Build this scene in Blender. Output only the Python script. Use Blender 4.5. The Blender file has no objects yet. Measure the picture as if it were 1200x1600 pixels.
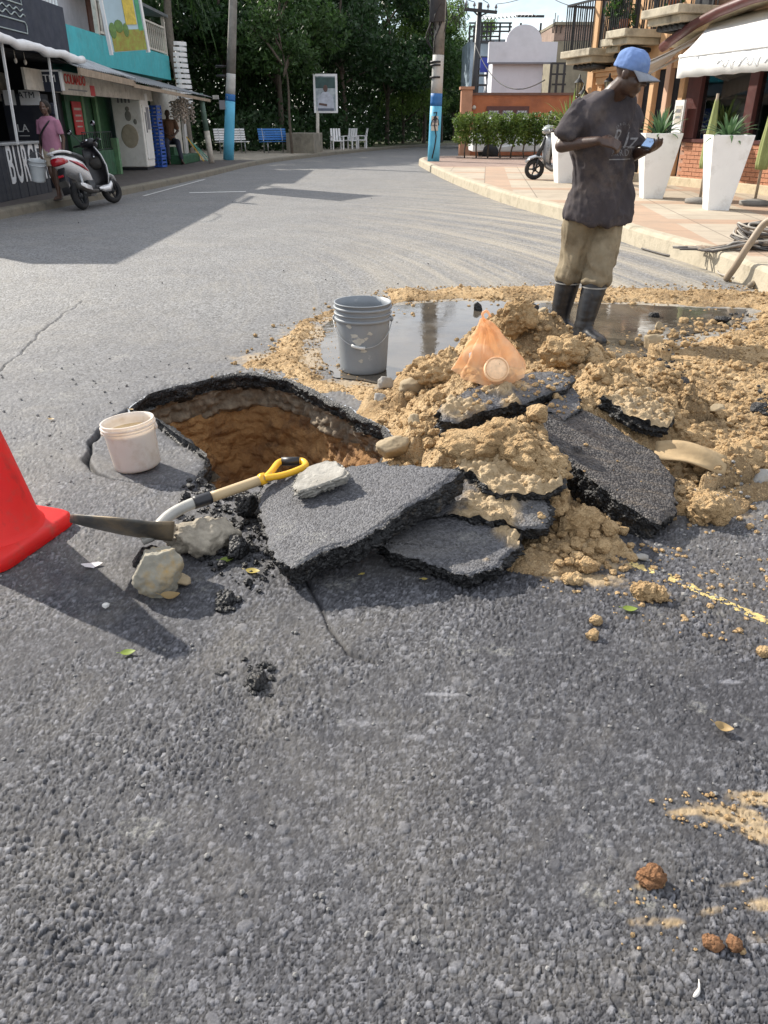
import bpy, bmesh, math, random
import numpy as np
from mathutils import Vector, Matrix, Euler
from mathutils.bvhtree import BVHTree
random.seed(7); RNG = np.random.default_rng(7)
C = bpy.context.scene.collection
SC = bpy.context.scene
R = math.radians
# ------------------------------------------------------------------ camera, sky, sun, exposure
CH, CP = 1.32, R(26.87)
cam_d = bpy.data.cameras.new('camera'); cam = bpy.data.objects.new('camera', cam_d); C.objects.link(cam)
cam.location = (0, 0, CH); cam.rotation_euler = (math.pi/2-CP, 0, 0)
cam_d.sensor_fit = 'VERTICAL'; cam_d.sensor_height = 32; cam_d.sensor_width = 24; cam_d.lens = 24
cam_d.clip_start = 0.02; cam_d.clip_end = 3000
SC.camera = cam
SUN_EL = R(35); SUN_AZ = R(-51)           # azimuth clockwise from +Y: the sun stands ahead and to the left
sd = Vector((math.sin(SUN_AZ)*math.cos(SUN_EL), math.cos(SUN_AZ)*math.cos(SUN_EL), math.sin(SUN_EL)))
sun_d = bpy.data.lights.new('sun', 'SUN'); sun_d.energy = 5.0; sun_d.angle = R(0.55); sun_d.color = (1, .93, .82)
sun = bpy.data.objects.new('sun', sun_d); C.objects.link(sun); sun.location = (-30, 20, 25)
sun.rotation_euler = sd.to_track_quat('Z', 'Y').to_euler()
W = bpy.data.worlds.new('World'); SC.world = W; W.use_nodes = True
nt = W.node_tree; nt.nodes.clear()
def wn(t, **k):
    n = nt.nodes.new(t)
    for a, b in k.items(): setattr(n, a, b)
    return n
sky = wn('ShaderNodeTexSky', sky_type='NISHITA', sun_disc=False, sun_elevation=SUN_EL, sun_rotation=SUN_AZ % (2*math.pi), air_density=1.0, dust_density=0.6, ozone_density=1.5)
tc = wn('ShaderNodeTexCoord')
mp = wn('ShaderNodeMapping'); mp.inputs['Scale'].default_value = (1, 1, 2.6)
cn = wn('ShaderNodeTexNoise'); cn.inputs['Scale'].default_value = 2.6; cn.inputs['Detail'].default_value = 9; cn.inputs['Roughness'].default_value = .58; cn.inputs['Distortion'].default_value = .35
cr = wn('ShaderNodeValToRGB'); cr.color_ramp.elements[0].position = .34; cr.color_ramp.elements[1].position = .55
cc = wn('ShaderNodeTexNoise'); cc.inputs['Scale'].default_value = 6; cc.inputs['Detail'].default_value = 5
ccr = wn('ShaderNodeValToRGB'); ccr.color_ramp.elements[0].position = .3; ccr.color_ramp.elements[0].color = (5.0, 5.5, 6.4, 1); ccr.color_ramp.elements[1].position = .62; ccr.color_ramp.elements[1].color = (9.2, 9.3, 9.4, 1)
mx = wn('ShaderNodeMix', data_type='RGBA')
bg = wn('ShaderNodeBackground'); bg.inputs['Strength'].default_value = .115
wo = wn('ShaderNodeOutputWorld')
L = nt.links.new
L(tc.outputs['Generated'], mp.inputs['Vector']); L(mp.outputs['Vector'], cn.inputs['Vector']); L(mp.outputs['Vector'], cc.inputs['Vector'])
L(cn.outputs['Fac'], cr.inputs['Fac']); L(cc.outputs['Fac'], ccr.inputs['Fac'])
L(cr.outputs['Color'], mx.inputs['Factor']); L(sky.outputs['Color'], mx.inputs['A']); L(ccr.outputs['Color'], mx.inputs['B'])
L(mx.outputs['Result'], bg.inputs['Color']); L(bg.outputs['Background'], wo.inputs['Surface'])
vs = SC.view_settings; vs.view_transform = 'Standard'; vs.look = 'None'; vs.gamma = 1; vs.use_curve_mapping = False; vs.exposure = 0.62
SC.cycles.max_bounces = 8; SC.cycles.diffuse_bounces = 4; SC.cycles.transparent_max_bounces = 12
SC.cycles.use_denoising = True
# ------------------------------------------------------------------ helpers: photo pixel -> place on the ground
cs_, sn_ = math.cos(CP), math.sin(CP)
def ray(u, v):
    x = (u-600)/1200; y = -(v-800)/1200
    return Vector((x, cs_+y*sn_, -sn_+y*cs_))
def G(u, v, z=0.0):
    r = ray(u, v); t = (z-CH)/r.z
    return Vector((r.x*t, r.y*t, z))
def Yp(u, v, Y):
    r = ray(u, v); t = Y/r.y
    return Vector((r.x*t, Y, CH+r.z*t))
def tag(o, label=None, cat=None, group=None, kind=None):
    if label: o['label'] = label
    if cat: o['category'] = cat
    if group: o['group'] = group
    if kind: o['kind'] = kind
    return o
def empty(name, loc=(0, 0, 0), rz=0.0, label=None, cat=None, group=None, kind=None):
    o = bpy.data.objects.new(name, None); C.objects.link(o); o.location = loc; o.rotation_euler = (0, 0, rz); o.empty_display_size = .2
    return tag(o, label, cat, group, kind)
def kids(o): return [c for c in bpy.data.objects if c.parent == o]
def copy_tree(o, parent=None):
    ch = kids(o); c = o.copy(); C.objects.link(c)
    if parent: c.parent = parent
    for k in ch: copy_tree(k, c)
    return c
# ------------------------------------------------------------------ numpy noise
def hsh(ix, iy, iz=0, seed=0):
    n = (ix*374761393 + iy*668265263 + iz*2147483647 + seed*974634777) & 0xffffffff
    n = ((n ^ (n >> 13))*1274126177) & 0xffffffff
    n = ((n ^ (n >> 15))*668265263) & 0xffffffff
    return (n ^ (n >> 16))/4294967296.0
def vn(x, y, seed=0):
    x = np.asarray(x, float); y = np.asarray(y, float)
    ix = np.floor(x).astype(np.int64); iy = np.floor(y).astype(np.int64); fx = x-ix; fy = y-iy
    fx = fx*fx*(3-2*fx); fy = fy*fy*(3-2*fy)
    a = hsh(ix, iy, 0, seed); b = hsh(ix+1, iy, 0, seed); c = hsh(ix, iy+1, 0, seed); d = hsh(ix+1, iy+1, 0, seed)
    return (a*(1-fx)+b*fx)*(1-fy)+(c*(1-fx)+d*fx)*fy
def fbm(x, y, o=4, seed=0):
    s = 0; a = .5; t = 0
    for i in range(o):
        s = s+a*vn(x*2**i+17.3*i, y*2**i-9.1*i, seed+i); t += a; a *= .5
    return s/t
def vn3(p, seed=0):
    p = np.asarray(p, float); i = np.floor(p).astype(np.int64); f = p-i; f = f*f*(3-2*f)
    out = 0
    for dx in (0, 1):
        for dy in (0, 1):
            for dz in (0, 1):
                w = (f[:, 0] if dx else 1-f[:, 0])*(f[:, 1] if dy else 1-f[:, 1])*(f[:, 2] if dz else 1-f[:, 2])
                out = out+w*hsh(i[:, 0]+dx, i[:, 1]+dy, i[:, 2]+dz, seed)
    return out
def fbm3(p, o=4, seed=0):
    s = 0; a = .5; t = 0
    for k in range(o): s = s+a*vn3(p*2**k+k*11.7, seed+k); t += a; a *= .5
    return s/t
def domes(x, y, cell, seed, rlo=.35, rhi=.75, prob=1.0):
    """rounded stones on a jittered grid: height of the highest dome (in metres) and that stone's random value"""
    gx = x/cell; gy = y/cell; ix = np.floor(gx).astype(np.int64); iy = np.floor(gy).astype(np.int64)
    best = np.zeros_like(gx); tone = np.zeros_like(gx)
    for dx in (-1, 0, 1):
        for dy in (-1, 0, 1):
            cx = ix+dx; cy = iy+dy
            px = cx+.5+.8*(hsh(cx, cy, 1, seed)-.5); py = cy+.5+.8*(hsh(cx, cy, 2, seed)-.5)
            r = rlo+(rhi-rlo)*hsh(cx, cy, 3, seed)**1.5; st = .75+.5*hsh(cx, cy, 5, seed); an = 6.28*hsh(cx, cy, 6, seed)
            ux = gx-px; uy = gy-py; ca = np.cos(an); sa = np.sin(an); vx = (ux*ca+uy*sa)*st; vy = (-ux*sa+uy*ca)/st
            q = 1-(vx*vx+vy*vy)/(r*r)
            h = np.where((q > 0) & (hsh(cx, cy, 4, seed) < prob), np.sqrt(np.maximum(q, 0))*r, 0)
            m = h > best; best = np.where(m, h, best); tone = np.where(m, hsh(cx, cy, 7, seed), tone)
    return best*cell, tone
def chips(x, y, cell, seed, tilt=.35):
    """crushed stone: cells with flat tilted tops and grooves between; returns height (0..1), groove mask, stone value"""
    gx = x/cell; gy = y/cell; ix = np.floor(gx).astype(np.int64); iy = np.floor(gy).astype(np.int64)
    f1 = np.full(gx.shape, 9.0); f2 = np.full(gx.shape, 9.0); bx = np.zeros(gx.shape, np.int64); by = np.zeros(gx.shape, np.int64); ddx = np.zeros_like(gx); ddy = np.zeros_like(gx)
    for dx in (-1, 0, 1):
        for dy in (-1, 0, 1):
            cx = ix+dx; cy = iy+dy; ux = gx-(cx+.5+.85*(hsh(cx, cy, 1, seed)-.5)); uy = gy-(cy+.5+.85*(hsh(cx, cy, 2, seed)-.5))
            d = np.sqrt(ux*ux+uy*uy)*(.8+.5*hsh(cx, cy, 9, seed)); m = d < f1
            f2 = np.where(m, f1, np.minimum(f2, d)); f1 = np.where(m, d, f1); bx = np.where(m, cx, bx); by = np.where(m, cy, by); ddx = np.where(m, ux, ddx); ddy = np.where(m, uy, ddy)
    hc = hsh(bx, by, 3, seed); g = np.clip((f2-f1)/.22, 0, 1)
    h = .35+.65*hc+tilt*((hsh(bx, by, 4, seed)-.5)*ddx+(hsh(bx, by, 5, seed)-.5)*ddy)*2
    return np.clip(h, 0, 1.3)*g**.6, g, hsh(bx, by, 7, seed)
def sstep(a, b, x):
    t = np.clip((x-a)/(b-a), 0, 1); return t*t*(3-2*t)
def poly_dist(px, py, P, closed=True):
    """distance to a polyline and the nearest point on it"""
    P = np.asarray(P, float)[:, :2]; n = len(P); best = np.full(px.shape, 1e9); bx = np.zeros(px.shape); by = np.zeros(px.shape)
    for i in range(n if closed else n-1):
        a = P[i]; b = P[(i+1) % n]; d = b-a; l2 = d@d+1e-12
        t = np.clip(((px-a[0])*d[0]+(py-a[1])*d[1])/l2, 0, 1); qx = a[0]+t*d[0]; qy = a[1]+t*d[1]
        e = (px-qx)**2+(py-qy)**2; m = e < best; best = np.where(m, e, best); bx = np.where(m, qx, bx); by = np.where(m, qy, by)
    return np.sqrt(best), bx, by
def inside(px, py, P):
    P = np.asarray(P, float)[:, :2]; r = np.zeros(px.shape, bool); n = len(P)
    for i in range(n):
        a = P[i]; b = P[(i+1) % n]
        if a[1] == b[1]: continue
        c = ((a[1] > py) != (b[1] > py)) & (px < (b[0]-a[0])*(py-a[1])/(b[1]-a[1])+a[0])
        r ^= c
    return r
# ------------------------------------------------------------------ meshes
def np_mesh(name, V, F, mats, parent=None, smooth=True, attrs=None):
    V = np.asarray(V, np.float32); F = np.asarray(F, np.int32); k = F.shape[1]
    me = bpy.data.meshes.new(name); me.vertices.add(len(V)); me.vertices.foreach_set('co', V.ravel())
    me.loops.add(F.size); me.loops.foreach_set('vertex_index', F.ravel())
    me.polygons.add(len(F)); me.polygons.foreach_set('loop_start', np.arange(0, F.size, k, dtype=np.int32))
    me.polygons.foreach_set('use_smooth', np.full(len(F), smooth, bool))
    for an, av in (attrs or {}).items():
        at = me.attributes.new(an, 'FLOAT', 'POINT'); at.data.foreach_set('value', np.asarray(av, np.float32).ravel())
    me.update(calc_edges=True)
    for m in (mats if isinstance(mats, (list, tuple)) else [mats]): me.materials.append(m)
    o = bpy.data.objects.new(name, me); C.objects.link(o)
    if parent: o.parent = parent
    return o
def grid_faces(nr, nc, wrap=False):
    i = np.arange(nr-1)[:, None]; j = np.arange(nc if wrap else nc-1)[None, :]; j2 = (j+1) % nc
    return np.stack([i*nc+j, i*nc+j2, (i+1)*nc+j2, (i+1)*nc+j], -1).reshape(-1, 4)
class MB:
    """collects shapes, then links them as ONE mesh object"""
    def __init__(s): s.v = []; s.f = []; s.m = []; s.sm = []
    def add(s, vs, fs, mi=0, sm=False):
        b = len(s.v); s.v += [tuple(v) for v in vs]; s.f += [tuple(i+b for i in f) for f in fs]; s.m += [mi]*len(fs); s.sm += [sm]*len(fs); return s
    def box(s, c, d, rot=None, mi=0):
        x, y, z = d[0]/2, d[1]/2, d[2]/2; c = Vector(c)
        vs = [Vector(p) for p in ((-x, -y, -z), (x, -y, -z), (x, y, -z), (-x, y, -z), (-x, -y, z), (x, -y, z), (x, y, z), (-x, y, z))]
        if rot is not None: vs = [rot @ v for v in vs]
        return s.add([c+v for v in vs], [(0, 3, 2, 1), (4, 5, 6, 7), (0, 1, 5, 4), (1, 2, 6, 5), (2, 3, 7, 6), (3, 0, 4, 7)], mi)
    def hexa(s, b, t, mi=0):
        n = len(b); vs = list(b)+list(t); fs = [tuple(reversed(range(n))), tuple(range(n, 2*n))]
        fs += [(i, (i+1) % n, n+(i+1) % n, n+i) for i in range(n)]
        return s.add(vs, fs, mi)
    def bar(s, a, b, w, h=None, up=(0, 0, 1), mi=0):
        a = Vector(a); b = Vector(b); d = (b-a).normalized(); u = Vector(up)
        if abs(d.dot(u)) > .98: u = Vector((1, 0, 0)) if abs(d.x) < .9 else Vector((0, 1, 0))
        x = d.cross(u).normalized()*w/2; y = x.cross(d).normalized()*(h or w)/2
        q = lambda p: [p-x-y, p+x-y, p+x+y, p-x+y]
        return s.hexa(q(a), q(b), mi)
    def tube(s, pts, r, n=8, mi=0, cap=True, sq=None):
        pts = [Vector(p) for p in pts]; m = len(pts); rs = r if isinstance(r, (list, tuple)) else [r]*m
        vs = []; fs = []; px = None
        for i, p in enumerate(pts):
            d = (pts[min(i+1, m-1)]-pts[max(i-1, 0)]).normalized()
            if px is None:
                u = Vector((0, 0, 1)) if abs(d.z) < .9 else Vector((1, 0, 0)); px = d.cross(u).normalized()
            else:
                px = (px-d*px.dot(d)); px = px.normalized() if px.length > 1e-6 else d.orthogonal().normalized()
            py = d.cross(px)
            for k in range(n):
                a = 2*math.pi*k/n; vs.append(p+(px*math.cos(a)+py*math.sin(a)*(sq or 1))*rs[i])
        for i in range(m-1):
            for k in range(n): fs.append((i*n+k, i*n+(k+1) % n, (i+1)*n+(k+1) % n, (i+1)*n+k))
        if cap: fs += [tuple(reversed(range(n))), tuple(range((m-1)*n, m*n))]
        return s.add(vs, fs, mi, True)
    def lathe(s, prof, n=24, c=(0, 0, 0), mi=0, M=None, closed=False):
        vs = []; fs = []; m = len(prof); c = Vector(c)
        for r, z in prof:
            for k in range(n):
                a = 2*math.pi*k/n; p = Vector((r*math.cos(a), r*math.sin(a), z)); vs.append((M @ p if M else p)+c)
        for i in range(m-1):
            for k in range(n): fs.append((i*n+k, i*n+(k+1) % n, (i+1)*n+(k+1) % n, (i+1)*n+k))
        return s.add(vs, fs, mi, True)
    def ell(s, c, r, rot=None, n=14, mi=0):
        vs = []; fs = []; c = Vector(c); m = max(6, n*2//3)
        for i in range(m+1):
            t = math.pi*i/m
            for k in range(n):
                a = 2*math.pi*k/n; p = Vector((r[0]*math.sin(t)*math.cos(a), r[1]*math.sin(t)*math.sin(a), r[2]*math.cos(t)))
                vs.append(c+(rot @ p if rot else p))
        for i in range(m):
            for k in range(n): fs.append((i*n+k, (i+1)*n+k, (i+1)*n+(k+1) % n, i*n+(k+1) % n))
        return s.add(vs, fs, mi, True)
    def loft(s, rings, mi=0, cap=True, sm=True):
        n = len(rings[0]); vs = [p for r in rings for p in r]; fs = []
        for i in range(len(rings)-1):
            for k in range(n): fs.append((i*n+k, i*n+(k+1) % n, (i+1)*n+(k+1) % n, (i+1)*n+k))
        if cap: fs += [tuple(reversed(range(n))), tuple(range((len(rings)-1)*n, len(rings)*n))]
        return s.add(vs, fs, mi, sm)
    def quad(s, a, b, c, d, mi=0): return s.add([a, b, c, d], [(0, 1, 2, 3)], mi)
    def build(s, name, mats, parent=None, bev=0, loc=None, rz=None, seg=2):
        me = bpy.data.meshes.new(name); me.from_pydata([tuple(v) for v in s.v], [], s.f)
        for m in (mats if isinstance(mats, (list, tuple)) else [mats]): me.materials.append(m)
        me.polygons.foreach_set('material_index', s.m); me.polygons.foreach_set('use_smooth', s.sm); me.update()
        o = bpy.data.objects.new(name, me); C.objects.link(o)
        if parent: o.parent = parent
        if loc is not None: o.location = loc
        if rz is not None: o.rotation_euler = (0, 0, rz)
        if bev:
            b = o.modifiers.new('bevel', 'BEVEL'); b.width = bev; b.segments = seg; b.limit_method = 'ANGLE'; b.angle_limit = R(40)
        return o
def dup(o, loc=None, rot=None, parent=None, scale=None):
    c = o.copy(); C.objects.link(c)
    if loc is not None: c.location = loc
    if rot is not None: c.rotation_euler = rot
    if scale is not None: c.scale = scale
    if parent is not None: c.parent = parent
    return c
def ring(c, rx, ry, X, Y, n=20, p=2.0):
    """closed superellipse ring about c in the axes X, Y"""
    out = []
    for k in range(n):
        a = 2*math.pi*k/n; ca, sa = math.cos(a), math.sin(a)
        out.append(Vector(c)+Vector(X)*(rx*math.copysign(abs(ca)**(2/p), ca))+Vector(Y)*(ry*math.copysign(abs(sa)**(2/p), sa)))
    return out
def smoothpath(pts, n=6):
    """Catmull-Rom through the points"""
    P = [Vector(p) for p in pts]; out = []
    for i in range(len(P)-1):
        a = P[max(i-1, 0)]; b = P[i]; c = P[i+1]; d = P[min(i+2, len(P)-1)]
        for k in range(n):
            t = k/n; out.append(.5*((2*b)+(c-a)*t+(2*a-5*b+4*c-d)*t*t+(3*b-a-3*c+d)*t**3))
    return out+[P[-1]]
def text_mesh(name, body, size, mat, M, parent=None, extrude=.004, align='CENTER', shear=0, sx=1.0, spacing=1.0, res=3, bold=0):
    cu = bpy.data.curves.new(name, 'FONT'); cu.body = body; cu.size = size; cu.extrude = extrude; cu.align_x = align; cu.align_y = 'CENTER'; cu.shear = shear; cu.space_character = spacing; cu.resolution_u = res; cu.offset = bold
    t = bpy.data.objects.new(name, cu); C.objects.link(t); bpy.context.view_layer.update()
    me = bpy.data.meshes.new_from_object(t.evaluated_get(bpy.context.evaluated_depsgraph_get())); bpy.data.objects.remove(t); bpy.data.curves.remove(cu)
    me.name = name; me.transform(Matrix.Diagonal((sx, 1, 1, 1))); me.transform(M); me.materials.clear(); me.materials.append(mat)
    o = bpy.data.objects.new(name, me); C.objects.link(o)
    if parent: o.parent = parent
    return o
def frame(origin, x, up=(0, 0, 1)):
    """matrix whose local X runs along x, local Y up and local Z out of the face"""
    x = Vector(x).normalized(); y = Vector(up); y = (y-x*y.dot(x)).normalized(); z = x.cross(y)
    return Matrix.Translation(Vector(origin)) @ Matrix((x, y, z)).transposed().to_4x4()
# ------------------------------------------------------------------ materials
class NT:
    def __init__(s, name):
        s.m = bpy.data.materials.new(name); s.m.use_nodes = True; s.t = s.m.node_tree; s.b = s.t.nodes['Principled BSDF']; s.out = s.t.nodes['Material Output']
    def n(s, t, inp=None, **k):
        n = s.t.nodes.new(t)
        for a, b in k.items(): setattr(n, a, b)
        for a, b in (inp or {}).items():
            if hasattr(b, 'node'): s.t.links.new(b, n.inputs[a])
            else: n.inputs[a].default_value = b
        return n
    def l(s, a, b): s.t.links.new(a, b)
    def noise(s, vec, scale, detail=5, rough=.6, dist=0): return s.n('ShaderNodeTexNoise', {'Vector': vec, 'Scale': scale, 'Detail': detail, 'Roughness': rough, 'Distortion': dist}).outputs['Fac']
    def ramp(s, fac, a, b, ca=(0, 0, 0, 1), cb=(1, 1, 1, 1)):
        r = s.n('ShaderNodeValToRGB', {'Fac': fac}); e = r.color_ramp.elements; e[0].position = a; e[1].position = b; e[0].color = ca; e[1].color = cb
        return r.outputs['Color']
    def mix(s, f, a, b, bt='MIX'):
        n = s.n('ShaderNodeMix', data_type='RGBA', blend_type=bt)
        for k, v in (('Factor', f), ('A', a), ('B', b)):
            i = [q for q in n.inputs if q.name == k and (q.type == 'RGBA' or k == 'Factor' and q.type == 'VALUE')][0]
            if hasattr(v, 'node'): s.t.links.new(v, i)
            else: i.default_value = v if k == 'Factor' else (tuple(v)+(1,))[:4]
        return n.outputs['Result'] if False else [q for q in n.outputs if q.type == 'RGBA'][0]
    def math(s, op, a, b=0.0):
        n = s.n('ShaderNodeMath', operation=op)
        for i, v in enumerate((a, b)):
            if hasattr(v, 'node'): s.t.links.new(v, n.inputs[i])
            else: n.inputs[i].default_value = v
        return n.outputs[0]
    def bump(s, h, dist=.01, strength=1, nrm=None):
        d = {'Height': h, 'Distance': dist, 'Strength': strength}
        if nrm: d['Normal'] = nrm
        return s.n('ShaderNodeBump', d).outputs['Normal']
def c4(c, k=1.0): return (c[0]*k, c[1]*k, c[2]*k, 1)
def M(name, col, rough=.65, var=.25, scale=6, bump=.3, bscale=80, bdist=.004, metal=0, spec=.5, col2=None, dirt=None, dscale=2.5, dlo=.5, dhi=.75, coord='Object', trans=0, coat=0, stretch=None):
    t = NT(name); tc = t.n('ShaderNodeTexCoord'); v = tc.outputs[coord] if coord != 'World' else t.n('ShaderNodeNewGeometry').outputs['Position']
    if stretch: v = t.n('ShaderNodeMapping', {'Vector': v, 'Scale': stretch}).outputs['Vector']
    f = t.noise(v, scale, 6, .65)
    c = t.ramp(f, .3, .7, c4(col, 1-var), c4(col2) if col2 else c4(col, 1+var))
    if dirt:
        g = t.ramp(t.noise(v, dscale, 7, .7), dlo, dhi); c = t.mix(g, c, dirt)
    t.l(c, t.b.inputs['Base Color'])
    t.b.inputs['Roughness'].default_value = rough; t.b.inputs['Metallic'].default_value = metal; t.b.inputs['Specular IOR Level'].default_value = spec
    t.l(t.ramp(t.noise(v, scale*2.3, 4), .25, .75, c4((1, 1, 1), max(rough-.12, .02)), c4((1, 1, 1), min(rough+.12, 1))), t.b.inputs['Roughness'])
    if bump: t.l(t.bump(t.noise(v, bscale, 6, .6), bdist, bump), t.b.inputs['Normal'])
    if trans: t.b.inputs['Transmission Weight'].default_value = trans
    if coat: t.b.inputs['Coat Weight'].default_value = coat; t.b.inputs['Coat Roughness'].default_value = .08
    return t.m
def glass(name, tint=(.02, .03, .03), rough=.03):
    """window pane: reflecting, lets part of the room behind through"""
    t = NT(name); tr = t.n('ShaderNodeBsdfTransparent', {'Color': (.42, .47, .45, 1)}); gl = t.n('ShaderNodeBsdfGlossy', {'Color': (.9, .95, 1, 1), 'Roughness': rough})
    lw = t.n('ShaderNodeFresnel', {'IOR': 1.55}); f = t.math('ADD', lw.outputs[0], .06)
    ms = t.n('ShaderNodeMixShader', {0: f, 1: tr.outputs[0], 2: gl.outputs[0]}); t.l(ms.outputs[0], t.out.inputs['Surface'])
    return t.m
ASPH = dict()
def asphalt(name, near, slab=False):
    """worn asphalt; near = the sheet whose stones are modelled and carry 'tone' and 'dust'; slab = top of a broken slab"""
    t = NT(name); v = t.n('ShaderNodeNewGeometry').outputs['Position']; sc_ = 150.0 if slab else 60.0
    big = t.noise(v, .9, 6, .6); med = t.noise(v, 7, 6, .65); fine = t.noise(v, 220, 3, .6); sx = t.n('ShaderNodeSeparateXYZ', {0: v})
    vor = t.n('ShaderNodeTexVoronoi', {'Vector': v, 'Scale': sc_}); vt = t.n('ShaderNodeSeparateColor', {0: vor.outputs['Color']}).outputs[0]
    if slab: tone = t.math('ADD', t.math('MULTIPLY', vt, .55), t.math('MULTIPLY', t.noise(v, 9, 6, .7), .35)); far = 0.0
    elif near:
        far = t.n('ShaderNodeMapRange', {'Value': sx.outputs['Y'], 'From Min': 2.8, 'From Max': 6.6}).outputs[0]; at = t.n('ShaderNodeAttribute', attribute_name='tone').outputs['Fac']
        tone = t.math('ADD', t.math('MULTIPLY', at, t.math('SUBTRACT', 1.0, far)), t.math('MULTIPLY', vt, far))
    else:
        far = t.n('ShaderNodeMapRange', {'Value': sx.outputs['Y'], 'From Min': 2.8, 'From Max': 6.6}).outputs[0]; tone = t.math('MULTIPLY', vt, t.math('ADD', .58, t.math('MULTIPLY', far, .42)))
    c = t.ramp(tone, .0, 1.0, (.014, .014, .0165, 1), (.25, .25, .26, 1) if slab else (.30, .302, .312, 1))
    c = t.mix(t.math('MULTIPLY', t.ramp(fine, .4, .75), .5), c, (.045, .045, .05))
    c = t.mix(t.ramp(big, .35, .66), t.mix(1.0, c, (.70, .70, .73), 'MULTIPLY'), c)
    c = t.mix(t.math('MULTIPLY', t.ramp(med, .55, .8), .30), c, (.22, .22, .225))
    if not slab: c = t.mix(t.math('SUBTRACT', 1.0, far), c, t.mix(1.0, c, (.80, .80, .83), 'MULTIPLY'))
    # pale dust and old scuffs, oil-dark patches
    sc = t.ramp(t.noise(v, 3.2, 9, .75), .58, .72); c = t.mix(t.math('MULTIPLY', sc, t.ramp(t.noise(v, 60, 4, .7), .42, .62)), c, (.36, .355, .32))
    c = t.mix(t.math('MULTIPLY', t.ramp(t.noise(v, 1.7, 6, .7, .3), .56, .72), .45), c, t.mix(1.0, c, (.42, .42, .45), 'MULTIPLY'))
    c = t.mix(t.math('MULTIPLY', t.ramp(t.noise(v, 1.15, 7, .72, .5), .48, .70), .30), c, (.25, .225, .185))
    if near:
        d = t.n('ShaderNodeAttribute', attribute_name='dust').outputs['Fac']
        c = t.mix(d, c, t.ramp(t.noise(v, 30, 5), .3, .7, (.30, .215, .12, 1), (.46, .35, .215, 1)))
    if not slab:
        # dusty tyre arcs left by vehicles turning round the dig
        mpv = t.n('ShaderNodeMapping', {'Vector': v, 'Location': (7.5, -6.0, 0)}).outputs['Vector']
        ln = t.n('ShaderNodeVectorMath', {0: mpv}, operation='LENGTH').outputs['Value']
        cv = t.n('ShaderNodeCombineXYZ', {'X': t.math('MULTIPLY', ln, 2.6), 'Y': t.noise(v, .35, 2)}).outputs[0]
        arcs = t.ramp(t.noise(cv, 1.6, 7, .7, .2), .42, .68)
        xr = t.n('ShaderNodeMapRange', {'Value': sx.outputs['X'], 'From Min': -1.2, 'From Max': 2.2}).outputs[0]
        yr = t.n('ShaderNodeMapRange', {'Value': sx.outputs['Y'], 'From Min': 26, 'From Max': 11}).outputs[0]
        k = t.math('MULTIPLY', t.math('MULTIPLY', arcs, xr), t.math('MULTIPLY', yr, .9)); k = t.math('MULTIPLY', k, far)
        c = t.mix(t.math('MULTIPLY', far, .34), c, (.26, .255, .24)); c = t.mix(t.math('MULTIPLY', t.math('MULTIPLY', t.ramp(t.noise(cv, 4.5, 6, .7), .5, .75), .3), far), c, (.30, .28, .24)); c = t.mix(k, c, (.46, .40, .30))  # far road paled with distance: glare put into the colour along with tan dust
    t.l(c, t.b.inputs['Base Color'])
    t.l(t.ramp(med, .2, .8, (.55, .55, .55, 1), (.8, .8, .8, 1)), t.b.inputs['Roughness']); t.b.inputs['Specular IOR Level'].default_value = .3
    hv = t.math('ADD', t.math('MULTIPLY', vor.outputs['Distance'], -1), t.math('MULTIPLY', fine, .4))
    if near and not slab: nr = t.bump(t.math('ADD', t.math('MULTIPLY', t.math('ADD', fine, t.noise(v, 600, 3)), .27), t.math('MULTIPLY', hv, far)), .006, .8)
    else: nr = t.bump(hv, .0035 if slab else .006, .8)
    t.l(nr, t.b.inputs['Normal'])
    return t.m
def soilmat(name, a=(.38, .25, .125), b=(.62, .455, .26), damp=(.12, .08, .045), attr=True):
    t = NT(name); v = t.n('ShaderNodeNewGeometry').outputs['Position']
    c = t.ramp(t.noise(v, 9, 7, .7), .3, .72, c4(a), c4(b))
    if attr:
        tn = t.n('ShaderNodeAttribute', attribute_name='tone').outputs['Fac']; c = t.mix(t.math('MULTIPLY', tn, .4), c, (.66, .53, .35))
        w = t.n('ShaderNodeAttribute', attribute_name='wet').outputs['Fac']; c = t.mix(w, c, damp)
    c = t.mix(t.ramp(t.noise(v, 90, 4, .7), .52, .74), c, c4(b, 1.12)); c = t.mix(t.ramp(t.noise(v, 2.1, 5, .6), .55, .75), c, c4(a, .8))
    t.l(c, t.b.inputs['Base Color']); t.b.inputs['Roughness'].default_value = .92; t.b.inputs['Specular IOR Level'].default_value = .2
    vo = t.n('ShaderNodeTexVoronoi', {'Vector': t.mix(.04, v, t.n('ShaderNodeTexNoise', {'Vector': v, 'Scale': 40.0}).outputs['Color']), 'Scale': 75.0, 'Smoothness': .6}, feature='SMOOTH_F1').outputs['Distance']; vo2 = t.n('ShaderNodeTexVoronoi', {'Vector': v, 'Scale': 190.0}).outputs['Distance']
    c = t.mix(t.math('MULTIPLY', t.ramp(vo2, .1, .6), .5), c, t.mix(1.0, c, (.62, .56, .5), 'MULTIPLY')); t.l(c, t.b.inputs['Base Color'])
    hh = t.math('ADD', t.math('ADD', t.math('MULTIPLY', vo, -1.0), t.math('MULTIPLY', vo2, -.45)), t.math('MULTIPLY', t.noise(v, 130, 6, .75), .6))
    t.l(t.bump(hh, .010, 1.0), t.b.inputs['Normal'])
    return t.m
MAT = {}
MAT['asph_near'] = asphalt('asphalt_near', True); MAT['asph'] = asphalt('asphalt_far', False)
MAT['soil'] = soilmat('dug_soil'); MAT['clod'] = soilmat('soil_clod', attr=False)
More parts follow.
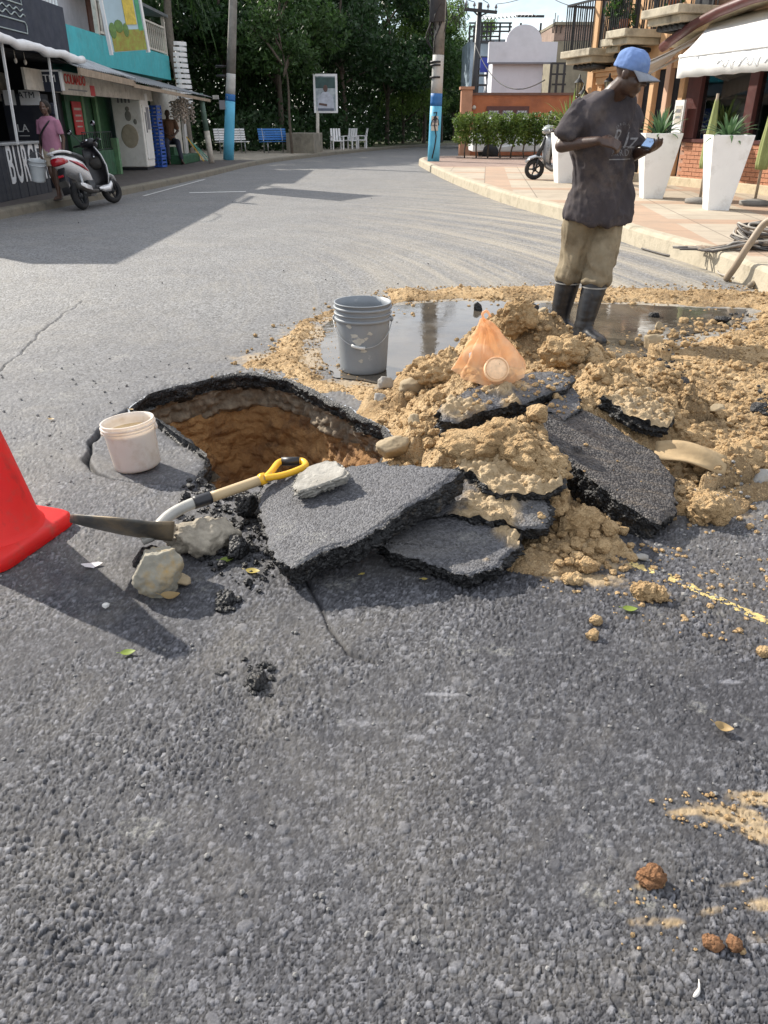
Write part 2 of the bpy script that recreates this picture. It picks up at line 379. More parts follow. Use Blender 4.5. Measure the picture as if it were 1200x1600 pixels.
def tarmat():
    t = NT('broken_tar'); v = t.n('ShaderNodeNewGeometry').outputs['Position']
    vo = t.n('ShaderNodeTexVoronoi', {'Vector': v, 'Scale': 95.0}); cc = t.n('ShaderNodeSeparateColor', {0: vo.outputs['Color']}).outputs[0]
    c = t.ramp(cc, .55, 1.0, (.006, .006, .007, 1), (.038, .037, .037, 1)); c = t.mix(t.ramp(t.noise(v, 14, 6, .7), .58, .75), c, (.13, .105, .075))
    t.l(c, t.b.inputs['Base Color']); t.b.inputs['Roughness'].default_value = .55
    t.l(t.bump(t.math('ADD', t.math('MULTIPLY', vo.outputs['Distance'], -1), t.noise(v, 60, 4)), .008, 1), t.b.inputs['Normal'])
    return t.m
MAT['tar'] = tarmat()
MAT['slabtop'] = asphalt('asphalt_slab_top', True, True)
# ================================================================== GROUND, ROAD, POTHOLE, SOIL
def sheet(name, x0, x1, y0, y1, z, mat, hole=None, kind='structure'):
    m = MB()
    if hole:
        a, b, c, d = hole
        for q in ((x0, x1, y0, c), (x0, x1, d, y1), (x0, a, c, d), (b, x1, c, d)):
            m.quad((q[0], q[2], z), (q[1], q[2], z), (q[1], q[3], z), (q[0], q[3], z))
    else: m.quad((x0, y0, z), (x1, y0, z), (x1, y1, z), (x0, y1, z))
    return tag(m.build(name, mat), kind=kind)
m_dirt = M('bare_ground', (.11, .10, .06), .95, .35, .8, .5, 20, .03, col2=(.07, .10, .035))
sheet('ground', -700, 700, -300, 900, -.03, m_dirt, (-11, 11, -4, 72))

def jag(P, step, amp, seed, closed=True):
    """densify an outline and roughen it"""
    P = [np.array([p[0], p[1]]) for p in P]; out = []; n = len(P)
    for i in range(n if closed else n-1):
        a, b = P[i], P[(i+1) % n]; k = max(1, int(np.linalg.norm(b-a)/step))
        for j in range(k): out.append(a+(b-a)*j/k)
    if not closed: out.append(P[-1])
    Q = np.array(out); s = np.arange(len(Q))*step
    nx = (fbm(s*7, s*0+3.1, 4, seed)-.5)*2*amp; ny = (fbm(s*7, s*0+9.7, 4, seed+5)-.5)*2*amp
    Q[:, 0] += nx; Q[:, 1] += ny
    return Q
HOLE_PX = [(203,640),(212,631),(232,617),(255,609),(290,600),(330,590),(358,583),(395,582),(425,586),(455,593),(490,608),(530,630),(565,649),(598,665),(614,682),(606,702),(594,722),(560,738),(500,746),(440,750),(380,757),(345,764),(317,754),(308,738),(322,722),(326,708),(302,695),(277,680),(262,668),(240,655),(218,646)]
HOLE = jag([G(*p) for p in HOLE_PX], .012, .022, 3)
CRACK = jag([G(*p) for p in [(205,637),(165,660),(141,690),(137,713),(147,735),(170,745),(212,751),(262,757),(305,765)]], .012, .02, 11, False)
GROOVE = jag([G(*p) for p in [(478,905),(500,945),(520,985),(545,1020),(590,1037)]], .012, .012, 21, False)  # thin line ahead of the slabs, sunk and toned dark
YLINE = jag([G(*p) for p in [(985,880),(1060,910),(1130,942),(1200,972),(1270,1000)]], .05, .004, 31, False)

def road_z(x, y):
    """height of the worn asphalt at a point: exposed stones in a dark binder, gaps toned darker as shade"""
    amp = np.clip(1.3-.17*y, .32, 1)
    wx = x+.004*(fbm(x*40, y*40, 2, 71)-.5); wy = y+.004*(fbm(x*40+5, y*40, 2, 72)-.5)
    wx = wx+.0035*(fbm(x*95, y*95, 2, 73)-.5); wy = wy+.0035*(fbm(x*95+9, y*95, 2, 74)-.5)
    aL, gL, tL = chips(wx, wy, .0138, 41, .5); aS, gS, tS = chips(wx+.3, wy+.1, .0078, 40, .4); a3, g3, t3 = chips(wx+.7, wy, .0045, 47)
    pick = (hsh(np.floor(tL*9973).astype(np.int64), np.floor(tL*7).astype(np.int64), 3, 5) < .25+.5*fbm(x*7, y*7, 3, 39))
    a1 = np.where(pick, aL, aS*.72); g1 = np.where(pick, gL, gS); t1 = np.where(pick, tL, tS)
    h2, t2 = domes(wx+3.3, wy+1.7, .030, 42, .22, .5, .07)
    worn = sstep(.45, .62, fbm(x*2.6+2, y*2.6, 5, 38)); a1 = a1*(1-.45*worn); g1 = g1+(1-g1)*.45*worn
    h2 = np.minimum(h2*.6, .006)
    wear = .6+.8*fbm(x*1.7, y*1.7, 3, 44); loose = sstep(.45, .6, fbm(x*3.1+9, y*3.1, 4, 46))
    h1 = a1*(.0058+.0040*loose)*wear+a3*.0016
    z = np.maximum(h1, h2)*amp+.006*(fbm(x*2.1, y*2.1, 4, 43)-.5)+.0012*amp*(fbm(x*420, y*420, 2, 45)-.5)
    tone = np.where(h2 > h1, .35+.5*t2, .22+.80*t1**2.0+.28*(t3-.4)+.30*(t1 > .965))
    gm = np.where(h2 > h1, 1, g1**1.0*(.5+.5*g3))  # shade between stones put into the tone, on top of dark binder
    tone = (tone*.8+.12)*gm*(.50+.75*np.clip(a1, 0, 1))*(.78+.5*fbm(x*1.3+5, y*1.3, 4, 48))
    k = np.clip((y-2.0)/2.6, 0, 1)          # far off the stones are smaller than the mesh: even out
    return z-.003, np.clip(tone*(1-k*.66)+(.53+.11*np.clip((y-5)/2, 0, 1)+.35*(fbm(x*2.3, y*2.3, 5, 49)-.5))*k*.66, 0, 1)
nr, nc = 760, 880
yy = .5*np.exp(np.linspace(0, math.log(7.6/.5), nr)); tt = np.linspace(-1, 1, nc)
Yg = np.repeat(yy[:, None], nc, 1); Xg = tt[None, :]*(.62+.52*yy[:, None])
X = Xg.ravel(); Y = Yg.ravel()
dh, hx, hy = poly_dist(X, Y, HOLE); near = dh < .012+.0018*Y
X2 = np.where(dh < .0022*Y+.003, hx, X); Y2 = np.where(dh < .0022*Y+.003, hy, Y); X, Y = X2, Y2
Z, tone = road_z(X, Y)
ins = inside(X, Y, HOLE) & (dh > 1e-4)
# crumbling rim, cracks, one thin dark groove
Z -= .018*np.exp(-(dh/.035)**2)*fbm(X*30, Y*30, 3, 51)
tone = tone*(1-.75*np.exp(-(dh/.02)**2))
CRACK3 = jag([G(*q) for q in [(-40,600),(0,577),(35,552),(62,522),(96,492),(130,470)]], .015, .03, 24, False)
for P, wd, dp in ((CRACK3, .007, .012), (CRACK, .0085, .035), (GROOVE, .006, .010)):
    dc, _, _ = poly_dist(X, Y, P, False); k = np.exp(-(dc/(wd*(.5+1.6*fbm(X*9, Y*9, 3, 52)**2)))**2); Z -= dp*k; tone *= 1-.95*k
chunk = np.vstack([CRACK, [G(317,754)[:2], G(308,738)[:2], G(322,722)[:2], G(326,708)[:2], G(302,695)[:2], G(262,668)[:2], G(218,646)[:2]]])
inch = inside(X, Y, chunk); Z -= np.where(inch, .012+.012*sstep(0, .3, poly_dist(X, Y, CRACK, False)[0]), 0)
# dust and sand left on the surface
def blobd(u, v, rx, ry, ang=0.0):
    p = G(u, v); ca, sa = math.cos(ang), math.sin(ang); dx = X-p.x; dy = Y-p.y
    return np.exp(-(((dx*ca+dy*sa)/rx)**2+((-dx*sa+dy*ca)/ry)**2))
n1 = fbm(X*22, Y*22, 4, 61); n2 = fbm(X*90, Y*90, 3, 62)
dust = np.zeros_like(X)
for u, v, rx, ry, an, k in ((1150,1275,.10,.03,-.25,1.6),(1185,1248,.09,.025,-.1,1.5),(1075,1268,.05,.012,.05,1.5),(1190,1300,.05,.03,0,1.5),(1010,1440,.045,.014,.1,1.3),(1045,1442,.035,.012,.05,1.2),(1150,1380,.06,.008,.2,.8),(1110,1425,.05,.010,.2,.9),(1190,1415,.05,.02,.1,.9),(1180,1460,.04,.03,0,.9),(990,1410,.03,.008,0,.8),(1000,1385,.03,.012,0,.7),
      (900,900,.18,.06,-.3,1.4),(1020,925,.10,.04,-.3,.9),(940,880,.16,.05,-.2,1.2),(300,690,.10,.06,0,.35),(1120,800,.25,.10,0,.8),(1200,780,.2,.08,0,.8),(470,560,.30,.28,0,1.7),(560,600,.25,.12,0,1.6),(430,560,.30,.18,0,1.5),(540,500,.25,.35,0,1.4),(500,520,.3,.3,0,1.5),(1090,930,.15,.03,-.5,.4)):
    dust = np.maximum(dust, k*blobd(u, v, rx, ry, an))
berm = sstep(6.0, 6.5, Y)*(1-sstep(6.7, 7.1, Y+.5*(fbm(X*2, Y*2, 3, 64)-.5)))*sstep(-.4, .5, X)*.9; dust = np.maximum(dust, berm)
dust = np.clip(sstep(.30, .85, dust*(.1+1.0*n1)+.45*dust*(n2-.3)), 0, 1)*.85
white = np.zeros_like(X)
for u, v, rx, ry, k in ((690,1085,.10,.012,.8),(620,1130,.08,.05,.35),(1090,905,.2,.05,.3),(140,885,.03,.012,1.4),(940,1460,.09,.12,.35),(1100,1080,.3,.06,.3),(1140,1065,.05,.012,.9),(760,1100,.12,.03,.4),(520,1500,.2,.1,.35),(640,1230,.10,.16,.45),(560,1130,.12,.03,.6),(300,1560,.12,.06,.45),(880,1330,.1,.05,.3),(1000,1180,.12,.04,.5),(330,1280,.05,.04,.35),(720,1010,.2,.03,.3),(640,1150,.06,.02,.7),(110,1500,.08,.05,.3),(310,650,.2,.2,.2)):
    white = np.maximum(white, k*blobd(u, v, rx, ry))
tone = np.clip(tone+.9*sstep(.42, .8, white+.35*(n2-.5)+.2*(n1-.5)), 0, 1.35)
edge = (np.abs(np.repeat(tt[None, :], nr, 0).ravel()) > .999) | (Yg.ravel() > 7.55) | (Yg.ravel() < .505)
Z = np.where(edge, -.012, Z)
snapd = dh < .0022*Y+.003
Fg = grid_faces(nr, nc); nb2 = (dh < .03)[Fg].any(1); cen = np.zeros(len(Fg), bool); cx2 = X[Fg[nb2]].mean(1); cy2 = Y[Fg[nb2]].mean(1); cen[nb2] = inside(cx2, cy2, HOLE); bad = ins[Fg].any(1) | (snapd[Fg].sum(1) >= 3) | cen; Fg = Fg[~bad]
used = np.unique(Fg); remap = np.full(len(X), -1, np.int64); remap[used] = np.arange(len(used))
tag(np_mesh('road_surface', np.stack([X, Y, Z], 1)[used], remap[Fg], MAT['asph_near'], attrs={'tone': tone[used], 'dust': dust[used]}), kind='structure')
m = MB(); cells = .5
for j in range(int(76/cells)):
    for i in range(int(22/cells)):
        x0 = -11+i*cells; y0 = -4+j*cells
        if y0 > .55 and y0+cells < 7.45 and max(abs(x0), abs(x0+cells)) < .62+.52*y0-.05: continue
        m.quad((x0, y0, -.006), (x0+cells, y0, -.006), (x0+cells, y0+cells, -.006), (x0, y0+cells, -.006))
tag(m.build('road', MAT['asph']), kind='structure')
# painted yellow line, worn away between the stones
s = []; 
P = YLINE; cum = np.concatenate([[0], np.cumsum(np.linalg.norm(np.diff(P, axis=0), axis=1))]); ss = np.arange(0, cum[-1], .005)
px_ = np.interp(ss, cum, P[:, 0]); py_ = np.interp(ss, cum, P[:, 1]); tx = np.gradient(px_); ty = np.gradient(py_); ln = np.hypot(tx, ty); nx_, ny_ = -ty/ln, tx/ln
wv = np.linspace(-.017, .017, 9); LX = px_[:, None]+nx_[:, None]*wv; LY = py_[:, None]+ny_[:, None]*wv
LZ, _ = road_z(LX.ravel(), LY.ravel()); LF = grid_faces(len(ss), 9)
keep = (fbm(LX.ravel()*70, LY.ravel()*70, 3, 66)[LF].mean(1) > .50) & (LZ[LF].mean(1) > -.0042)
m_yel = M('yellow_paint', (.50, .38, .15), .75, .3, 40, .4, 300, .001)
tag(np_mesh('road_line', np.stack([LX.ravel(), LY.ravel(), LZ+.0012], 1), LF[keep], m_yel), kind='structure')
m_wht = M('white_road_paint', (.55, .55, .53), .7, .25, 12, .2, 100)
mk = MB()
for a, b, w in ((G(296,301), G(384,299), .16), (G(224,306), G(320,280), .05)):
    mk.bar((a.x, a.y, -.0015), (b.x, b.y, -.0015), w, .003)
tag(mk.build('road_marking', m_wht), kind='structure')

# ---- the dug pit: broken asphalt edge, base course, clay
pit = empty('pothole', G(410, 660), 0, 'open dug pothole with broken asphalt rim and brown clay walls', 'pothole')
pit_o = Vector(pit.location)
def local(V): return np.asarray(V)-np.array([pit_o.x, pit_o.y, 0])
pn = len(HOLE); nxt = np.roll(HOLE, -1, 0)-np.roll(HOLE, 1, 0); nrm = np.stack([nxt[:, 1], -nxt[:, 0]], 1); nrm /= np.linalg.norm(nrm, axis=1)[:, None]+1e-9
area = np.sum(HOLE[:, 0]*np.roll(HOLE[:, 1], -1)-np.roll(HOLE[:, 0], -1)*HOLE[:, 1])
if area < 0: nrm = -nrm
for _ in range(6): nrm = (nrm+np.roll(nrm, 1, 0)+np.roll(nrm, -1, 0))/3
sl = np.concatenate([[0], np.cumsum(np.linalg.norm(np.diff(HOLE, axis=0), axis=1))])
def wall(name, zs, offs, mat, amp, cell, seed):
    rows = []
    zt = np.linspace(zs[0], zs[-1], int(abs(zs[-1]-zs[0])/.009)+2); ot = np.interp(-zt, [-z for z in zs], offs)
    for z, o in zip(zt, ot):
        d, _ = domes(sl, np.full(pn, z), cell, seed, .3, .8, .9); f = (fbm(sl*6, np.full(pn, z*9), 4, seed+1)-.5)
        a_, g_, _ = chips(sl, np.full(pn, z), cell*.45, seed+7, .8); off = o-d*amp*1.3-a_*amp*cell*.28+f*amp*.16
        if z >= -.001: off = off*0
        zz = z+(fbm(sl*9, np.full(pn, z*5), 3, seed+2)-.5)*.012*(abs(z) > .01)
        rows.append(np.stack([HOLE[:, 0]+nrm[:, 0]*off, HOLE[:, 1]+nrm[:, 1]*off, zz+0*sl], 1))
    V = np.concatenate(rows); V[:pn, 2] = np.minimum(V[:pn, 2], zs[0])
    return np_mesh(name, local(V), grid_faces(len(rows), pn, True), mat, pit)
m_base = M('base_course', (.17, .125, .085), .9, .4, 22, .8, 70, .01, coord='World', col2=(.30, .24, .17))
m_clay = M('orange_clay', (.33, .155, .055), .95, .4, 4, 1, 38, .02, coord='World', col2=(.44, .25, .10), dirt=(.16, .085, .04), dscale=5, dlo=.5, dhi=.65)
wall('asphalt_rim', [0, -.02, -.085, -.14], [0, -.004, .012, .11], MAT['tar'], .55, .028, 81)
wall('base_course', [-.075, -.12, -.22, -.28], [.012, .05, .065, .13], m_base, .8, .045, 83)
wall('clay_wall', [-.22, -.26, -.5, -.86], [.075, .05, .03, -.07], m_clay, .42, .055, 85)
cx, cy = HOLE.mean(0); rings_ = []
for t in np.linspace(1.06, 0, 22):
    px2 = cx+(HOLE[:, 0]-cx)*t; py2 = cy+(HOLE[:, 1]-cy)*t
    d, _ = domes(px2, py2, .09, 88, .3, .7, .6); d2, _ = domes(px2, py2, .035, 89, .3, .7, .6)
    rings_.append(np.stack([px2, py2, -.80+.10*(fbm(px2*3, py2*3, 3, 87)-.5)*t+d*.35+d2*.4+.10*np.maximum(0, (px2-cx))], 1))
np_mesh('pit_floor', local(np.concatenate(rings_)), grid_faces(len(rings_), pn, True), m_clay, pit)

# ---- soil: heaps and spread crumbs
def W2(l): return [G(*p)[:2] for p in l]
def sdist(X, Y, px):
    P = W2(px); d, _, _ = poly_dist(X, Y, P); return np.where(inside(X, Y, P), d, -d)
BUMPS = [  # photo place, height, radii, turn
 (806,500,.43,.13,.14,0),(770,520,.34,.13,.16,0),(850,520,.38,.17,.17,0),(905,555,.34,.17,.20,0),(950,600,.30,.17,.20,0),(1000,640,.23,.15,.16,0),(700,575,.24,.12,.20,0),(655,590,.14,.12,.13,0),(625,625,.09,.10,.12,0),(640,690,.11,.13,.10,0),(760,600,.30,.20,.18,0),(840,640,.27,.22,.16,0),
 (775,690,.27,.15,.08,0),(830,690,.26,.09,.07,0),(720,690,.20,.10,.08,0),(690,730,.16,.10,.08,0),(860,770,.14,.06,.05,0),(780,790,.12,.16,.06,0),(880,820,.085,.08,.06,.2),(905,835,.06,.07,.06,0),(850,860,.05,.10,.06,0),(960,660,.20,.12,.08,0),(1060,680,.11,.10,.08,0),(1020,590,.19,.14,.14,0),
 (1150,722,.13,.10,.07,.4),(1120,745,.09,.10,.05,.3),(1190,700,.09,.12,.06,0),(1095,770,.07,.10,.05,0),(1060,640,.10,.18,.14,0),(1110,660,.08,.14,.1,0),(1030,545,.10,.10,.12,0),(1000,570,.13,.12,.12,0),(1180,560,.06,.4,.3,0),(1120,520,.04,.5,.3,0),(1060,760,.06,.1,.05,0),
 (1180,640,.06,.25,.1,0),(870,730,.12,.07,.05,0)]
THIN = [([(385,570),(440,530),(490,498),(540,478),(590,470),(610,600),(540,605),(470,600),(430,590)], .014),
 ([(600,455),(720,449),(860,449),(1000,452),(1150,455),(1400,462),(1400,492),(1150,488),(1000,474),(830,474),(700,471),(600,480)], .020),
 ([(990,540),(1060,505),(1150,488),(1400,480),(1400,735),(1250,745),(1180,750),(1120,770),(1060,770),(1010,700),(960,620)], .030),
 ([(592,650),(620,590),(680,545),(740,510),(800,480),(860,505),(920,545),(1000,560),(1060,640),(1090,740),(1060,790),(960,850),(850,880),(810,860),(760,800),(700,770),(610,740),(600,700)], .040),
 ([(455,596),(520,600),(600,600),(660,640),(640,690),(612,672),(560,642),(505,612)], .014)]
PUD_PX = [(500,535),(512,505),(545,488),(620,478),(700,472),(760,471),(850,474),(960,476),(1050,480),(1165,484),(1150,508),(1070,525),(1010,560),(940,572),(870,560),(800,545),(720,560),(660,585),(590,600),(530,592),(508,565)]
def soil_h(X, Y):
    thin = np.full(X.shape, -.03)
    for px, h in THIN:
        d = sdist(X, Y, px)+(fbm(X*5, Y*5, 5, 91)-.5)*.34+(fbm(X*34, Y*34, 3, 90)-.5)*.10
        thin = np.maximum(thin, -.022+(.022+h*(.35+1.3*fbm(X*7, Y*7, 4, 89)))*sstep(-.10, .16, d))
    b = np.zeros_like(X)
    for u, v, h, rx, ry, an in BUMPS:
        p = G(u, v, h*.8); ca, sa = math.cos(an), math.sin(an)
        wx = X+.05*(fbm(X*4, Y*4, 3, 92)-.5)-p.x; wy = Y+.05*(fbm(X*4+7, Y*4, 3, 93)-.5)-p.y
        q = ((wx*ca+wy*sa)/(rx*1.35))**2+((-wx*sa+wy*ca)/(ry*1.35))**2
        g = .86*h*np.exp(-q*.62); b = np.maximum(b, g-.006)+.10*np.minimum(b, g)
    b = np.minimum(b, .44); b = b.reshape(nr, nc)
    for _ in range(14): b[1:-1, 1:-1] = (b[1:-1, 1:-1]*2+b[:-2, 1:-1]+b[2:, 1:-1]+b[1:-1, :-2]+b[1:-1, 2:])/6
    b = b.ravel()
    h = np.where(b > .008, np.maximum(thin, 0)*.6+b, thin)
    pd = sdist(X, Y, PUD_PX)+(fbm(X*6, Y*6, 5, 94)-.5)*.22
    h = np.where((b < .07), np.minimum(h, .03-.062*sstep(-.26, .06, pd)), h)
    d0, _, _ = poly_dist(X, Y, HOLE); h = np.where(h > 0, h*sstep(-.02, .10, d0)-.006*(d0 < .05), h)
    return h, pd, d0
nr, nc = 560, 660
yy = 2.0*np.exp(np.linspace(0, math.log(7.3/2.0), nr)); tt = np.linspace(0, 1, nc)
Yg = np.repeat(yy[:, None], nc, 1); xl = -.25-.2*yy; xr = .5+.53*yy
Xg = xl[:, None]+(xr-xl)[:, None]*tt[None, :]; X = Xg.ravel(); Y = Yg.ravel()
h, pd, d0 = soil_h(X, Y)
big = np.clip(h/.10, 0, 1)
wx = X+.02*(fbm(X*18, Y*18, 3, 95)-.5); wy = Y+.02*(fbm(X*18+3, Y*18, 3, 96)-.5)
dA, tA = domes(wx, wy, .10, 101, .3, .65, .5); dB, tB = domes(wx+1.3, wy, .058, 102, .3, .75, .75); dC, tC = domes(wx, wy+2.2, .027, 103, .3, .8, .85); dD, tD = domes(wx, wy, .0135, 104, .35, .85, .8)
patch = sstep(.4, .62, fbm(X*3.2, Y*3.2, 3, 105))
gy_, gx_ = np.gradient(h.reshape(nr, nc)); gy_ /= np.gradient(Yg)[0]; gx_ /= np.gradient(Xg)[1]; calm = 1/(1+1.6*np.hypot(gx_, gy_).ravel())
h = h+calm*(dA*.55*big*patch+dB*.6*np.clip(.12+big, 0, 1)*(.4+.6*patch)+dC*.75*np.clip(.3+big, 0, 1)+dD*.7*(.6+.4*big))+.012*(fbm(X*50, Y*50, 3, 106)-.5)*np.clip(.3+big, 0, 1)
cA, gA, vA = chips(wx+.4, wy, .082, 111, .9); cB, gB, vB = chips(wx, wy+.7, .041, 112, .9); pa2 = sstep(.46, .62, fbm(X*4.1+3, Y*4.1, 3, 113))
h = h+calm*(cA*.050*np.clip(big-.15, 0, 1)*pa2*(vA > .35)+cB*.022*np.clip(.1+big, 0, 1)*(.3+.7*patch)*(vB > .3))+.006*np.clip(.2+big, 0, 1)*(fbm(X*130, Y*130, 3, 114)-.5)
tone = np.where(dB > .02, tB, tC)
wet = np.clip(sstep(-.16, .02, pd)*(h < .05)*.8, 0, 1); wet = np.maximum(wet, np.maximum(.40*sstep(.56, .7, fbm(X*1.6+4, Y*1.6, 4, 107))*(h < .07), .55*sstep(.52, .66, fbm(X*3.4+1, Y*3.4, 5, 108))))
edg = np.repeat(tt[None, :], nr, 0).ravel()+.05*(fbm(X*3, Y*3, 4, 116)-.5); h = h-.16*sstep(.88, .99, edg)
Fs = grid_faces(nr, nc); ins = inside(X, Y, HOLE); top = h[Fs].max(1) > -.002
Fs = Fs[top & ~ins[Fs].any(1)]
used = np.unique(Fs); remap = np.full(len(X), -1, np.int64); remap[used] = np.arange(len(used))
SOILV = np.stack([X, Y, h], 1)
soil = np_mesh('soil_heap', SOILV[used], remap[Fs], MAT['soil'], attrs={'tone': tone[used], 'wet': wet[used]})
tag(soil, 'crumbly tan soil heaped and spread round the broken asphalt slabs', 'soil', kind='stuff')
SOIL_H = h.reshape(nr, nc); SOIL_YY = yy
def soil_at(x, y):
    i = int(np.clip(np.searchsorted(SOIL_YY, y), 0, nr-1)); a = -.25-.2*SOIL_YY[i]; b = .5+.53*SOIL_YY[i]
    j = int(np.clip((x-a)/(b-a)*(nc-1), 0, nc-1)); return max(0.0, float(SOIL_H[i, j]))
# muddy puddle
def watermat():
    t = NT('puddle_water'); v = t.n('ShaderNodeNewGeometry').outputs['Position']
    c = t.ramp(t.noise(v, 3, 5), .35, .7, (.06, .052, .042, 1), (.12, .10, .075, 1)); t.l(c, t.b.inputs['Base Color'])
    t.b.inputs['IOR'].default_value = 1.5; t.b.inputs['Specular IOR Level'].default_value = .9
    t.l(t.ramp(t.noise(v, 5, 6, .7), .45, .7, (.02, .02, .02, 1), (.16, .16, .16, 1)), t.b.inputs['Roughness'])
    t.l(t.bump(t.noise(v, 14, 3), .004, .12), t.b.inputs['Normal'])
    return t.m
pw = MB(); pts = jag([G(*p) for p in PUD_PX], .04, .04, 15); pw.add([(p[0], p[1], .0065) for p in pts], [tuple(range(len(pts)))])
po = pw.build('puddle', watermat()); tag(po, kind='structure')
# loose crumbs past the heap's edge, stuff
def rock_mesh(name, seed, n=2, rough=.35, flat=1.0):
    bm = bmesh.new(); bmesh.ops.create_icosphere(bm, subdivisions=n, radius=1)
    p = np.array([v.co[:] for v in bm.verts]); d = fbm3(p*1.1+seed*7.3, 3, seed)
    ax = RNG.normal(size=(7, 3)); ax /= np.linalg.norm(ax, axis=1)[:, None]; cut = .62+.3*RNG.random(7)
    k = 1+rough*(d-.5)*2
    for a, c in zip(ax, cut):
        dot = p@a; k = np.minimum(k, np.where(dot > .05, c/np.maximum(dot, .05), 9))
    fine = 1+.10*rough*(fbm3(p*5+seed, 3, seed+9)-.5)*3
    for v, q, kk, f in zip(bm.verts, p, k, fine): v.co = Vector(q)*kk*f; v.co.z *= flat
    me = bpy.data.meshes.new(name); bm.to_mesh(me); bm.free()
    for q in me.polygons: q.use_smooth = n > 2
    return me
CRB = [rock_mesh('crumb', i, 1, .5) for i in range(6)]
CRV = [np.array([v.co[:] for v in b.vertices]) for b in CRB]; CRF = [np.array([p.vertices[:] for p in b.polygons]) for b in CRB]
def scatter(name, pts, mat, label=None, cat=None):
    V = []; F = []; o = 0
    for x, y, z, r in pts:
        k = random.randrange(6); a = random.random()*6.28; ca, sa = math.cos(a), math.sin(a); v = CRV[k]*r*np.array([1, .85, .7])
        v = np.stack([v[:, 0]*ca-v[:, 1]*sa+x, v[:, 0]*sa+v[:, 1]*ca+y, v[:, 2]+z+r*.35], 1); V.append(v); F.append(CRF[k]+o); o += len(v)
    return tag(np_mesh(name, np.concatenate(V), np.concatenate(F), mat, smooth=False), label, cat, kind='stuff')
def spots(n, region, rlo, rhi, keep=lambda x, y: True):
    out = []; P = W2(region); xs = [p[0] for p in P]; ys = [p[1] for p in P]
    cx_ = np.random.default_rng(n).random((n*4, 3)); x = min(xs)+(max(xs)-min(xs))*cx_[:, 0]; y = min(ys)+(max(ys)-min(ys))*cx_[:, 1]; ok = inside(x, y, P) & ~inside(x, y, HOLE)
    for a, b, c in zip(x[ok][:n], y[ok][:n], cx_[ok][:n, 2]):
        if keep(a, b): out.append((a, b, soil_at(a, b) if 2 < b < 7.2 else 0, rlo+(rhi-rlo)*c**3))
    return out
cl_ = spots(150, [(600,640),(680,560),(800,490),(900,540),(1060,620),(1100,760),(960,860),(850,850),(760,780),(640,720)], .018, .055)+spots(170, [(960,540),(1060,500),(1300,480),(1300,740),(1120,780),(1040,700)], .014, .045)+spots(40, [(830,840),(980,830),(1010,900),(860,900)], .015, .04)+spots(40, [(600,470),(760,462),(1200,462),(1200,490),(760,478)], .012, .035)
cr_ = spots(500, [(330,590),(400,520),(520,470),(600,450),(900,440),(1250,440),(1250,500),(900,470),(620,500),(560,600)], .006, .022)
cr_ += spots(900, [(960,520),(1300,480),(1300,820),(1060,850),(980,900),(860,905),(840,860),(1040,800),(1040,700)], .005, .030)
cr_ += spots(260, [(800,870),(1000,850),(1250,880),(1250,1020),(1000,980),(860,930)], .004, .014)
cr_ += spots(420, [(590,650),(680,560),(800,490),(900,540),(1040,650),(1090,790),(900,870),(760,800),(620,740)], .010, .034)
cr_ += spots(90, [(1000,1240),(1230,1230),(1230,1320),(1050,1300)], .003, .009)+spots(50, [(950,1390),(1230,1350),(1230,1500),(960,1480)], .003, .008)
cr_ += spots(1500, [(590,650),(680,560),(800,480),(900,530),(1060,600),(1300,560),(1300,740),(1090,790),(900,870),(760,800),(620,740)], .005, .026)
CRB0 = CRB, CRV, CRF
CRB = [rock_mesh('clod', 20+i, 3, .55) for i in range(6)]; CRV = [np.array([v.co[:] for v in b.vertices]) for b in CRB]; CRV = [v*(1+.22*(fbm3(v*3.2+i, 4, i)-.5)[:, None]) for i, v in enumerate(CRV)]; CRF = [np.array([p.vertices[:] for p in b.polygons]) for b in CRB]
scatter('soil_clods', cl_, MAT['clod'], 'lumps of tan soil lying on and round the heap', 'soil lumps')
CRB, CRV, CRF = CRB0
SOILCR = cr_; scatter('soil_crumbs', cr_, MAT['clod'], 'small loose crumbs of tan soil scattered round the heap', 'soil crumbs')
m_grit = M('grey_grit', (.20, .195, .19), .85, .4, 30, .4, 120, .003, coord='World')
gr_ = spots(170, [(0,560),(380,560),(200,640),(130,700),(150,770),(120,900),(0,980),(-100,900)], .003, .011)
gr_ += spots(260, [(1040,760),(1300,760),(1300,980),(980,920)], .004, .012)+spots(240, [(0,1000),(1200,900),(1200,1600),(0,1600)], .003, .0085)
scatter('grey_grit', gr_, m_grit, 'small grey stones lying loose on the road', 'grit')
bl_ = spots(420, [(290,745),(420,755),(440,890),(400,930),(330,890),(270,840)], .004, .026)+spots(60, [(340,920),(380,930),(370,960),(340,955)], .004, .016)+spots(70, [(380,1030),(430,1040),(425,1090),(385,1085)], .004, .015)
bl_ += spots(90, [(1030,560),(1080,580),(1060,610),(1000,590)], .006, .02)+spots(50, [(1100,490),(1180,490),(1170,520)], .006, .025)+spots(60, [(1170,620),(1250,620),(1250,670),(1180,665)], .006, .02)+spots(60, [(0,300),(1000,300),(1000,450),(0,640)], .004, .012)
scatter('tar_crumbs', bl_, MAT['tar'], 'black crumbs of broken asphalt lying on the road', 'asphalt crumbs')

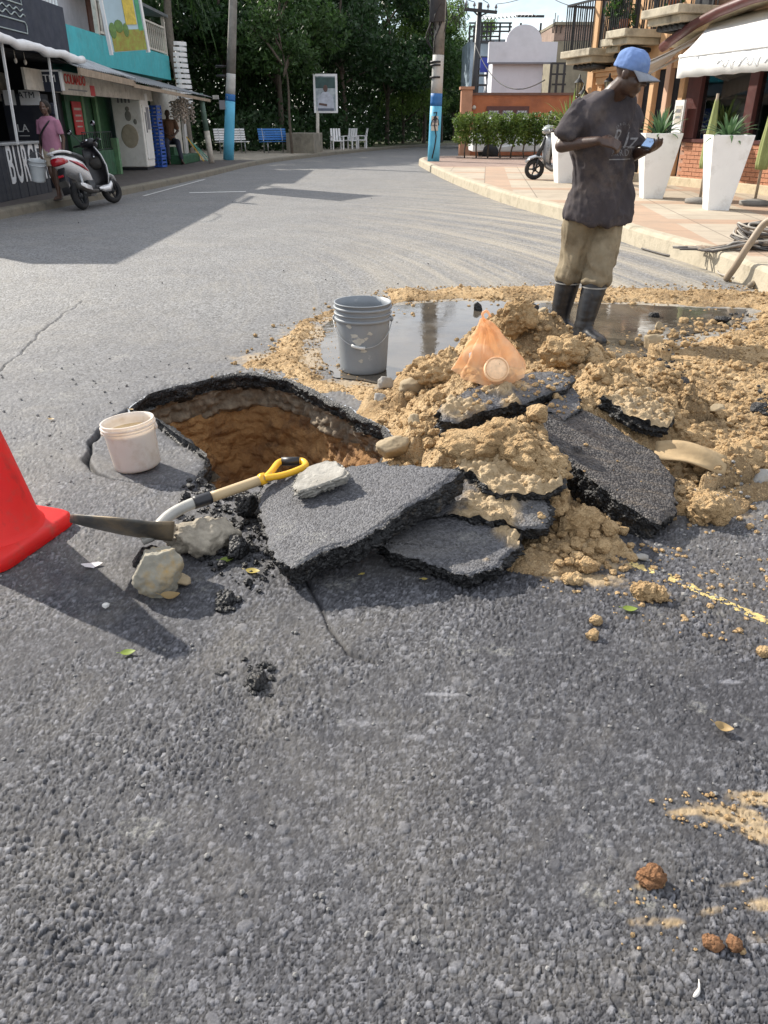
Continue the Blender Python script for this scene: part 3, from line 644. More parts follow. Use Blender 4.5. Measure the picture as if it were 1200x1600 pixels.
# ---- kerbs and pavements
m_kerb = M('kerb_concrete', (.42, .37, .28), .9, .25, 3, .7, 35, .008, coord='World', dirt=(.17, .15, .11), dscale=3, dlo=.5, dhi=.72)
m_kerb2 = M('old_kerb', (.20, .18, .14), .9, .3, 3, .7, 35, .008, coord='World', dirt=(.09, .085, .07), dscale=3, dlo=.45, dhi=.7)
def pavemat(name, tile, colA, colB, band, rot, gap=.010, brick=None):
    t = NT(name); v = t.n('ShaderNodeNewGeometry').outputs['Position']; v = t.n('ShaderNodeMapping', {'Vector': v, 'Rotation': (0, 0, rot)}).outputs['Vector']
    if brick:
        b = t.n('ShaderNodeTexBrick', {'Vector': v, 'Color1': c4(colA), 'Color2': c4(colB), 'Mortar': c4(colA, .45), 'Scale': 1.0, 'Mortar Size': gap, 'Brick Width': tile, 'Row Height': brick}); c = b.outputs['Color']; g = b.outputs['Fac']
    else:
        b = t.n('ShaderNodeTexBrick', {'Vector': v, 'Color1': c4(colA), 'Color2': c4(colA, .86), 'Mortar': c4(colA, .5), 'Scale': 1.0, 'Mortar Size': gap, 'Brick Width': tile, 'Row Height': tile}, offset=0.0); c = b.outputs['Color']; g = b.outputs['Fac']
        s = t.n('ShaderNodeSeparateXYZ', {0: v})
        fx = t.math('LESS_THAN', t.math('FRACT', t.math('DIVIDE', s.outputs['X'], band)), .28); fy = t.math('LESS_THAN', t.math('FRACT', t.math('DIVIDE', s.outputs['Y'], band*1.4)), .2)
        k = t.math('MAXIMUM', fx, fy); c = t.mix(t.math('MULTIPLY', k, .85), c, t.mix(1.0, b.outputs['Color'], colB, 'MULTIPLY'))
    c = t.mix(t.math('MULTIPLY', t.ramp(t.noise(v, 2.2, 8, .7), .42, .7), .55), c, c4(colA, .55))
    t.l(c, t.b.inputs['Base Color']); t.b.inputs['Roughness'].default_value = .8
    h = t.math('ADD', t.math('MULTIPLY', g, -1.2), t.noise(v, 30, 5)); t.l(t.bump(h, .006, .6), t.b.inputs['Normal'])
    return t.m
m_pavR = pavemat('stamped_paving', .9, (.44, .375, .29), (.93, .72, .63), 1.9, .12)
m_pavB = pavemat('brick_paving', .22, (.33, .235, .19), (.26, .18, .145), 0, .7, .008, .11)
m_pavL = pavemat('dark_paving', .3, (.105, .09, .082), (.085, .072, .066), 0, .1, .012, .3)
def kerb(name, P, side, mat, z=.13, w=.17):
    """P runs along the road's edge; side = +1 when the pavement lies to its right"""
    P = smoothpath([Vector((p[0], p[1], 0)) for p in P], 7); n = len(P); inner = []; rows = []
    for i, p in enumerate(P):
        d = (P[min(i+1, n-1)]-P[max(i-1, 0)]).normalized(); q = Vector((d.y, -d.x, 0))*side
        j = .008*(fbm(np.array([i*.7]), np.array([side*3.0]), 3, 5)[0]-.5)
        rows.append([p+q*(.0+j)+Vector((0, 0, -.04)), p+q*(.015+j)+Vector((0, 0, z-.035)), p+q*(.03+j)+Vector((0, 0, z-.01)), p+q*(.055+j)+Vector((0, 0, z+.002+j)), p+q*w+Vector((0, 0, z+.003)), p+q*(w+.004)+Vector((0, 0, -.04))]); inner.append(p+q*w)
    V = [v for r in rows for v in r]; F = []
    for i in range(n-1):
        for k in range(5):
            f = (i*6+k, (i+1)*6+k, (i+1)*6+k+1, i*6+k+1); F.append(f if side < 0 else f[::-1])
    o = tag(MB().add(V, F, 0, False).build(name, mat), kind='structure'); return inner
RK = [(3.3, -3), (3.3, 4), (3.31, 6.76), (3.29, 7.7), (3.22, 8.46), (3.03, 9.6), (2.75, 12.09), (2.17, 15.51), (1.63, 21.21), (1.25, 28.2), (1.28, 30.4), (1.7, 31.9), (2.8, 32.6), (6, 33), (11, 33.2)]
LK = [(-6.5, -3), (-6.3, 6), (-5.9, 12.51), (-5.66, 14.64), (-5.36, 16.95), (-5.1, 19.64), (-4.83, 23.31), (-4.62, 27.77), (-4.12, 31.96), (-3.2, 35.9), (-1.85, 40.8), (.74, 49.09), (4.35, 56.5), (10, 63)]
inR = kerb('kerb', RK, 1, m_kerb, .19); inL = kerb('kerb', LK, -1, m_kerb2)
def pave(name, inner, xfar, mat, z=.13, lo=-1e9, hi=1e9):
    I = [p for p in inner if lo <= p.y <= hi]; m = MB()
    for a, b in zip(I, I[1:]):
        q = [(a.x, a.y, z), (b.x, b.y, z), (xfar, b.y, z), (xfar, a.y, z)]; m.add(q if xfar < a.x else q, [(0, 1, 2, 3)] if xfar < a.x else [(3, 2, 1, 0)])
    return tag(m.build(name, mat), kind='structure')
kL = [p for p in inL if p.y < 52]
pave('pavement', inR, 14, m_pavR, .19, hi=24.5); pave('pavement', [p for p in inR if p.y <= 32.3], 14, m_pavB, .19, lo=24.0)
pave('pavement', inL, -14, m_pavL, hi=30.5)
m_pavS = pavemat('sandy_paving', .5, (.34, .30, .24), (.28, .25, .2), 0, .3, .012, .5)
pave('pavement', inL, -14, m_pavS, lo=30.0, hi=47)
pave('verge', inL, -30, m_dirt, z=.12, lo=46.4)
# ================================================================== LEFT SIDE OF THE STREET
V3 = Vector
m_blk = M('black_board', (.017, .020, .032), .6, .3, 3, .3, 30, .003, dirt=(.045, .045, .05), dscale=2)
m_blkwall = M('navy_wall', (.022, .028, .048), .7, .2, 2, .2, 30)
m_void = M('dark_interior', (.012, .013, .017), .9, .2, 2, 0)
m_white = M('white_paint', (.72, .73, .74), .5, .08, 6, .15, 60, dirt=(.45, .44, .42), dscale=3, dlo=.55, dhi=.8)
m_offw = M('cream_board', (.52, .49, .43), .7, .15, 6, .2, 60, dirt=(.25, .22, .18), dscale=4)
m_green = M('dark_green_paint', (.025, .10, .045), .55, .3, 4, .2, 50, dirt=(.03, .05, .03), dscale=5)
m_green2 = M('pale_green_paint', (.11, .24, .12), .6, .25, 4, .2, 50, dirt=(.1, .12, .08))
m_teal = M('teal_paint', (.04, .36, .40), .6, .12, 3, .15, 40, dirt=(.06, .22, .24), dscale=2, dlo=.5, dhi=.8)
m_zinc = M('zinc_sheet', (.33, .35, .37), .45, .2, 5, .15, 40, metal=.5, dirt=(.13, .12, .11), dscale=3, dlo=.5, dhi=.7)
m_zinc2 = M('dark_zinc', (.15, .16, .17), .5, .25, 5, .15, 40, metal=.4, dirt=(.08, .07, .06), dscale=3)
m_red = M('red_print', (.50, .03, .03), .5, .1)
m_redtxt = M('red_letters', (.55, .05, .04), .5, .1)
m_grey = M('grey_print', (.18, .18, .2), .6, .1)
m_metal = M('bare_steel', (.35, .36, .37), .4, .15, 8, .1, 60, metal=.7)
m_dkmetal = M('dark_steel', (.03, .032, .036), .45, .2, 8, .15, 60, metal=.3)
m_blue = M('blue_plastic', (.03, .10, .42), .45, .15)
m_yell = M('yellow_wrap', (.75, .50, .03), .4, .3, 14)
m_wood = M('weathered_wood', (.30, .235, .17), .8, .3, 8, .4, 40, stretch=(6, 1, 1))
# ---- black burger kiosk
kx = -6.42
kio = empty('burger_kiosk', (kx, 13.5, 0), 0, 'black burger kiosk with white lettered counter and white edged awning', 'kiosk')
def P(o, *a): return V3(a)-o.location
def part(mb, name, mat, par, **k):
    """mb is in world coordinates; the part is stored relative to its thing"""
    loc = par.matrix_basis.translation if par.parent is None else None
    o = par; off = V3((0, 0, 0))
    while o: off = off+o.location; o = o.parent
    mb.v = [tuple(V3(v)-off) for v in mb.v]
    return mb.build(name, mat, par, **k)
def wtext(name, body, size, mat, Mx, par, **k):
    o = par; off = V3((0, 0, 0))
    while o: off = off+o.location; o = o.parent
    return text_mesh(name, body, size, mat, Matrix.Translation(-off) @ Mx, par, **k)
part(MB().box((-7.1, 15.2, 2.95), (.9, 7.4, 1.0)), 'upper_wall', m_blkwall, kio)
part(MB().box((-8.9, 14.4, 1.3), (.1, 6.6, 2.3)).box((-7.6, 11.6, 1.3), (2.4, .1, 2.3)).box((-7.7, 17.62, 1.3), (2.2, .1, 2.3)).box((-7.6, 14.5, 2.42), (2.5, 7, .06)), 'interior_wall', m_void, kio)
ctr = part(MB().box((kx-.17, 13.9, 1.0), (.46, 4.5, .05)), 'counter', m_metal, kio, bev=.01)
pl = None
for i in range(25):
    y = 11.68+i*.178
    if pl is None: pl = part(MB().box((kx, y, .545), (.024, .172, .83)), 'plank', m_blk, ctr, bev=.004); p0 = pl.location.copy()
    else: dup(pl, p0+V3((.004*math.sin(i*2.7), .178*i, .003*math.sin(i*5.1))), None, ctr)
for i, ch in enumerate('BURGER'):
    wtext('letter', ch, .88, m_white, frame((kx+.018, 14.45+i*.30, .655), (0, 1, 0)), ctr, extrude=.004, sx=.46, bold=.012)
aw = MB(); n = 26; top = []; 
for i in range(n+1):
    y = 11.6+(17.75-11.6)*i/n; top.append((y, 2.53-.02*(y-12.7)+.018*math.sin(y*5)+.01*math.sin(y*11)))
rs = [[V3((-6.7, y, z+.12)), V3((-6.1, y, z+.03)), V3((-6.1, y, z-.02)), V3((-6.7, y, z+.06))] for y, z in top]
part(MB().loft(rs), 'awning', m_blkwall, kio)
part(MB().tube([(-6.02, y, z) for y, z in top], [.075+.012*math.sin(y*6) for y, z in top], 10), 'awning_roll', m_white, kio)
for y in (14.3, 16.2, 12.3): part(MB().bar((-6.15, y, 1.0), (-6.1, y, 2.46), .035), 'post', m_white, kio)
for y in (13.0, 15.2, 15.6): part(MB().tube([(-6.3, y, 2.42), (-6.3, y, 2.31)], .006, 5).ell((-6.3, y, 2.27), (.03, .03, .045), n=8), 'light_bulb', m_offw, kio)
em = empty('burger_emblem'); em.parent = kio; em.location = P(kio, -6.635, 16.0, 3.2)
def outline(name, pts, r=.012): MB().tube([(0, a, b) for a, b in pts], r, 5).build(name, M_line, em)
M_line = M('pale_line', (.40, .47, .47), .6, .1)
outline('bun', [(-.8, .05), (.75, .05), (.70, .22), (.35, .42), (-.4, .42), (-.75, .22), (-.8, .05)])
outline('filling', [(-.75+.05*i, -.04+.022*math.sin(i*1.1)) for i in range(31)]); outline('filling', [(-.78+.053*i, -.13+.03*math.sin(i*.9+1)) for i in range(31)])
outline('bun', [(-.76, -.22), (.74, -.22), (.8, -.27), (.78, -.40), (-.74, -.40), (-.8, -.35), (-.76, -.22)])
wtext('lettering', 'RATION', .16, m_yell, frame((-6.5, 12.75, 2.28), (0, 1, 0)), kio, extrude=.006)
part(MB().box((-6.53, 12.6, 2.28), (.03, 2.2, .2)), 'name_board', m_blk, kio)
# ---- cash machine booth in the kiosk
bo = empty('cash_machine_booth', (-7.1, 17.1, .13), 0, 'dark cash machine booth with white ATM panel behind the black counter', 'cash machine')
part(MB().box((-7.1, 17.25, .98), (.76, .4, 1.7)), 'cabinet', m_blk, bo, bev=.01)
part(MB().box((-7.32, 17.045, 1.76), (.22, .012, .26)).box((-6.92, 17.045, 1.76), (.40, .012, .26)), 'sign_panel', m_white, bo)
wtext('lettering', 'ATM', .16, m_blkwall, frame((-6.98, 17.036, 1.80), (1, 0, 0)), bo); wtext('lettering', 'LA', .2, m_white, frame((-7.17, 17.04, 1.22), (1, 0, 0)), bo)
part(MB().box((-7.16, 17.043, 1.09), (.2, .01, .012)), 'underline', m_white, bo)
part(MB().box((-6.58, 17.15, .9), (.16, .3, 1.55)).box((-6.5, 17.05, 1.55), (.1, .2, .2)), 'card_reader', m_blkwall, bo, bev=.03)
sg = empty('cash_machine_sign', (-6.45, 17.0, 2.02), 0, 'small dark ATM sign with white frame hung beside the kiosk awning', 'sign')
part(MB().box((-6.5, 17.06, 2.03), (.44, .1, .34)), 'panel', m_blkwall, sg, bev=.01)
part(MB().box((-6.48, 17.05, 2.215), (.50, .13, .028)).box((-6.245, 17.05, 2.05), (.03, .13, .34)), 'frame', m_white, sg)
wtext('lettering', 'ATM', .18, m_white, frame((-6.52, 17.003, 2.08), (1, 0, 0)), sg)
# ---- colmado: green shop below, teal storey above
co = empty('corner_shop', (-8.2, 22.5, .1), 0, 'green corner shop with corrugated metal porch roof and teal upper storey', 'shop')
part(MB().box((-8.9, 22.6, 1.25), (2.6, 9.6, 2.3)), 'ground_floor_wall', m_green, co)
part(MB().box((-7.57, 19.6, 1.05), (.05, 1.5, 1.9)).box((-7.57, 18.2, 1.2), (.05, .6, 1.4)), 'doorway', m_void, co)
part(MB().box((-7.54, 17.6, 1.95), (.06, .9, .5)), 'wall_panel', m_offw, co)
for y in (18.7, 20.45, 21.6, 22.6): part(MB().box((-7.52, y, 1.15), (.10, .16, 2.05)), 'door_post', m_green2 if y > 21 else m_green, co, bev=.01)
part(MB().box((-7.53, 21.05, 1.1), (.05, 1.0, 1.9)), 'shutter', m_green, co)
part(MB().box((-6.62, 20.5, 2.05), (.05, 8.6, .36)), 'fascia_board', m_offw, co)
sb = part(MB().box((-6.56, 18.75, 2.05), (.05, 1.9, .42)), 'sign_board', m_offw, co, bev=.006)
wtext('lettering', 'COLMADO', .25, m_redtxt, frame((-6.53, 18.6, 2.12), (0, 1, 0)), sb, bold=.006); part(MB().box((-6.53, 18.7, 1.94), (.01, 1.1, .025)), 'small_print', m_grey, sb); part(MB().box((-6.53, 19.62, 1.96), (.012, .28, .2)), 'red_patch', m_red, sb)
# corrugated porch roof, sheet by sheet
def corr(a, b, c, d, nw, amp, mat, name, par):
    """sheet a-b along the eave, d-c along the wall"""
    a, b, c, d = map(V3, (a, b, c, d)); n = nw*6; up = (b-a).cross(d-a).normalized(); up = up if up.z > 0 else -up
    vs = []
    for j in range(2):
        for i in range(n+1):
            t = i/n; p = (a.lerp(b, t) if j == 0 else d.lerp(c, t))+up*amp*math.sin(2*math.pi*nw*t); vs.append(p)
    vs += [v-up*.006 for v in vs[:2*(n+1)]]; N = 2*(n+1); fs = []
    for i in range(n): fs.append((i, i+1, n+2+i, n+1+i)); fs.append((N+i+1, N+i, N+n+1+i, N+n+2+i)); fs.append((i+1, i, N+i, N+i+1))
    mb = MB().add(vs, fs, 0, False); return part(mb, name, mat, par)
E0 = Yp(118, 103, 16.9); E1 = Yp(213, 124, 21.6); E2 = Yp(210, 127, 21.4); E3 = Yp(330, 153, 28.6)
T0 = V3((-7.35, 17.4, 2.80)); T1 = V3((-7.35, 21.9, 2.70)); T3 = V3((-7.35, 28.3, 2.50))
rf = empty('porch_roof'); rf.parent = co
for k in range(4):
    a = E0.lerp(E1, k/4); b = E0.lerp(E1, (k+1)/4+.01); c = T0.lerp(T1, (k+1)/4+.01); d = T0.lerp(T1, k/4)
    corr(a+V3((0, 0, .006*k)), b+V3((0, 0, .006*k)), c+V3((0, 0, .006*k)), d+V3((0, 0, .006*k)), 9, .014, m_zinc, 'roof_sheet', rf)
for k in range(5):
    a = E2.lerp(E3, k/5); b = E2.lerp(E3, (k+1)/5+.01); c = (T1-V3((0, 0, .05))).lerp(T3, (k+1)/5+.01); d = (T1-V3((0, 0, .05))).lerp(T3, k/5)
    corr(a+V3((0, 0, .006*k)), b+V3((0, 0, .006*k)), c+V3((0, 0, .006*k)), d+V3((0, 0, .006*k)), 9, .012, m_zinc2, 'roof_sheet', rf)
part(MB().bar(E0-V3((-.05, 0, .09)), E1-V3((.05, 0, .09)), .05, .13).bar(E2-V3((.05, 0, .09)), E3-V3((.05, 0, .08)), .04, .08), 'eave_beam', m_wood, co)
# teal upper storey
part(MB().box((-8.6, 24.75, 3.0), (2.5, 11.3, .72)), 'upper_band', m_teal, co)
part(MB().box((-9.3, 24.9, 4.0), (1.6, 10.4, 1.4)), 'upper_wall', M('pale_mauve_wall', (.42, .40, .43), .8, .15, 3), co)
part(MB().box((-8.48, 26.6, 4.05), (.05, 1.1, 1.2)), 'upper_door', M('brown_door', (.16, .07, .05), .6, .2), co)
part(MB().box((-9.2, 22.0, 4.76), (2.0, 5.4, .08)).box((-8.6, 27.5, 4.6), (2.7, 6.0, .08), Matrix.Rotation(R(4), 3, 'Y')), 'roof', m_zinc2, co)
def rail(p0, p1, z0, z1, nb, mat, par, w=.05):
    p0 = V3(p0); p1 = V3(p1); f = empty('railing'); f.parent = par
    part(MB().bar((p0.x, p0.y, z1), (p1.x, p1.y, z1), w*1.3, w).bar((p0.x, p0.y, z0), (p1.x, p1.y, z0), w, w), 'rail', mat, f)
    o = None
    for i in range(nb+1):
        q = p0.lerp(p1, i/nb)
        if o is None: o = part(MB().bar((q.x, q.y, z0+.02), (q.x, q.y, z1-.02), w, w*.7), 'baluster', mat, f); l0 = o.location.copy(); q0 = q
        else: dup(o, l0+(q-q0), None, f)
    return f
rail((-7.38, 19.3, 0), (-7.38, 20.6, 0), 3.42, 4.25, 7, m_white, co); rail((-7.38, 23.4, 0), (-7.38, 30.2, 0), 3.42, 4.15, 28, m_offw, co)
sr = rail((-8.9, 19.15, 0), (-7.42, 19.15, 0), 3.42, 4.25, 3, m_white, co, .07); part(MB().bar((-8.8, 19.11, 3.5), (-7.5, 19.11, 4.15), .06), 'brace', m_white, sr)
for x, y in ((-7.4, 19.15), (-7.4, 23.3), (-7.4, 30.3), (-8.9, 19.15)): part(MB().box((x, y, 3.95), (.1, .1, 1.2)), 'balcony_post', m_offw, co)
# red notice, counter with railings
nb_ = empty('red_notice', (-7.45, 21.05, 1.5), 0, 'red notice with white lines on the green shop front', 'notice')
part(MB().box((-7.47, 21.08, 1.42), (.02, .62, .72)), 'board', m_red, nb_)
part(MB().box((-7.455, 21.08, 1.62), (.012, .46, .05)).box((-7.455, 21.08, 1.48), (.012, .40, .04)).box((-7.455, 21.08, 1.36), (.012, .44, .03)).box((-7.455, 21.08, 1.24), (.012, .36, .03)), 'print', m_offw, nb_)
lc = empty('shop_barrier', (-6.9, 20.8, .13), 0, 'low green barrier with iron bars before the shop', 'barrier')
part(MB().box((-6.95, 20.7, .42), (.08, 2.1, .58)), 'panel', m_green, lc, bev=.01); part(MB().box((-6.9, 21.85, .55), (.16, .16, .85)), 'end_post', m_green2, lc, bev=.01)
rail((-6.95, 19.7, 0), (-6.95, 21.8, 0), .74, 1.12, 14, m_dkmetal, lc, .022)
sn = empty('snack_rack', (-7.2, 18.3, 1.2), 0, 'hanging strip of yellow snack bags at the shop door', 'snack bags')
for i in range(6):
    part(MB().ell((-7.0+.02*(i % 2), 17.95+.03*(i % 3), .62+.17*i), (.05, .09, .10), n=8), 'snack_bag', m_yell, sn)
# ice chest
ic = empty('ice_freezer', (-7.0, 23.95, .13), R(-3), 'tall scuffed white ice freezer standing on the dark pavement', 'freezer')
bx = MB().hexa([V3(p) for p in ((-.40, -.33, .08), (.40, -.33, .08), (.40, .35, .08), (-.40, .35, .08))], [V3(p) for p in ((-.40, -.33, 1.92), (.26, -.33, 1.92), (.40, -.10, 1.62), (.40, .35, 1.62))][:0] or [V3(p) for p in ((-.40, -.33, 1.93), (.40, -.33, 1.93), (.40, .35, 1.93), (-.40, .35, 1.93))])
m_ice = M('freezer_enamel', (.74, .74, .71), .4, .08, 4, .15, 30, dirt=(.50, .48, .42), dscale=2.5, dlo=.52, dhi=.78)
bx.build('body', m_ice, ic, bev=.03); MB().box((.41, .02, .95), (.03, .56, 1.35)).build('side_door', m_ice, ic, bev=.01)
MB().box((0, 0, .04), (.74, .6, .08)).build('plinth', m_dkmetal, ic)
for i in range(4): MB().box((-.20+i*.10, -.335, 1.74), (.045, .012, .13)).build('vent', m_grey, ic)
m_penguin = M('faded_print', (.22, .22, .2), .7, .2)
MB().ell((.02, -.333, 1.36), (.09, .006, .13), n=14).ell((.02, -.334, 1.53), (.06, .006, .06), n=12).ell((.2, -.334, 1.22), (.05, .006, .07), n=12).build('printed_figure', m_penguin, ic)
MB().ell((.0, -.333, .86), (.24, .006, .30), n=16).build('worn_patch', M('worn_patch', (.38, .34, .26), .8, .2), ic)
MB().bar((.43, -.12, .95), (.43, -.12, 1.45), .03).build('handle', m_grey, ic); MB().box((.428, .1, 1.3), (.008, .22, .55)).build('door_print', m_grey, ic)
# crates, shells, white wall
ck = empty('crate_stack', (-6.75, 25.2, .13), R(-10), 'tall stack of blue plastic crates beside the white freezer', 'crates')
c0 = None
for i in range(6):
    if c0 is None:
        mb = MB()
        for dx, dy, w, d in ((0, -.15, .4, .02), (0, .15, .4, .02), (-.19, 0, .02, .3), (.19, 0, .02, .3)):
            for k in range(3): mb.box((dx, dy, .04+k*.10), (w, d, .055))
        for dx in (-.19, -.06, .06, .19):
            for dy in (-.155, .155): mb.box((dx, dy, .14), (.03, .025, .26))
        mb.box((0, 0, .02), (.38, .3, .02)); c0 = mb.build('crate', m_blue, ck)
    else: dup(c0, (0.01*(i % 2), .008*math.sin(i*3), .275*i), None, ck)
ww = empty('shell_stall_wall', (-7.2, 28.2, .1), 0, 'whitewashed stall wall behind the hanging shells', 'wall')
part(MB().box((-7.25, 28.8, 1.25), (.12, 3.2, 2.3)), 'wall', m_offw, ww); part(MB().box((-6.75, 28.9, 1.2), (.09, .09, 2.2)), 'white_post', m_white, ww)
m_shell = M('shell', (.42, .33, .26), .6, .45, 20, .3, 60, col2=(.75, .68, .6))
shm = []
for k in range(3):
    mb = MB(); 
    for i in range(14): mb.ell((.05*math.sin(i*2.3+k), .05*math.cos(i*1.9), -.05-.055*i), (.05, .05, .036), n=6)
    mb.tube([(0, 0, 0), (0, 0, -.85)], .004, 4); shm.append(mb)
st0 = []
for i in range(16):
    loc = V3((-6.25-.45*((i*.37) % 1), 26.7+i*.14, 2.04-.05*(i % 3)))
    if i < 3: o = shm[i].build('shell_string', m_shell, None); st0.append(o); o.location = loc
    else: o = dup(st0[i % 3], loc, (0, 0, i*1.7))
    o.scale = (1, 1, .55+.35*((i*.61) % 1))
    tag(o, ['first','second','third','fourth','fifth','sixth','seventh','eighth','ninth','tenth','eleventh','twelfth','thirteenth','fourteenth','fifteenth','last'][i]+' shell string counted from the blue crates under the porch roof', 'shells', 'shell strings under the porch roof')
ss_ = empty('spiral_stair', (-7.1, 30.6, .1), 0, 'white spiral staircase with curved slats at the shop end', 'staircase')
o = None
for i in range(13):
    a0 = R(-70+i*9); mb = MB(); n = 10; rr = .36
    vs = []
    for k in range(n+1):
        a = -math.pi*.62+math.pi*.95*k/n
        for r_, z in ((rr, -.055), (rr, .055), (rr-.03, .055), (rr-.03, -.055)): vs.append((r_*math.cos(a), r_*math.sin(a), z))
    fs = [(k*4+j, k*4+(j+1) % 4, k*4+4+(j+1) % 4, k*4+4+j) for k in range(n) for j in range(4)]+[(0, 3, 2, 1), (n*4, n*4+1, n*4+2, n*4+3)]
    if o is None: o = mb.add(vs, fs).build('slat', m_white, ss_); o.location = (0, 0, 1.7)
    else: dup(o, (.035*math.sin(i*.5), 0, 1.7+i*.16), (0, 0, R(i*2)), ss_)
part(MB().tube([(-7.1, 30.6, .1), (-7.1, 30.6, 3.5)], .06, 10), 'newel', m_white, ss_)
stp = empty('green_step', (-6.9, 27.9, .13), 0, 'green painted step with seated man at the shop end', 'step')
part(MB().box((-6.85, 28.2, .26), (.9, 2.4, .26)).box((-7.0, 27.6, .5), (.55, .8, .25)), 'block', m_green, stp, bev=.02)
for i, (cl, nm) in enumerate((((.70, .45, .05), 'yellow'), ((.12, .38, .30), 'green'), ((.12, .38, .30), 'green'))):
    b = MB().bar((-6.25+.06*i, 29.3+.3*i, .12), (-6.75+.05*i, 29.2+.3*i, .9-.12*i), .10, .03).build('plank', M('%s_plank' % nm, cl, .6, .2), None)
    tag(b, ['yellow plank leaning at the foot of the white stall post', 'green plank leaning next to the yellow plank', 'shorter green plank leaning behind the other green plank'][i], 'plank')
# ---- posts and painted poles
def pole(name, base, top, zones, label, r0=.19, r1=.12, cat='utility pole'):
    """zones: list of (z, material index) from the bottom up"""
    b = V3(base); t = V3(top); e = empty(name, b, 0, label, cat); mb = MB(); zs = [0]+[z for z, _, _ in zones]
    for (z0, (z1, mt, nm)) in zip(zs, zones):
        h = t.z-b.z; pts = [(t-b)*(z/h) for z in np.linspace(z0, z1, 4)]
        m2 = MB().tube(pts, [r0+(r1-r0)*(p.z/h) for p in pts], 14); m2.build(nm, mt, e)
    return e
m_cyan = M('sky_blue_paint', (.10, .42, .62), .6, .15, 3, .2, 30, dirt=(.06, .26, .42), dscale=3)
m_dblue = M('deep_blue_paint', (.02, .13, .36), .6, .15, 3, .2, 30)
m_pwhite = M('dirty_white_paint', (.45, .45, .43), .7, .15, 3, .2, 30, dirt=(.22, .2, .17), dscale=3)
m_pconc = M('pole_concrete', (.20, .19, .175), .9, .25, 4, .4, 30, dirt=(.1, .1, .09))
m_black = M('black_paint', (.012, .012, .014), .6, .2)
b = G(357, 250, .13); y = b.y
zz = lambda v, Y: Yp(360, v, Y).z-.13
pl_ = pole('utility_pole', b, Yp(366, -60, y), [(zz(158, y), m_cyan, 'blue_base'), (zz(147, y), m_dblue, 'dark_blue_band'), (zz(115, y), m_pwhite, 'white_band'), (zz(-60, y), m_pconc, 'upper_shaft')], 'concrete utility pole painted sky blue at the base beside the white bench')
for v in (105, 120): MB().tube([(0, 0, zz(v, y)), (0, 0, zz(v-3, y))], .19, 12).build('strap', m_dkmetal, pl_)
MB().box((-.25, -.05, zz(152, y)), (.2, .1, .12)).box((.22, -.1, zz(153, y)), (.12, .1, .1)).build('junction_box', m_pwhite, pl_); MB().box((-.02, -.2, zz(164, y)), (.2, .02, .28)).build('sticker', m_grey, pl_)
b = G(677, 255, .13); y = b.y
pr_ = pole('utility_pole', b, Yp(692, -60, y), [(zz(166, y), m_cyan, 'blue_base'), (zz(146, y), m_dblue, 'dark_blue_band'), (zz(86, y), m_pwhite, 'white_band'), (zz(-60, y), m_pconc, 'upper_shaft')], 'concrete utility pole with black palm drawing on its blue base at the kerb', .2, .16)
for v in (97, 102, 121): MB().tube([(.02, 0, zz(v+1.5, y)), (.02, 0, zz(v-1.5, y))], .205, 12).build('strap', m_black, pr_)
MB().box((.0, -.19, zz(193, y)), (.22, .02, .42)).build('poster', m_offw, pr_); MB().box((0, -.203, zz(190, y)), (.17, .006, .06)).box((0, -.203, zz(196, y)), (.17, .006, .04)).build('poster_print', m_grey, pr_)
dz = lambda v: zz(v, y)
MB().tube([(-.06, -.2, .15), (.02, -.2, .5), (.06, -.2, .8), (.0, -.2, 1.1), (.02, -.195, 1.35)], .022, 6).tube([(.02, -.195, 1.35), (-.09, -.19, 1.25), (-.12, -.19, 1.1)], .018, 5).tube([(.02, -.195, 1.35), (.11, -.19, 1.28), (.13, -.18, 1.12)], .018, 5).tube([(.02, -.195, 1.3), (.06, -.195, 1.5), (-.05, -.195, 1.48)], .02, 5).ell((.01, -.195, 1.3), (.07, .012, .1), n=8).build('palm_drawing', m_black, pr_)
# tangle of cables and a transformer near the top of the right pole
tg = MB(); rr_ = random.Random(4)
for i in range(34):
    z0 = dz(85)*.98+rr_.random()*2.3; a = rr_.random()*6.28; r_ = .20+.13*rr_.random()
    tg.tube(smoothpath([(.06+.16*math.cos(a), .16*math.sin(a), z0), (r_*math.cos(a+.5), r_*math.sin(a+.5), z0+.35), (.05+.8*r_*math.cos(a+1.2), .8*r_*math.sin(a+1.2), z0+.8), (.06+.16*math.cos(a+1.6), .16*math.sin(a+1.6), z0+1.2)], 4), .014+.012*rr_.random(), 5)
for i in range(9):
    tg.tube(smoothpath([(.1, 0, 4.6+.13*i), (.35+.2*rr_.random(), .2, 4.9+.2*rr_.random()), (.5+.5*rr_.random(), .4, 3.6+1.2*rr_.random()), (.3+.4*rr_.random(), .3, 3.9+.6*rr_.random())], 5), .009, 5)
tg.build('cable_tangle', m_black, pr_)
MB().tube([(.0, -.05, 3.95), (.0, -.05, 6.6)], .24, 12).build('cable_sleeve', M('dark_sleeve', (.06, .062, .07), .8, .3), pr_)
# slim leaning post at the shop corner: green above, cream foot
b = G(331, 255, .13); t = Yp(313, 146, b.y+.1); e = empty('porch_post', b, 0, 'slim leaning porch post, green above and cream below', 'post'); d = t-b
MB().tube([(0, 0, 0), d*.47], .095, 12).build('cream_foot', m_offw, e); MB().tube([d*.47, d], .085, 12).build('green_shaft', M('post_green', (.09, .15, .12), .7, .2), e)
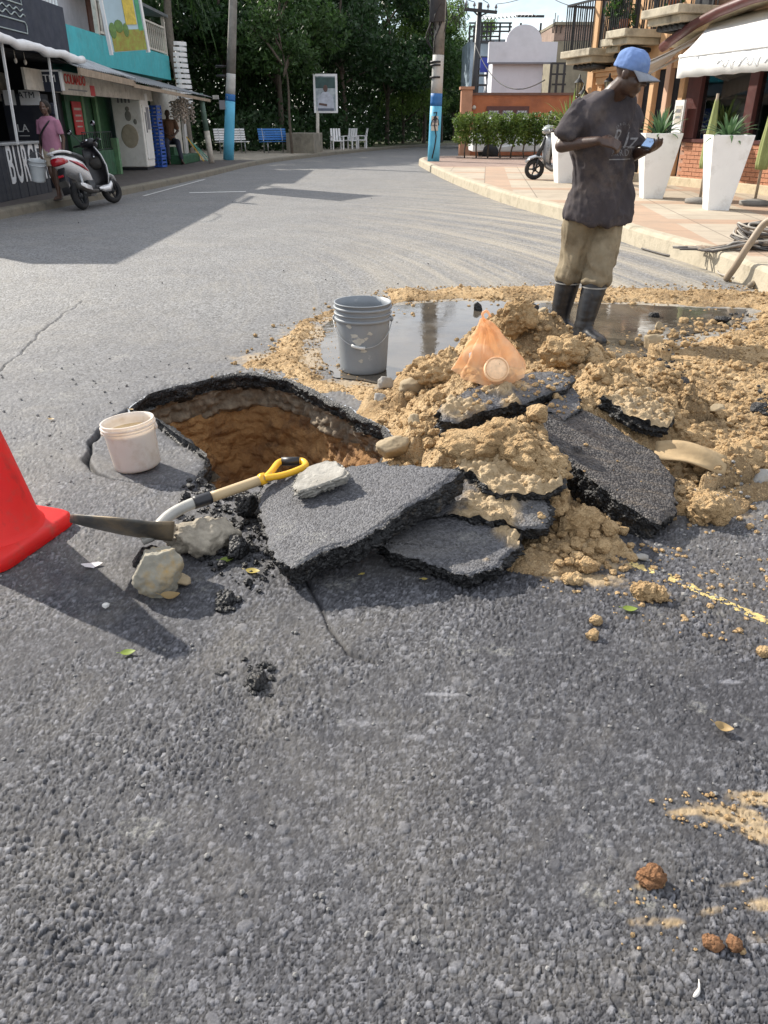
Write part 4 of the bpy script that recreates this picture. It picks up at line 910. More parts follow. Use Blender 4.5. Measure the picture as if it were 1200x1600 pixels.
# ---- benches, wall, billboard, garden chairs
def bench(p0, p1, col, label, wl):
    p0 = V3(p0); p1 = V3(p1); c = (p0+p1)/2; w = (p1-p0).length; e = empty('park_bench', c, math.atan2((p1-p0).y, (p1-p0).x), label, 'bench')
    o = MB().box((0, 0, 0), (w, .085, .025)).build('seat_slat', col, e, bev=.006); o.location = (0, -.2, .46)
    for i in range(1, 4): dup(o, (0, -.2+.11*i, .46-.008*i), None, e)
    q = MB().box((0, 0, 0), (w, .022, .075)).build('back_slat', col, e, bev=.006); q.location = (0, .19, .55)
    for i in range(1, 5): dup(q, (0, .19+.022*i, .55+.095*i), None, e)
    for s in (-1, 1):
        x = s*(w/2-.22); MB().tube([(x, -.22, 0), (x, -.2, .45)], .022, 8).build('leg', wl, e); MB().tube([(x, .17, 0), (x, .17, .45), (x, .29, .98)], .022, 8).build('leg', wl, e)
bench(G(340, 240, .13), G(388, 239, .13), m_white, 'white slatted park bench behind the blue painted pole', m_metal)
bench(G(409, 239, .13), G(452, 238, .13), M('blue_slats', (.05, .20, .52), .55, .2, 5), 'blue slatted park bench beside the low wall', m_metal)
w0 = G(448, 240, .1); w1 = G(491, 241, .1)
lw = MB().hexa([V3((w0.x, w0.y, .1)), V3((w1.x, w1.y, .1)), V3((w1.x+.2, w1.y+2.5, .1)), V3((w0.x+.2, w0.y+2.5, .1))], [V3((w0.x, w0.y, .92)), V3((w1.x, w1.y, .92)), V3((w1.x+.2, w1.y+2.5, .92)), V3((w0.x+.2, w0.y+2.5, .92))]).build('low_wall', M('low_wall_render', (.22, .20, .16), .9, .25, 3, .4, 30, dirt=(.10, .09, .07)), None, bev=.02)
tag(lw, 'low rendered garden wall next to the blue bench', 'wall')
p = G(500, 238, .13); bb = empty('billboard', p, R(4), 'white framed upright poster billboard on a single post before the trees', 'billboard'); yb = p.y
z0 = Yp(500, 175, yb).z-.13; z1 = Yp(500, 117, yb).z-.13; xa = Yp(491.5, 150, yb).x-p.x; xb = Yp(526, 150, yb).x-p.x; xm = (xa+xb)/2; wd = xb-xa; zm = (z0+z1)/2; hh = z1-z0
MB().tube([(-.1, .05, 0), (-.04, .05, z0+.2)], .075, 10).build('post', m_offw, bb)
MB().box((xm, .05, zm), (wd+.08, .12, hh+.08)).build('frame', m_white, bb, bev=.01)
m_pos = M('poster_blue', (.16, .24, .30), .5, .5, 2.2, 0, col2=(.50, .55, .58), coord='Object')
MB().box((xm, -.014, zm), (wd-.1, .012, hh-.1)).build('poster', m_pos, bb)
MB().box((xm, -.022, z1-.3), (wd-.12, .006, .42)).build('poster_header', M('poster_dark', (.03, .07, .07), .5, .4, 3), bb)
fg = MB().ell((xm, -.024, zm+.20), (.10, .006, .14), n=14, mi=1).hexa([V3((xm+x_*.9, -.018, zm+z_)) for x_, z_ in ((-.42, -.68), (.42, -.68), (.36, -.15), (.14, .06), (-.14, .06), (-.36, -.15))], [V3((xm+x_*.9, -.026, zm+z_)) for x_, z_ in ((-.42, -.68), (.42, -.68), (.36, -.15), (.14, .06), (-.14, .06), (-.36, -.15))], 0).box((xm, -.028, zm-.62), (.7, .008, .10), None, 2).bar((xm-.3, -.029, zm-.4), (xm+.05, -.029, zm-.45), .09, .008, (0, 1, 0), 1)
fg.build('poster_figure', [M('poster_shirt', (.42, .45, .52), .6, .2, 6), M('poster_face', (.10, .06, .05), .6, .1), M('poster_print', (.10, .12, .16), .6, .2)], bb)
cm = None
for i, (u, v, lab) in enumerate(((527, 234, 'white wooden garden chair nearest the billboard'), (547, 233, 'white wooden garden chair behind a tree trunk, second from the billboard'), (565, 232, 'white wooden garden chair deepest under the trees'))):
    if cm is None:
        cm = empty('garden_chair', G(u, v, .12), R(20)); mb = MB().box((0, 0, .40), (.56, .5, .04)); mb.build('seat', m_white, cm)
        for k in range(4): MB().box((-.2+.135*k, .26, .68), (.10, .025, .56), Matrix.Rotation(R(-12), 3, 'X')).build('back_slat', m_white, cm)
        for sx in (-.26, .26):
            MB().box((sx, -.2, .29), (.05, .06, .58)).build('leg', m_white, cm); MB().box((sx, .22, .29), (.05, .06, .58)).build('leg', m_white, cm); MB().box((sx, 0, .6), (.1, .56, .03)).build('armrest', m_white, cm)
        o = cm
    else: o = copy_tree(cm); o.location = G(u, v, .12); o.rotation_euler = (0, 0, R(20-50*i))
    tag(o, lab, 'chair', 'white garden chairs under the trees')
# ---- liquor banner between the balconies
bn = empty('hanging_banner', (-7.1, 21.0, 2.8), 0, 'tall printed drinks banner showing a bottle and fruit above the porch roof', 'banner')
A = Yp(176, 82, 20.4); B = Yp(231, 78, 21.6); up = V3((.0, .0, 1)); H_ = 2.2
Mf = frame(A, B-A); bw = (B-A).length; lc_ = Matrix.Translation(-bn.location) @ Mf
def bpart(mb, name, mat): mb.v = [tuple(lc_ @ V3(v)) for v in mb.v]; return mb.build(name, mat, bn)
bpart(MB().box((bw/2, H_/2, -.03), (bw, H_, .04)), 'sheet', M('banner_sky', (.36, .50, .58), .5, .12, 1.5))
bpart(MB().box((bw/2+.03, .22, -.003), (bw*.92, .42, .006)), 'fruit_field', M('banner_fruit', (.50, .25, .03), .5, .5, 7, 0, col2=(.25, .38, .05)))
bpart(MB().box((bw*.66, .80, 0), (bw*.30, .55, .012)).box((bw*.66, 1.17, 0), (bw*.14, .22, .012)), 'bottle', M('banner_bottle', (.55, .42, .04), .4, .3, 9), ); bpart(MB().box((bw*.66, 1.36, 0), (bw*.12, .14, .012)), 'bottle_cap', m_black)
bpart(MB().box((bw*.91, 1.0, -.002), (bw*.12, 1.2, .008)), 'green_edge', M('banner_green', (.05, .28, .14), .5, .3, 6))
bpart(MB().ell((bw*.3, .5, 0), (.16, .13, .006), n=12).ell((bw*.12, .42, 0), (.12, .16, .006), n=12).ell((bw*.48, .42, 0), (.1, .14, .006), n=12), 'leaves', M('banner_leaf', (.10, .20, .04), .5, .4, 9))
bpart(MB().box((bw*.42, 1.52, 0), (bw*.55, .018, .01)), 'line', m_grey)
bpart(MB().box((bw+.03, H_/2, -.02), (.07, H_+.1, .08)).box((-.03, H_/2, -.02), (.04, H_+.1, .08)), 'frame', m_white)
text_mesh('lettering', 'LOVE', .3, M('banner_text', (.5, .36, .15), .5, .1), lc_ @ Matrix.Translation((bw*.45, 1.76, .005)), bn, sx=.85)
# ================================================================== RIGHT SIDE, BACKGROUND, TREES
m_org = M('orange_stucco', (.60, .37, .20), .85, .14, 2.2, .3, 40, .006, dirt=(.42, .25, .14), dscale=1.6, dlo=.5, dhi=.78)
m_org2 = M('dark_orange_wall', (.36, .12, .05), .85, .18, 2, .3, 40, .006, dirt=(.20, .07, .04), dscale=1.5, dlo=.45, dhi=.75)
m_salmon = M('salmon_stucco', (.56, .36, .25), .85, .12, 2.2, .3, 40)
m_stone = M('balcony_stone', (.42, .37, .28), .85, .25, 5, .4, 40, .006, dirt=(.14, .12, .09), dscale=3)
m_brown = M('brown_window_frame', (.075, .022, .020), .45, .2, 6, .1, 60)
m_awn = M('white_awning', (.74, .74, .73), .7, .05, 3, .1, 60, dirt=(.60, .60, .58), dscale=2)
m_glass = glass('shop_glass')
m_room = M('restaurant_room', (.05, .055, .045), .9, .4, 1.5, 0, col2=(.12, .12, .09))
m_disc = M('woven_disc', (.045, .038, .028), .9, .3, 20, .4, 120)
m_plinth = M('cream_stone_plinth', (.50, .42, .29), .85, .2, 6, .3, 40, dirt=(.28, .22, .14), dscale=5)
m_brick = M('red_brick', (.42, .165, .09), .9, .3, 30, .5, 90, .004, coord='Object', col2=(.50, .25, .15))
m_mortar = M('brick_mortar', (.36, .22, .16), .95, .2, 20, .4, 80)
def leaves(n, fn, size, rr, droop=.3, aspect=2.2, seed=0):
    """numpy leaves: fn(n) gives the centres; each leaf is two triangles folded along its rib"""
    c = fn(n); n = len(c); d = rr.normal(size=(n, 3)); d[:, 2] -= droop; d /= np.linalg.norm(d, axis=1)[:, None]
    s = np.cross(d, rr.normal(size=(n, 3))); s /= np.linalg.norm(s, axis=1)[:, None]+1e-9; u = np.cross(s, d)
    L_ = size*(.6+.8*rr.random(n))[:, None]; w = L_/aspect
    V = np.stack([c-d*L_*.5, c+s*w*.5+u*w*.12, c+d*L_*.5, c-s*w*.5+u*w*.12], 1).reshape(-1, 3); i = np.arange(n)[:, None]*4
    return V, np.concatenate([i+np.array([[0, 1, 2]]), i+np.array([[0, 2, 3]])])
def crown_fn(rr, clumps):
    cl = np.array(clumps)
    def fn(n):
        k = rr.integers(0, len(cl), n); d = rr.normal(size=(n, 3)); d /= np.linalg.norm(d, axis=1)[:, None]; r_ = cl[k, 3]*(.45+.6*rr.random(n)**.6)
        return cl[k, :3]+d*r_[:, None]*np.array([1, 1, .72])
    return fn
def leafmat(name, a, b, rough=.5, tr=.35):
    t = NT(name); v = t.n('ShaderNodeTexCoord').outputs['Object']; oi = t.n('ShaderNodeObjectInfo').outputs['Random']
    c = t.ramp(t.noise(v, 1.3, 4, .7), .3, .7, c4(a), c4(b)); ge = t.n('ShaderNodeNewGeometry'); rp = t.ramp(ge.outputs['Random Per Island'], 0, 1, (.6, .6, .6, 1), (1.35, 1.35, 1.3, 1)); c = t.mix(1.0, c, rp, 'MULTIPLY')
    t.l(c, t.b.inputs['Base Color']); t.b.inputs['Roughness'].default_value = rough; t.b.inputs['Specular IOR Level'].default_value = .35
    tl = t.n('ShaderNodeBsdfTranslucent', {'Color': c}); ms = t.n('ShaderNodeMixShader', {0: tr, 1: t.b.outputs[0], 2: tl.outputs[0]}); t.l(ms.outputs[0], t.out.inputs['Surface'])
    return t.m
m_lv = [leafmat('leaf_dark', (.014, .038, .013), (.034, .075, .022)), leafmat('leaf_mid', (.024, .060, .017), (.066, .125, .032)), leafmat('leaf_light', (.07, .14, .03), (.17, .26, .06))]
# facade axis: from near (right, off-frame) to far, F(s, o, z): s along it away from camera, o out towards the road
FA = V3((6.78, 14.6, 0)); FD = V3((-.305, .952, 0)).normalized(); FN = V3((-FD.y, FD.x, 0))
def F(s, o, z): return FA+FD*s+FN*o+V3((0, 0, z))
FR = Matrix((FD, FN, V3((0, 0, 1)))).transposed()      # rotation for boxes: x along, y out
rs_ = empty('orange_restaurant', F(2, 0, 0), 0, 'orange stucco restaurant building with stone balconies over shop windows', 'building')
def fbox(mb, s0, s1, o0, o1, z0, z1, mi=0):
    q = lambda z: [F(s0, o0, z), F(s1, o0, z), F(s1, o1, z), F(s0, o1, z)]
    b = q(z0); t = q(z1); return mb.hexa(b if (s1-s0)*(o1-o0) > 0 else b[::-1], t if (s1-s0)*(o1-o0) > 0 else t[::-1], mi)
S1 = 6.4        # far corner of the building
part(fbox(MB(), 2.7, S1, -6, -.02, 2.3, 7.2), 'upper_wall', m_org, rs_)
part(fbox(MB(), -6, 2.7, -6, -.30, 2.85, 7.2), 'upper_wall', m_salmon, rs_)
part(fbox(MB(), 4.45, S1, -6, -.06, .1, 2.3), 'ground_floor_wall', m_org, rs_)
part(fbox(fbox(MB(), S1-.24, S1+.02, -.1, .06, .1, 7.2), S1-.62, S1-.46, -.1, .04, .1, 7.2), 'corner_pilaster', m_org, rs_, bev=.01)
part(fbox(MB(), 5.12, 5.3, -.1, .05, 2.45, 7.2), 'pilaster', m_salmon, rs_)
part(fbox(MB(), 3.4, 3.75, -.1, .05, 2.5, 7.2), 'pilaster', m_org, rs_)
part(fbox(MB(), 1.1, 1.35, -.35, -.22, 2.85, 7.2), 'drain_pipe', m_metal, rs_)
part(fbox(MB(), -1.5, .6, -.32, -.27, 3.3, 5.2), 'upper_window', m_glass, rs_)
# doorway with arch, cornice and lamp
part(fbox(fbox(fbox(MB(), 4.85, 5.95, -.1, .10, 2.10, 2.25), 4.9, 5.9, -.1, .16, 2.25, 2.34), 4.85, 5.95, -.1, .22, 2.34, 2.42), 'door_cornice', m_org, rs_, bev=.01)
ar = MB(); n = 12; pts = [F(5.4-.36*math.cos(math.pi*k/n), -.035, 1.55+.36*math.sin(math.pi*k/n)) for k in range(n+1)]
pts = [F(5.04, -.035, .13)]+pts+[F(5.76, -.035, .13)]
ar.add(pts, [tuple(range(len(pts)))]); part(ar, 'arched_door', M('dark_door', (.07, .03, .02), .6, .3), rs_)
part(fbox(MB(), 4.5, 4.8, -.1, .08, .1, 2.3), 'pilaster', m_org, rs_); 
def balcony(s0, s1, z, pr, nb, plant=0):
    b = empty('balcony'); b.parent = rs_
    part(fbox(fbox(MB(), s0, s1, 0, pr, z+.03, z+.17), s0+.08, s1-.08, 0, pr-.12, z-.09, z+.03), 'slab', m_stone, b, bev=.015)
    for k in range(5): part(MB().tube([F(s0+.25+k*(s1-s0-.5)/4, .1, z-.18), F(s0+.25+k*(s1-s0-.5)/4, pr-.25, z-.14)], .05, 8), 'bracket', m_dkmetal, b)
    part(MB().bar(F(s0+.05, pr-.06, z+1.05), F(s1-.05, pr-.06, z+1.05), .04).bar(F(s0+.05, .05, z+1.05), F(s0+.05, pr-.06, z+1.05), .04).bar(F(s1-.05, .05, z+1.05), F(s1-.05, pr-.06, z+1.05), .04), 'rail', m_dkmetal, b)
    o = None
    for k in range(nb+1):
        q = F(s0+.05+(s1-s0-.1)*k/nb, pr-.06, 0)
        if o is None: o = part(MB().bar((q.x, q.y, z+.17), (q.x, q.y, z+1.05), .022), 'baluster', m_dkmetal, b); l0 = o.location.copy(); q0 = q
        else: dup(o, l0+(q-q0), None, b)
    for k in range(4):
        for s in (s0+.05, s1-.05):
            q = F(s, .1+(pr-.2)*k/4, 0); dup(o, l0+(q-q0), None, b)
    part(fbox(MB(), s0+.3, s1-.3, -.035, .0, z+.17, z+2.1), 'balcony_door', m_dkmetal, b)
    return b
balcony(5.2, 6.45, 2.60, .80, 12); balcony(3.75, 4.45, 2.83, .9, 8); balcony(4.5, 5.1, 2.74, .62, 7); balcony(2.05, 3.2, 3.05, .95, 11)
m_leaf1 = None
def lamp(p, r_):
    e = empty('wall_lantern', p, 0, r_, 'lantern')
    MB().tube([(0, 0, -.42), (.1, .06, -.38), (.14, .1, -.25)], .014, 6).tube([(0, 0, -.25), (0, 0, -.42)], .014, 6).build('bracket', m_dkmetal, e)
    MB().lathe([(.045, -.22), (.095, .06)], 6).build('glass', M('lantern_glass', (.28, .25, .16), .2, .2), e); mb = MB()
    for k in range(6):
        a = 2*math.pi*k/6; mb.bar((.048*math.cos(a), .048*math.sin(a), -.22), (.098*math.cos(a), .098*math.sin(a), .06), .012)
    mb.lathe([(.05, -.25), (.055, -.22), (.0, -.25)], 6).lathe([(.12, .06), (.06, .13), (.025, .15), (.02, .21), (0, .24)], 6); mb.build('cage', m_dkmetal, e)
lamp(F(5.0, .34, 2.06), 'black carriage lantern beside the arched doorway'); lamp(F(6.1, .30, 1.86), 'grey carriage lantern at the far corner of the orange building'); lamp(F(6.42, .25, 2.1), 'small lantern under the far balcony')
# shop front: plinth, brick parapet, windows
part(fbox(MB(), -6, 4.45, -.05, .16, .1, .34), 'plinth', m_plinth, rs_, bev=.01)
wb = part(fbox(MB(), -6, 2.65, -.2, -.01, .30, .98), 'brick_parapet', m_mortar, rs_); bk = None; cnt = 0
for r_ in range(9):
    for k in range(22):
        s0 = -2.6+k*.232+(.116 if r_ % 2 else 0)
        if s0 > 2.42: continue
        if bk is None:
            bk = MB().box((0, 0, 0), (.220, .03, .064)).build('brick', m_brick, wb); bk.rotation_euler = FR.to_euler()
            o = bk
        else: o = bk.copy(); C.objects.link(o)
        o.parent = wb; o.location = F(s0+.11, .0, .34+r_*.0745)-rs_.location+FN*(.004*((k*7+r_*3) % 5)/5)
part(fbox(MB(), -6, 2.7, -.12, .04, .98, 1.04), 'window_sill', m_brown, rs_)
for s0, s1 in ((2.3, 2.7), (.78, 1.0), (-1.6, -1.4)): part(fbox(MB(), s0, s1, -.14, .02, 1.04, 2.85), 'window_frame', m_brown, rs_, bev=.01)
for s0, s1 in ((1.0, 2.3), (-1.4, .78)): part(fbox(MB(), s0, s1, -.08, -.07, 1.04, 2.7), 'window_pane', m_glass, rs_)
part(fbox(MB(), -6, 2.7, -.16, .03, 2.62, 2.86), 'window_head', m_brown, rs_)
part(fbox(fbox(fbox(MB(), -6, 2.7, -3.0, -2.9, .2, 2.8), -6, 2.7, -3, -.2, .15, .2), -6, 2.7, -3, -.2, 2.75, 2.8), 'room', m_room, rs_)
for s, z in ((1.75, 2.02), (1.72, 1.58)): part(MB().add([F(s+.22*math.cos(a), -.45, z+.22*math.sin(a)) for a in [k*math.pi/9 for k in range(18)]], [tuple(range(18))]), 'woven_disc', m_disc, rs_)
part(MB().box(F(-.55, -.7, 1.65), (.5, .1, .5)), 'pale_print', M('inside_print', (.5, .55, .5), .6, .8, 6), rs_)  # pale patterned panel behind the glass, plain colour
part(MB().ell(F(-.4, -.35, 1.55), (.10, .05, .22), n=10).ell(F(-.55, -.35, 1.75), (.12, .05, .10), n=10), 'white_ornament', m_white, rs_)
part(MB().ell(F(1.9, -.6, 1.2), (.3, .25, .2), n=8), 'indoor_plant', M('indoor_leaf', (.04, .10, .03), .7, .5, 12), rs_)
# glazed side with slim cream columns, menu board
for k in range(4): part(fbox(MB(), 2.8+k*.5, 2.95+k*.5, -.16, .03, .3, 2.5), 'column', m_salmon if k % 2 else m_org, rs_, bev=.01)
part(fbox(MB(), 2.7, 4.6, -.10, -.09, .3, 2.4), 'dark_glazing', m_void, rs_)
mn = empty('menu_board', F(2.62, .18, 1.4), 0, 'white framed menu board on the brown corner post of the restaurant', 'menu board')
part(fbox(MB(), 2.50, 2.78, .14, .18, 1.05, 1.72), 'frame', m_white, mn); part(fbox(MB(), 2.54, 2.74, .18, .186, 1.30, 1.62), 'page', m_offw, mn); part(fbox(fbox(MB(), 2.57, 2.71, .186, .19, 1.5, 1.56), 2.57, 2.71, .186, .19, 1.40, 1.44), 'print', m_grey, mn)
# awnings
def awning(A0, A1, B0, B1, drop, label, name='awning'):
    """A: along the wall, B: front edge"""
    e = empty(name, (V3(A0)+V3(B1))/2, 0, label, 'awning'); A0, A1, B0, B1 = map(V3, (A0, A1, B0, B1))
    n = 10; m_ = 14; vs = []
    for j in range(n+1):
        for i in range(m_+1):
            p = A0.lerp(A1, i/m_).lerp(B0.lerp(B1, i/m_), j/n); vs.append(p-V3((0, 0, .05*math.sin(math.pi*j/n)*(1+.3*math.sin(i*.9)))))
    fs = [(j*(m_+1)+i, j*(m_+1)+i+1, (j+1)*(m_+1)+i+1, (j+1)*(m_+1)+i) for j in range(n) for i in range(m_)]
    o = part(MB().add(vs, fs, 0, True), 'fabric', m_awn, e); sm = o.modifiers.new('thick', 'SOLIDIFY'); sm.thickness = .006
    vs = []
    for i in range(31):
        p = B0.lerp(B1, i/30); w = .012*math.sin(i*1.7)
        vs += [p+V3((0, 0, .01)), p+V3((w, w, -drop/2)), p+V3((w*.5, -w, -drop-.008*math.sin(i*2.1)))]
    fs = [(i*3+k, i*3+3+k, i*3+4+k, i*3+1+k) for i in range(30) for k in range(2)]
    o = part(MB().add(vs, fs, 0, True), 'valance', m_awn, e); sm = o.modifiers.new('thick', 'SOLIDIFY'); sm.thickness = .004
    part(MB().tube([B0+V3((0, 0, .015)), B1+V3((0, 0, .015))], .025, 8), 'front_bar', m_white, e)
    for t in (.12, .88): part(MB().bar(A0.lerp(A1, t)-V3((0, 0, .12)), B0.lerp(B1, t)-V3((0, 0, .03)), .05, .035), 'arm', m_white, e)
    return e
aB0 = V3((4.86, 14.65, 2.28)); aB1 = V3((6.1, 10.55, 2.28))
a1 = awning(F(2.2, .05, 3.02), F(-2.2, .05, 3.10), aB0, aB1, .30, 'large white awning with plain valance over the restaurant window')
# faint looping script on the valance
vx = (aB1-aB0).normalized(); vy = V3((0, 0, 1)); vz = vx.cross(vy)
if vz.x > 0: vz = -vz
sc_ = smoothpath([aB0+vx*(1.0+.055*i)+vz*.016+V3((0, 0, -.15+.055*math.sin(i*1.9)+.02*math.sin(i*.7))) for i in range(24)], 4)
part(MB().tube(sc_, .006, 4), 'faint_script', M('faint_blue', (.62, .645, .67), .8, .05), a1)
awning(F(3.2, .05, 2.52), F(2.2, .05, 2.92), F(3.05, .95, 2.08), F(2.35, 1.35, 2.3), .32, 'smaller white awning at the restaurant corner behind the man')
fas = [F(s, .45+.25*math.cos(s*.45), z) for s, z in ((3.0, 2.62), (2.6, 2.74), (2.0, 2.90), (1.3, 3.03), (.5, 3.12), (-.5, 3.17), (-2, 3.2))]
part(MB().tube(fas, .085, 8), 'roof_edge', m_brown, rs_)
part(MB().loft([[p+FN*.0, p+V3((0, 0, .06)), p-FN*.75+V3((0, 0, .06)), p-FN*.75] for p in fas]), 'porch_soffit', m_plinth, rs_)
for s_, o_, z_, lab in ((4.1, .72, 3.0, 'leafy potted plant on the second balcony from the far corner'), (4.75, .45, 2.92, 'trailing potted plant on the small middle balcony'), (2.5, .75, 3.22, 'trailing plant on the nearest balcony rail')):
    q_ = F(s_, o_, z_); pe = empty('potted_plant', q_, 0, lab, 'plant'); MB().lathe([(0, 0), (.08, 0), (.11, .18), (.10, .18), (.09, .15), (0, .15)], 14).build('pot', m_org2, pe); r9 = np.random.default_rng(int(s_*10)); V, F_ = leaves(420, crown_fn(r9, [(0, 0, .35, .22), (.08, .1, .2, .2), (-.1, .05, .5, .2), (0, .12, -.05, .16)]), .09, r9); np_mesh('leaves', V, F_, m_lv[1], pe, smooth=False)
# folded green parasols
m_par = M('green_canvas', (.24, .27, .10), .8, .2, 5, .3, 60)
def parasol(p, h, lab):
    e = empty('folded_parasol', p, 0, lab, 'parasol'); rg = []
    for z, r_ in ((.50, .07), (.58, .08), (.85, .072), (1.1, .05), (h-.06, .025), (h, .010)):
        rg.append([V3((r_*(1+.28*math.cos(5*a))*math.cos(a), r_*(1+.28*math.cos(5*a))*math.sin(a), z)) for a in [2*math.pi*k/30 for k in range(30)]])
    MB().loft(rg).build('canopy', m_par, e); MB().tube([(0, 0, 0), (0, 0, h+.04)], .022, 8).build('pole', m_wood, e); MB().lathe([(0, .0), (.22, .0), (.22, .06), (.05, .09), (0, .09)], 18).build('foot', m_pconc, e)
q = G(1096, 250, .95); d_ = ray(1096, 260); yq = 14.9
p_ = Yp(1082, 300, 14.4); parasol(V3((Yp(1111, 210, 13.0).x, 13.0, .19)), 1.48, 'folded green parasol behind the nearest white planter, left one'); p_ = Yp(1190, 210, 12.7); parasol(V3((p_.x+.10, 12.7, .19)), 1.5, 'folded green parasol at the right edge of the photo, beside the nearest planter')
# ---- planters with spiky plants
m_plan = M('planter_white', (.80, .80, .79), .45, .04, 4, .06, 60, dirt=(.54, .52, .48), dscale=3.5, dlo=.52, dhi=.78)
m_potsoil = M('potting_soil', (.05, .035, .022), .95, .4, 20, .6, 60)
m_agave = leafmat('agave_leaf', (.05, .11, .055), (.13, .22, .10)); m_yucca = leafmat('yucca_leaf', (.12, .20, .05), (.30, .36, .12))
def planter(p, rz, w0, w1, h, lab, n, ln, mat, plab, up=.5, seed=1, pn='agave'):
    e = empty('planter', p, rz, lab, 'planter', 'white tapered planters on the pavement')
    b = w0/2; t = w1/2; i_ = t-.03
    sq = lambda r_, z: [V3((-r_, -r_, z)), V3((r_, -r_, z)), V3((r_, r_, z)), V3((-r_, r_, z))]
    MB().loft([sq(b, 0), sq(t, h), sq(i_, h), sq(i_-.02, h-.10)], cap=False, sm=False).quad(*[v for v in sq(b, .001)[::-1]]).build('pot', m_plan, e, bev=.006)
    MB().quad(*sq(i_-.015, h-.07)).build('soil', m_potsoil, e)
    pe = empty('spiky_plant', V3(p)+V3((0, 0, h-.08)), 0, plab, 'plant'); rr = random.Random(seed); lf = []
    for k in range(n):
        az = k*2.39996+rr.random()*.3; el = R(20+65*((k+.5)/n)**(1/up/2)) if up else 0; L_ = ln*(.75+.4*rr.random()); wd = .024*(.8+.5*rr.random()); bend = (.9+.5*rr.random())*(1.15-((k+.5)/n))
        dirh = V3((math.cos(az), math.sin(az), 0)); side = V3((-math.sin(az), math.cos(az), 0)); p0 = dirh*.02+V3((0, 0, .0)); vs = []; e0 = el; pos = p0.copy(); m_ = 9
        for j in range(m_+1):
            t_ = j/m_; w_ = wd*(.7+1.1*t_-.1)*(1-t_**2.2)+.001; dv = dirh*math.cos(e0)+V3((0, 0, math.sin(e0))); nv = side.cross(dv)
            vs += [pos-side*w_, pos-nv*w_*.35, pos+side*w_]; pos = pos+dv*(L_/m_); e0 -= bend*.20*(.3+t_)
        fs = [(j*3+q_, j*3+q_+1, j*3+4+q_, j*3+3+q_) for j in range(m_) for q_ in range(2)]
        MB().add(vs, fs, 0, True).build('leaf', mat, pe)
    MB().lathe([(0, 0), (.035, 0), (.03, .1), (0, .12)], 8).build('stem', m_wood, pe)
    return e
planter(G(1118, 327, .19), R(-7), .30, .56, .98, 'white tapered planter nearest the camera, in front of the green parasol', 44, .40, m_agave, 'spiky agave in the nearest white planter', .5, 3)
planter(G(1017, 309, .19), R(-5), .32, .60, .98, 'white tapered planter half hidden behind the man, the middle one', 40, .46, m_agave, 'spiky agave in the middle white planter', .6, 5)
planter(G(881, 285, .19), R(3), .34, .60, .95, 'white planter behind the man elbow, beside the parked grey scooter', 38, .80, m_yucca, 'tall yellowish yucca in the farthest white planter', 1.2, 8)
# ---- trees, hedge: leaves as many small folded faces
def make_tree(name, h, spread, mat, barkm, nleaf, leafsize, seed, trunk_r=.16, bare=.3, droop=.3, aspect=2.2):
    rr = np.random.default_rng(seed); e = empty(name); rnd = random.Random(seed); clumps = []; tm = MB()
    base = [(0, 0, -.2), (.05*rnd.uniform(-1, 1), .1*rnd.uniform(-1, 1), h*.25), (.3*rnd.uniform(-1, 1), .3*rnd.uniform(-1, 1), h*.55), (.4*rnd.uniform(-1, 1), .4*rnd.uniform(-1, 1), h*.85)]
    P_ = smoothpath(base, 4); tm.tube(P_, [trunk_r*(1-.75*i/len(P_)) for i in range(len(P_))], 9)
    for k in range(7):
        z = h*(bare+.55*rnd.random()); a = k*2.4+rnd.random(); o = V3(base[1]).lerp(V3(base[3]), min(1, z/h)); o.z = z; r_ = spread*(.35+.6*rnd.random()); tip = o+V3((r_*math.cos(a), r_*math.sin(a), h*.1+.15*h*rnd.random()))
        tm.tube(smoothpath([o, o.lerp(tip, .5)+V3((0, 0, .15)), tip], 3), [.06*trunk_r/.16, .05, .045, .04, .03, .02, .012], 6); clumps.append((tip.x, tip.y, tip.z, spread*(.28+.2*rnd.random())))
        m_ = o.lerp(tip, .6); clumps.append((m_.x, m_.y, m_.z+.3, spread*(.24+.16*rnd.random())))
    for k in range(9):
        a = rnd.random()*6.28; r_ = spread*.75*math.sqrt(rnd.random()); z = h*(bare+(1-bare)*(.25+.75*rnd.random())); clumps.append((r_*math.cos(a), r_*math.sin(a), z, spread*(.2+.2*rnd.random())))
    tm.build('trunk', barkm, e); V, F_ = leaves(nleaf, crown_fn(rr, clumps), leafsize, rr, droop, aspect); np_mesh('crown', V, F_, mat, e, smooth=False)
    return e
m_bark = M('tree_bark', (.085, .068, .052), .95, .35, 6, .7, 30, .01)
protos = [make_tree('broadleaf_tree', 9.5, 3.6, m_lv[0], m_bark, 9000, .30, 11), make_tree('broadleaf_tree', 8.0, 3.2, m_lv[1], m_bark, 8000, .26, 12), make_tree('broadleaf_tree', 10.5, 3.8, m_lv[0], m_bark, 10000, .30, 13, bare=.2), make_tree('feathery_tree', 6.6, 2.3, m_lv[2], m_bark, 8000, .24, 14, .10, .1, .9, 4.5)]
LB = ['tall dark broadleaf tree', 'mid green leafy tree', 'tall dense dark tree', 'pale feathery tree']
plc = [(-14.5, 38, 0, 1), (-10.5, 41, 2, 1.02), (-8.0, 45, 0, 1.0), (-5.2, 43.5, 1, 1.05), (-5.6, 49, 2, 1.05), (-2.2, 48.5, 0, .98), (.2, 53, 2, .92), (-8.8, 52, 0, 1.1), (-13, 49, 1, 1.2), (2.6, 56, 1, .95), (-18, 45, 2, 1.1), (-3.2, 57, 0, 1.1), (2.5, 62, 0, .85), (5.2, 64, 1, .62), (-11, 33.5, 1, .95), (6.5, 68, 3, .75), (-15, 30, 2, .8), (-19, 36, 0, 1), (9.5, 70, 1, .6)]
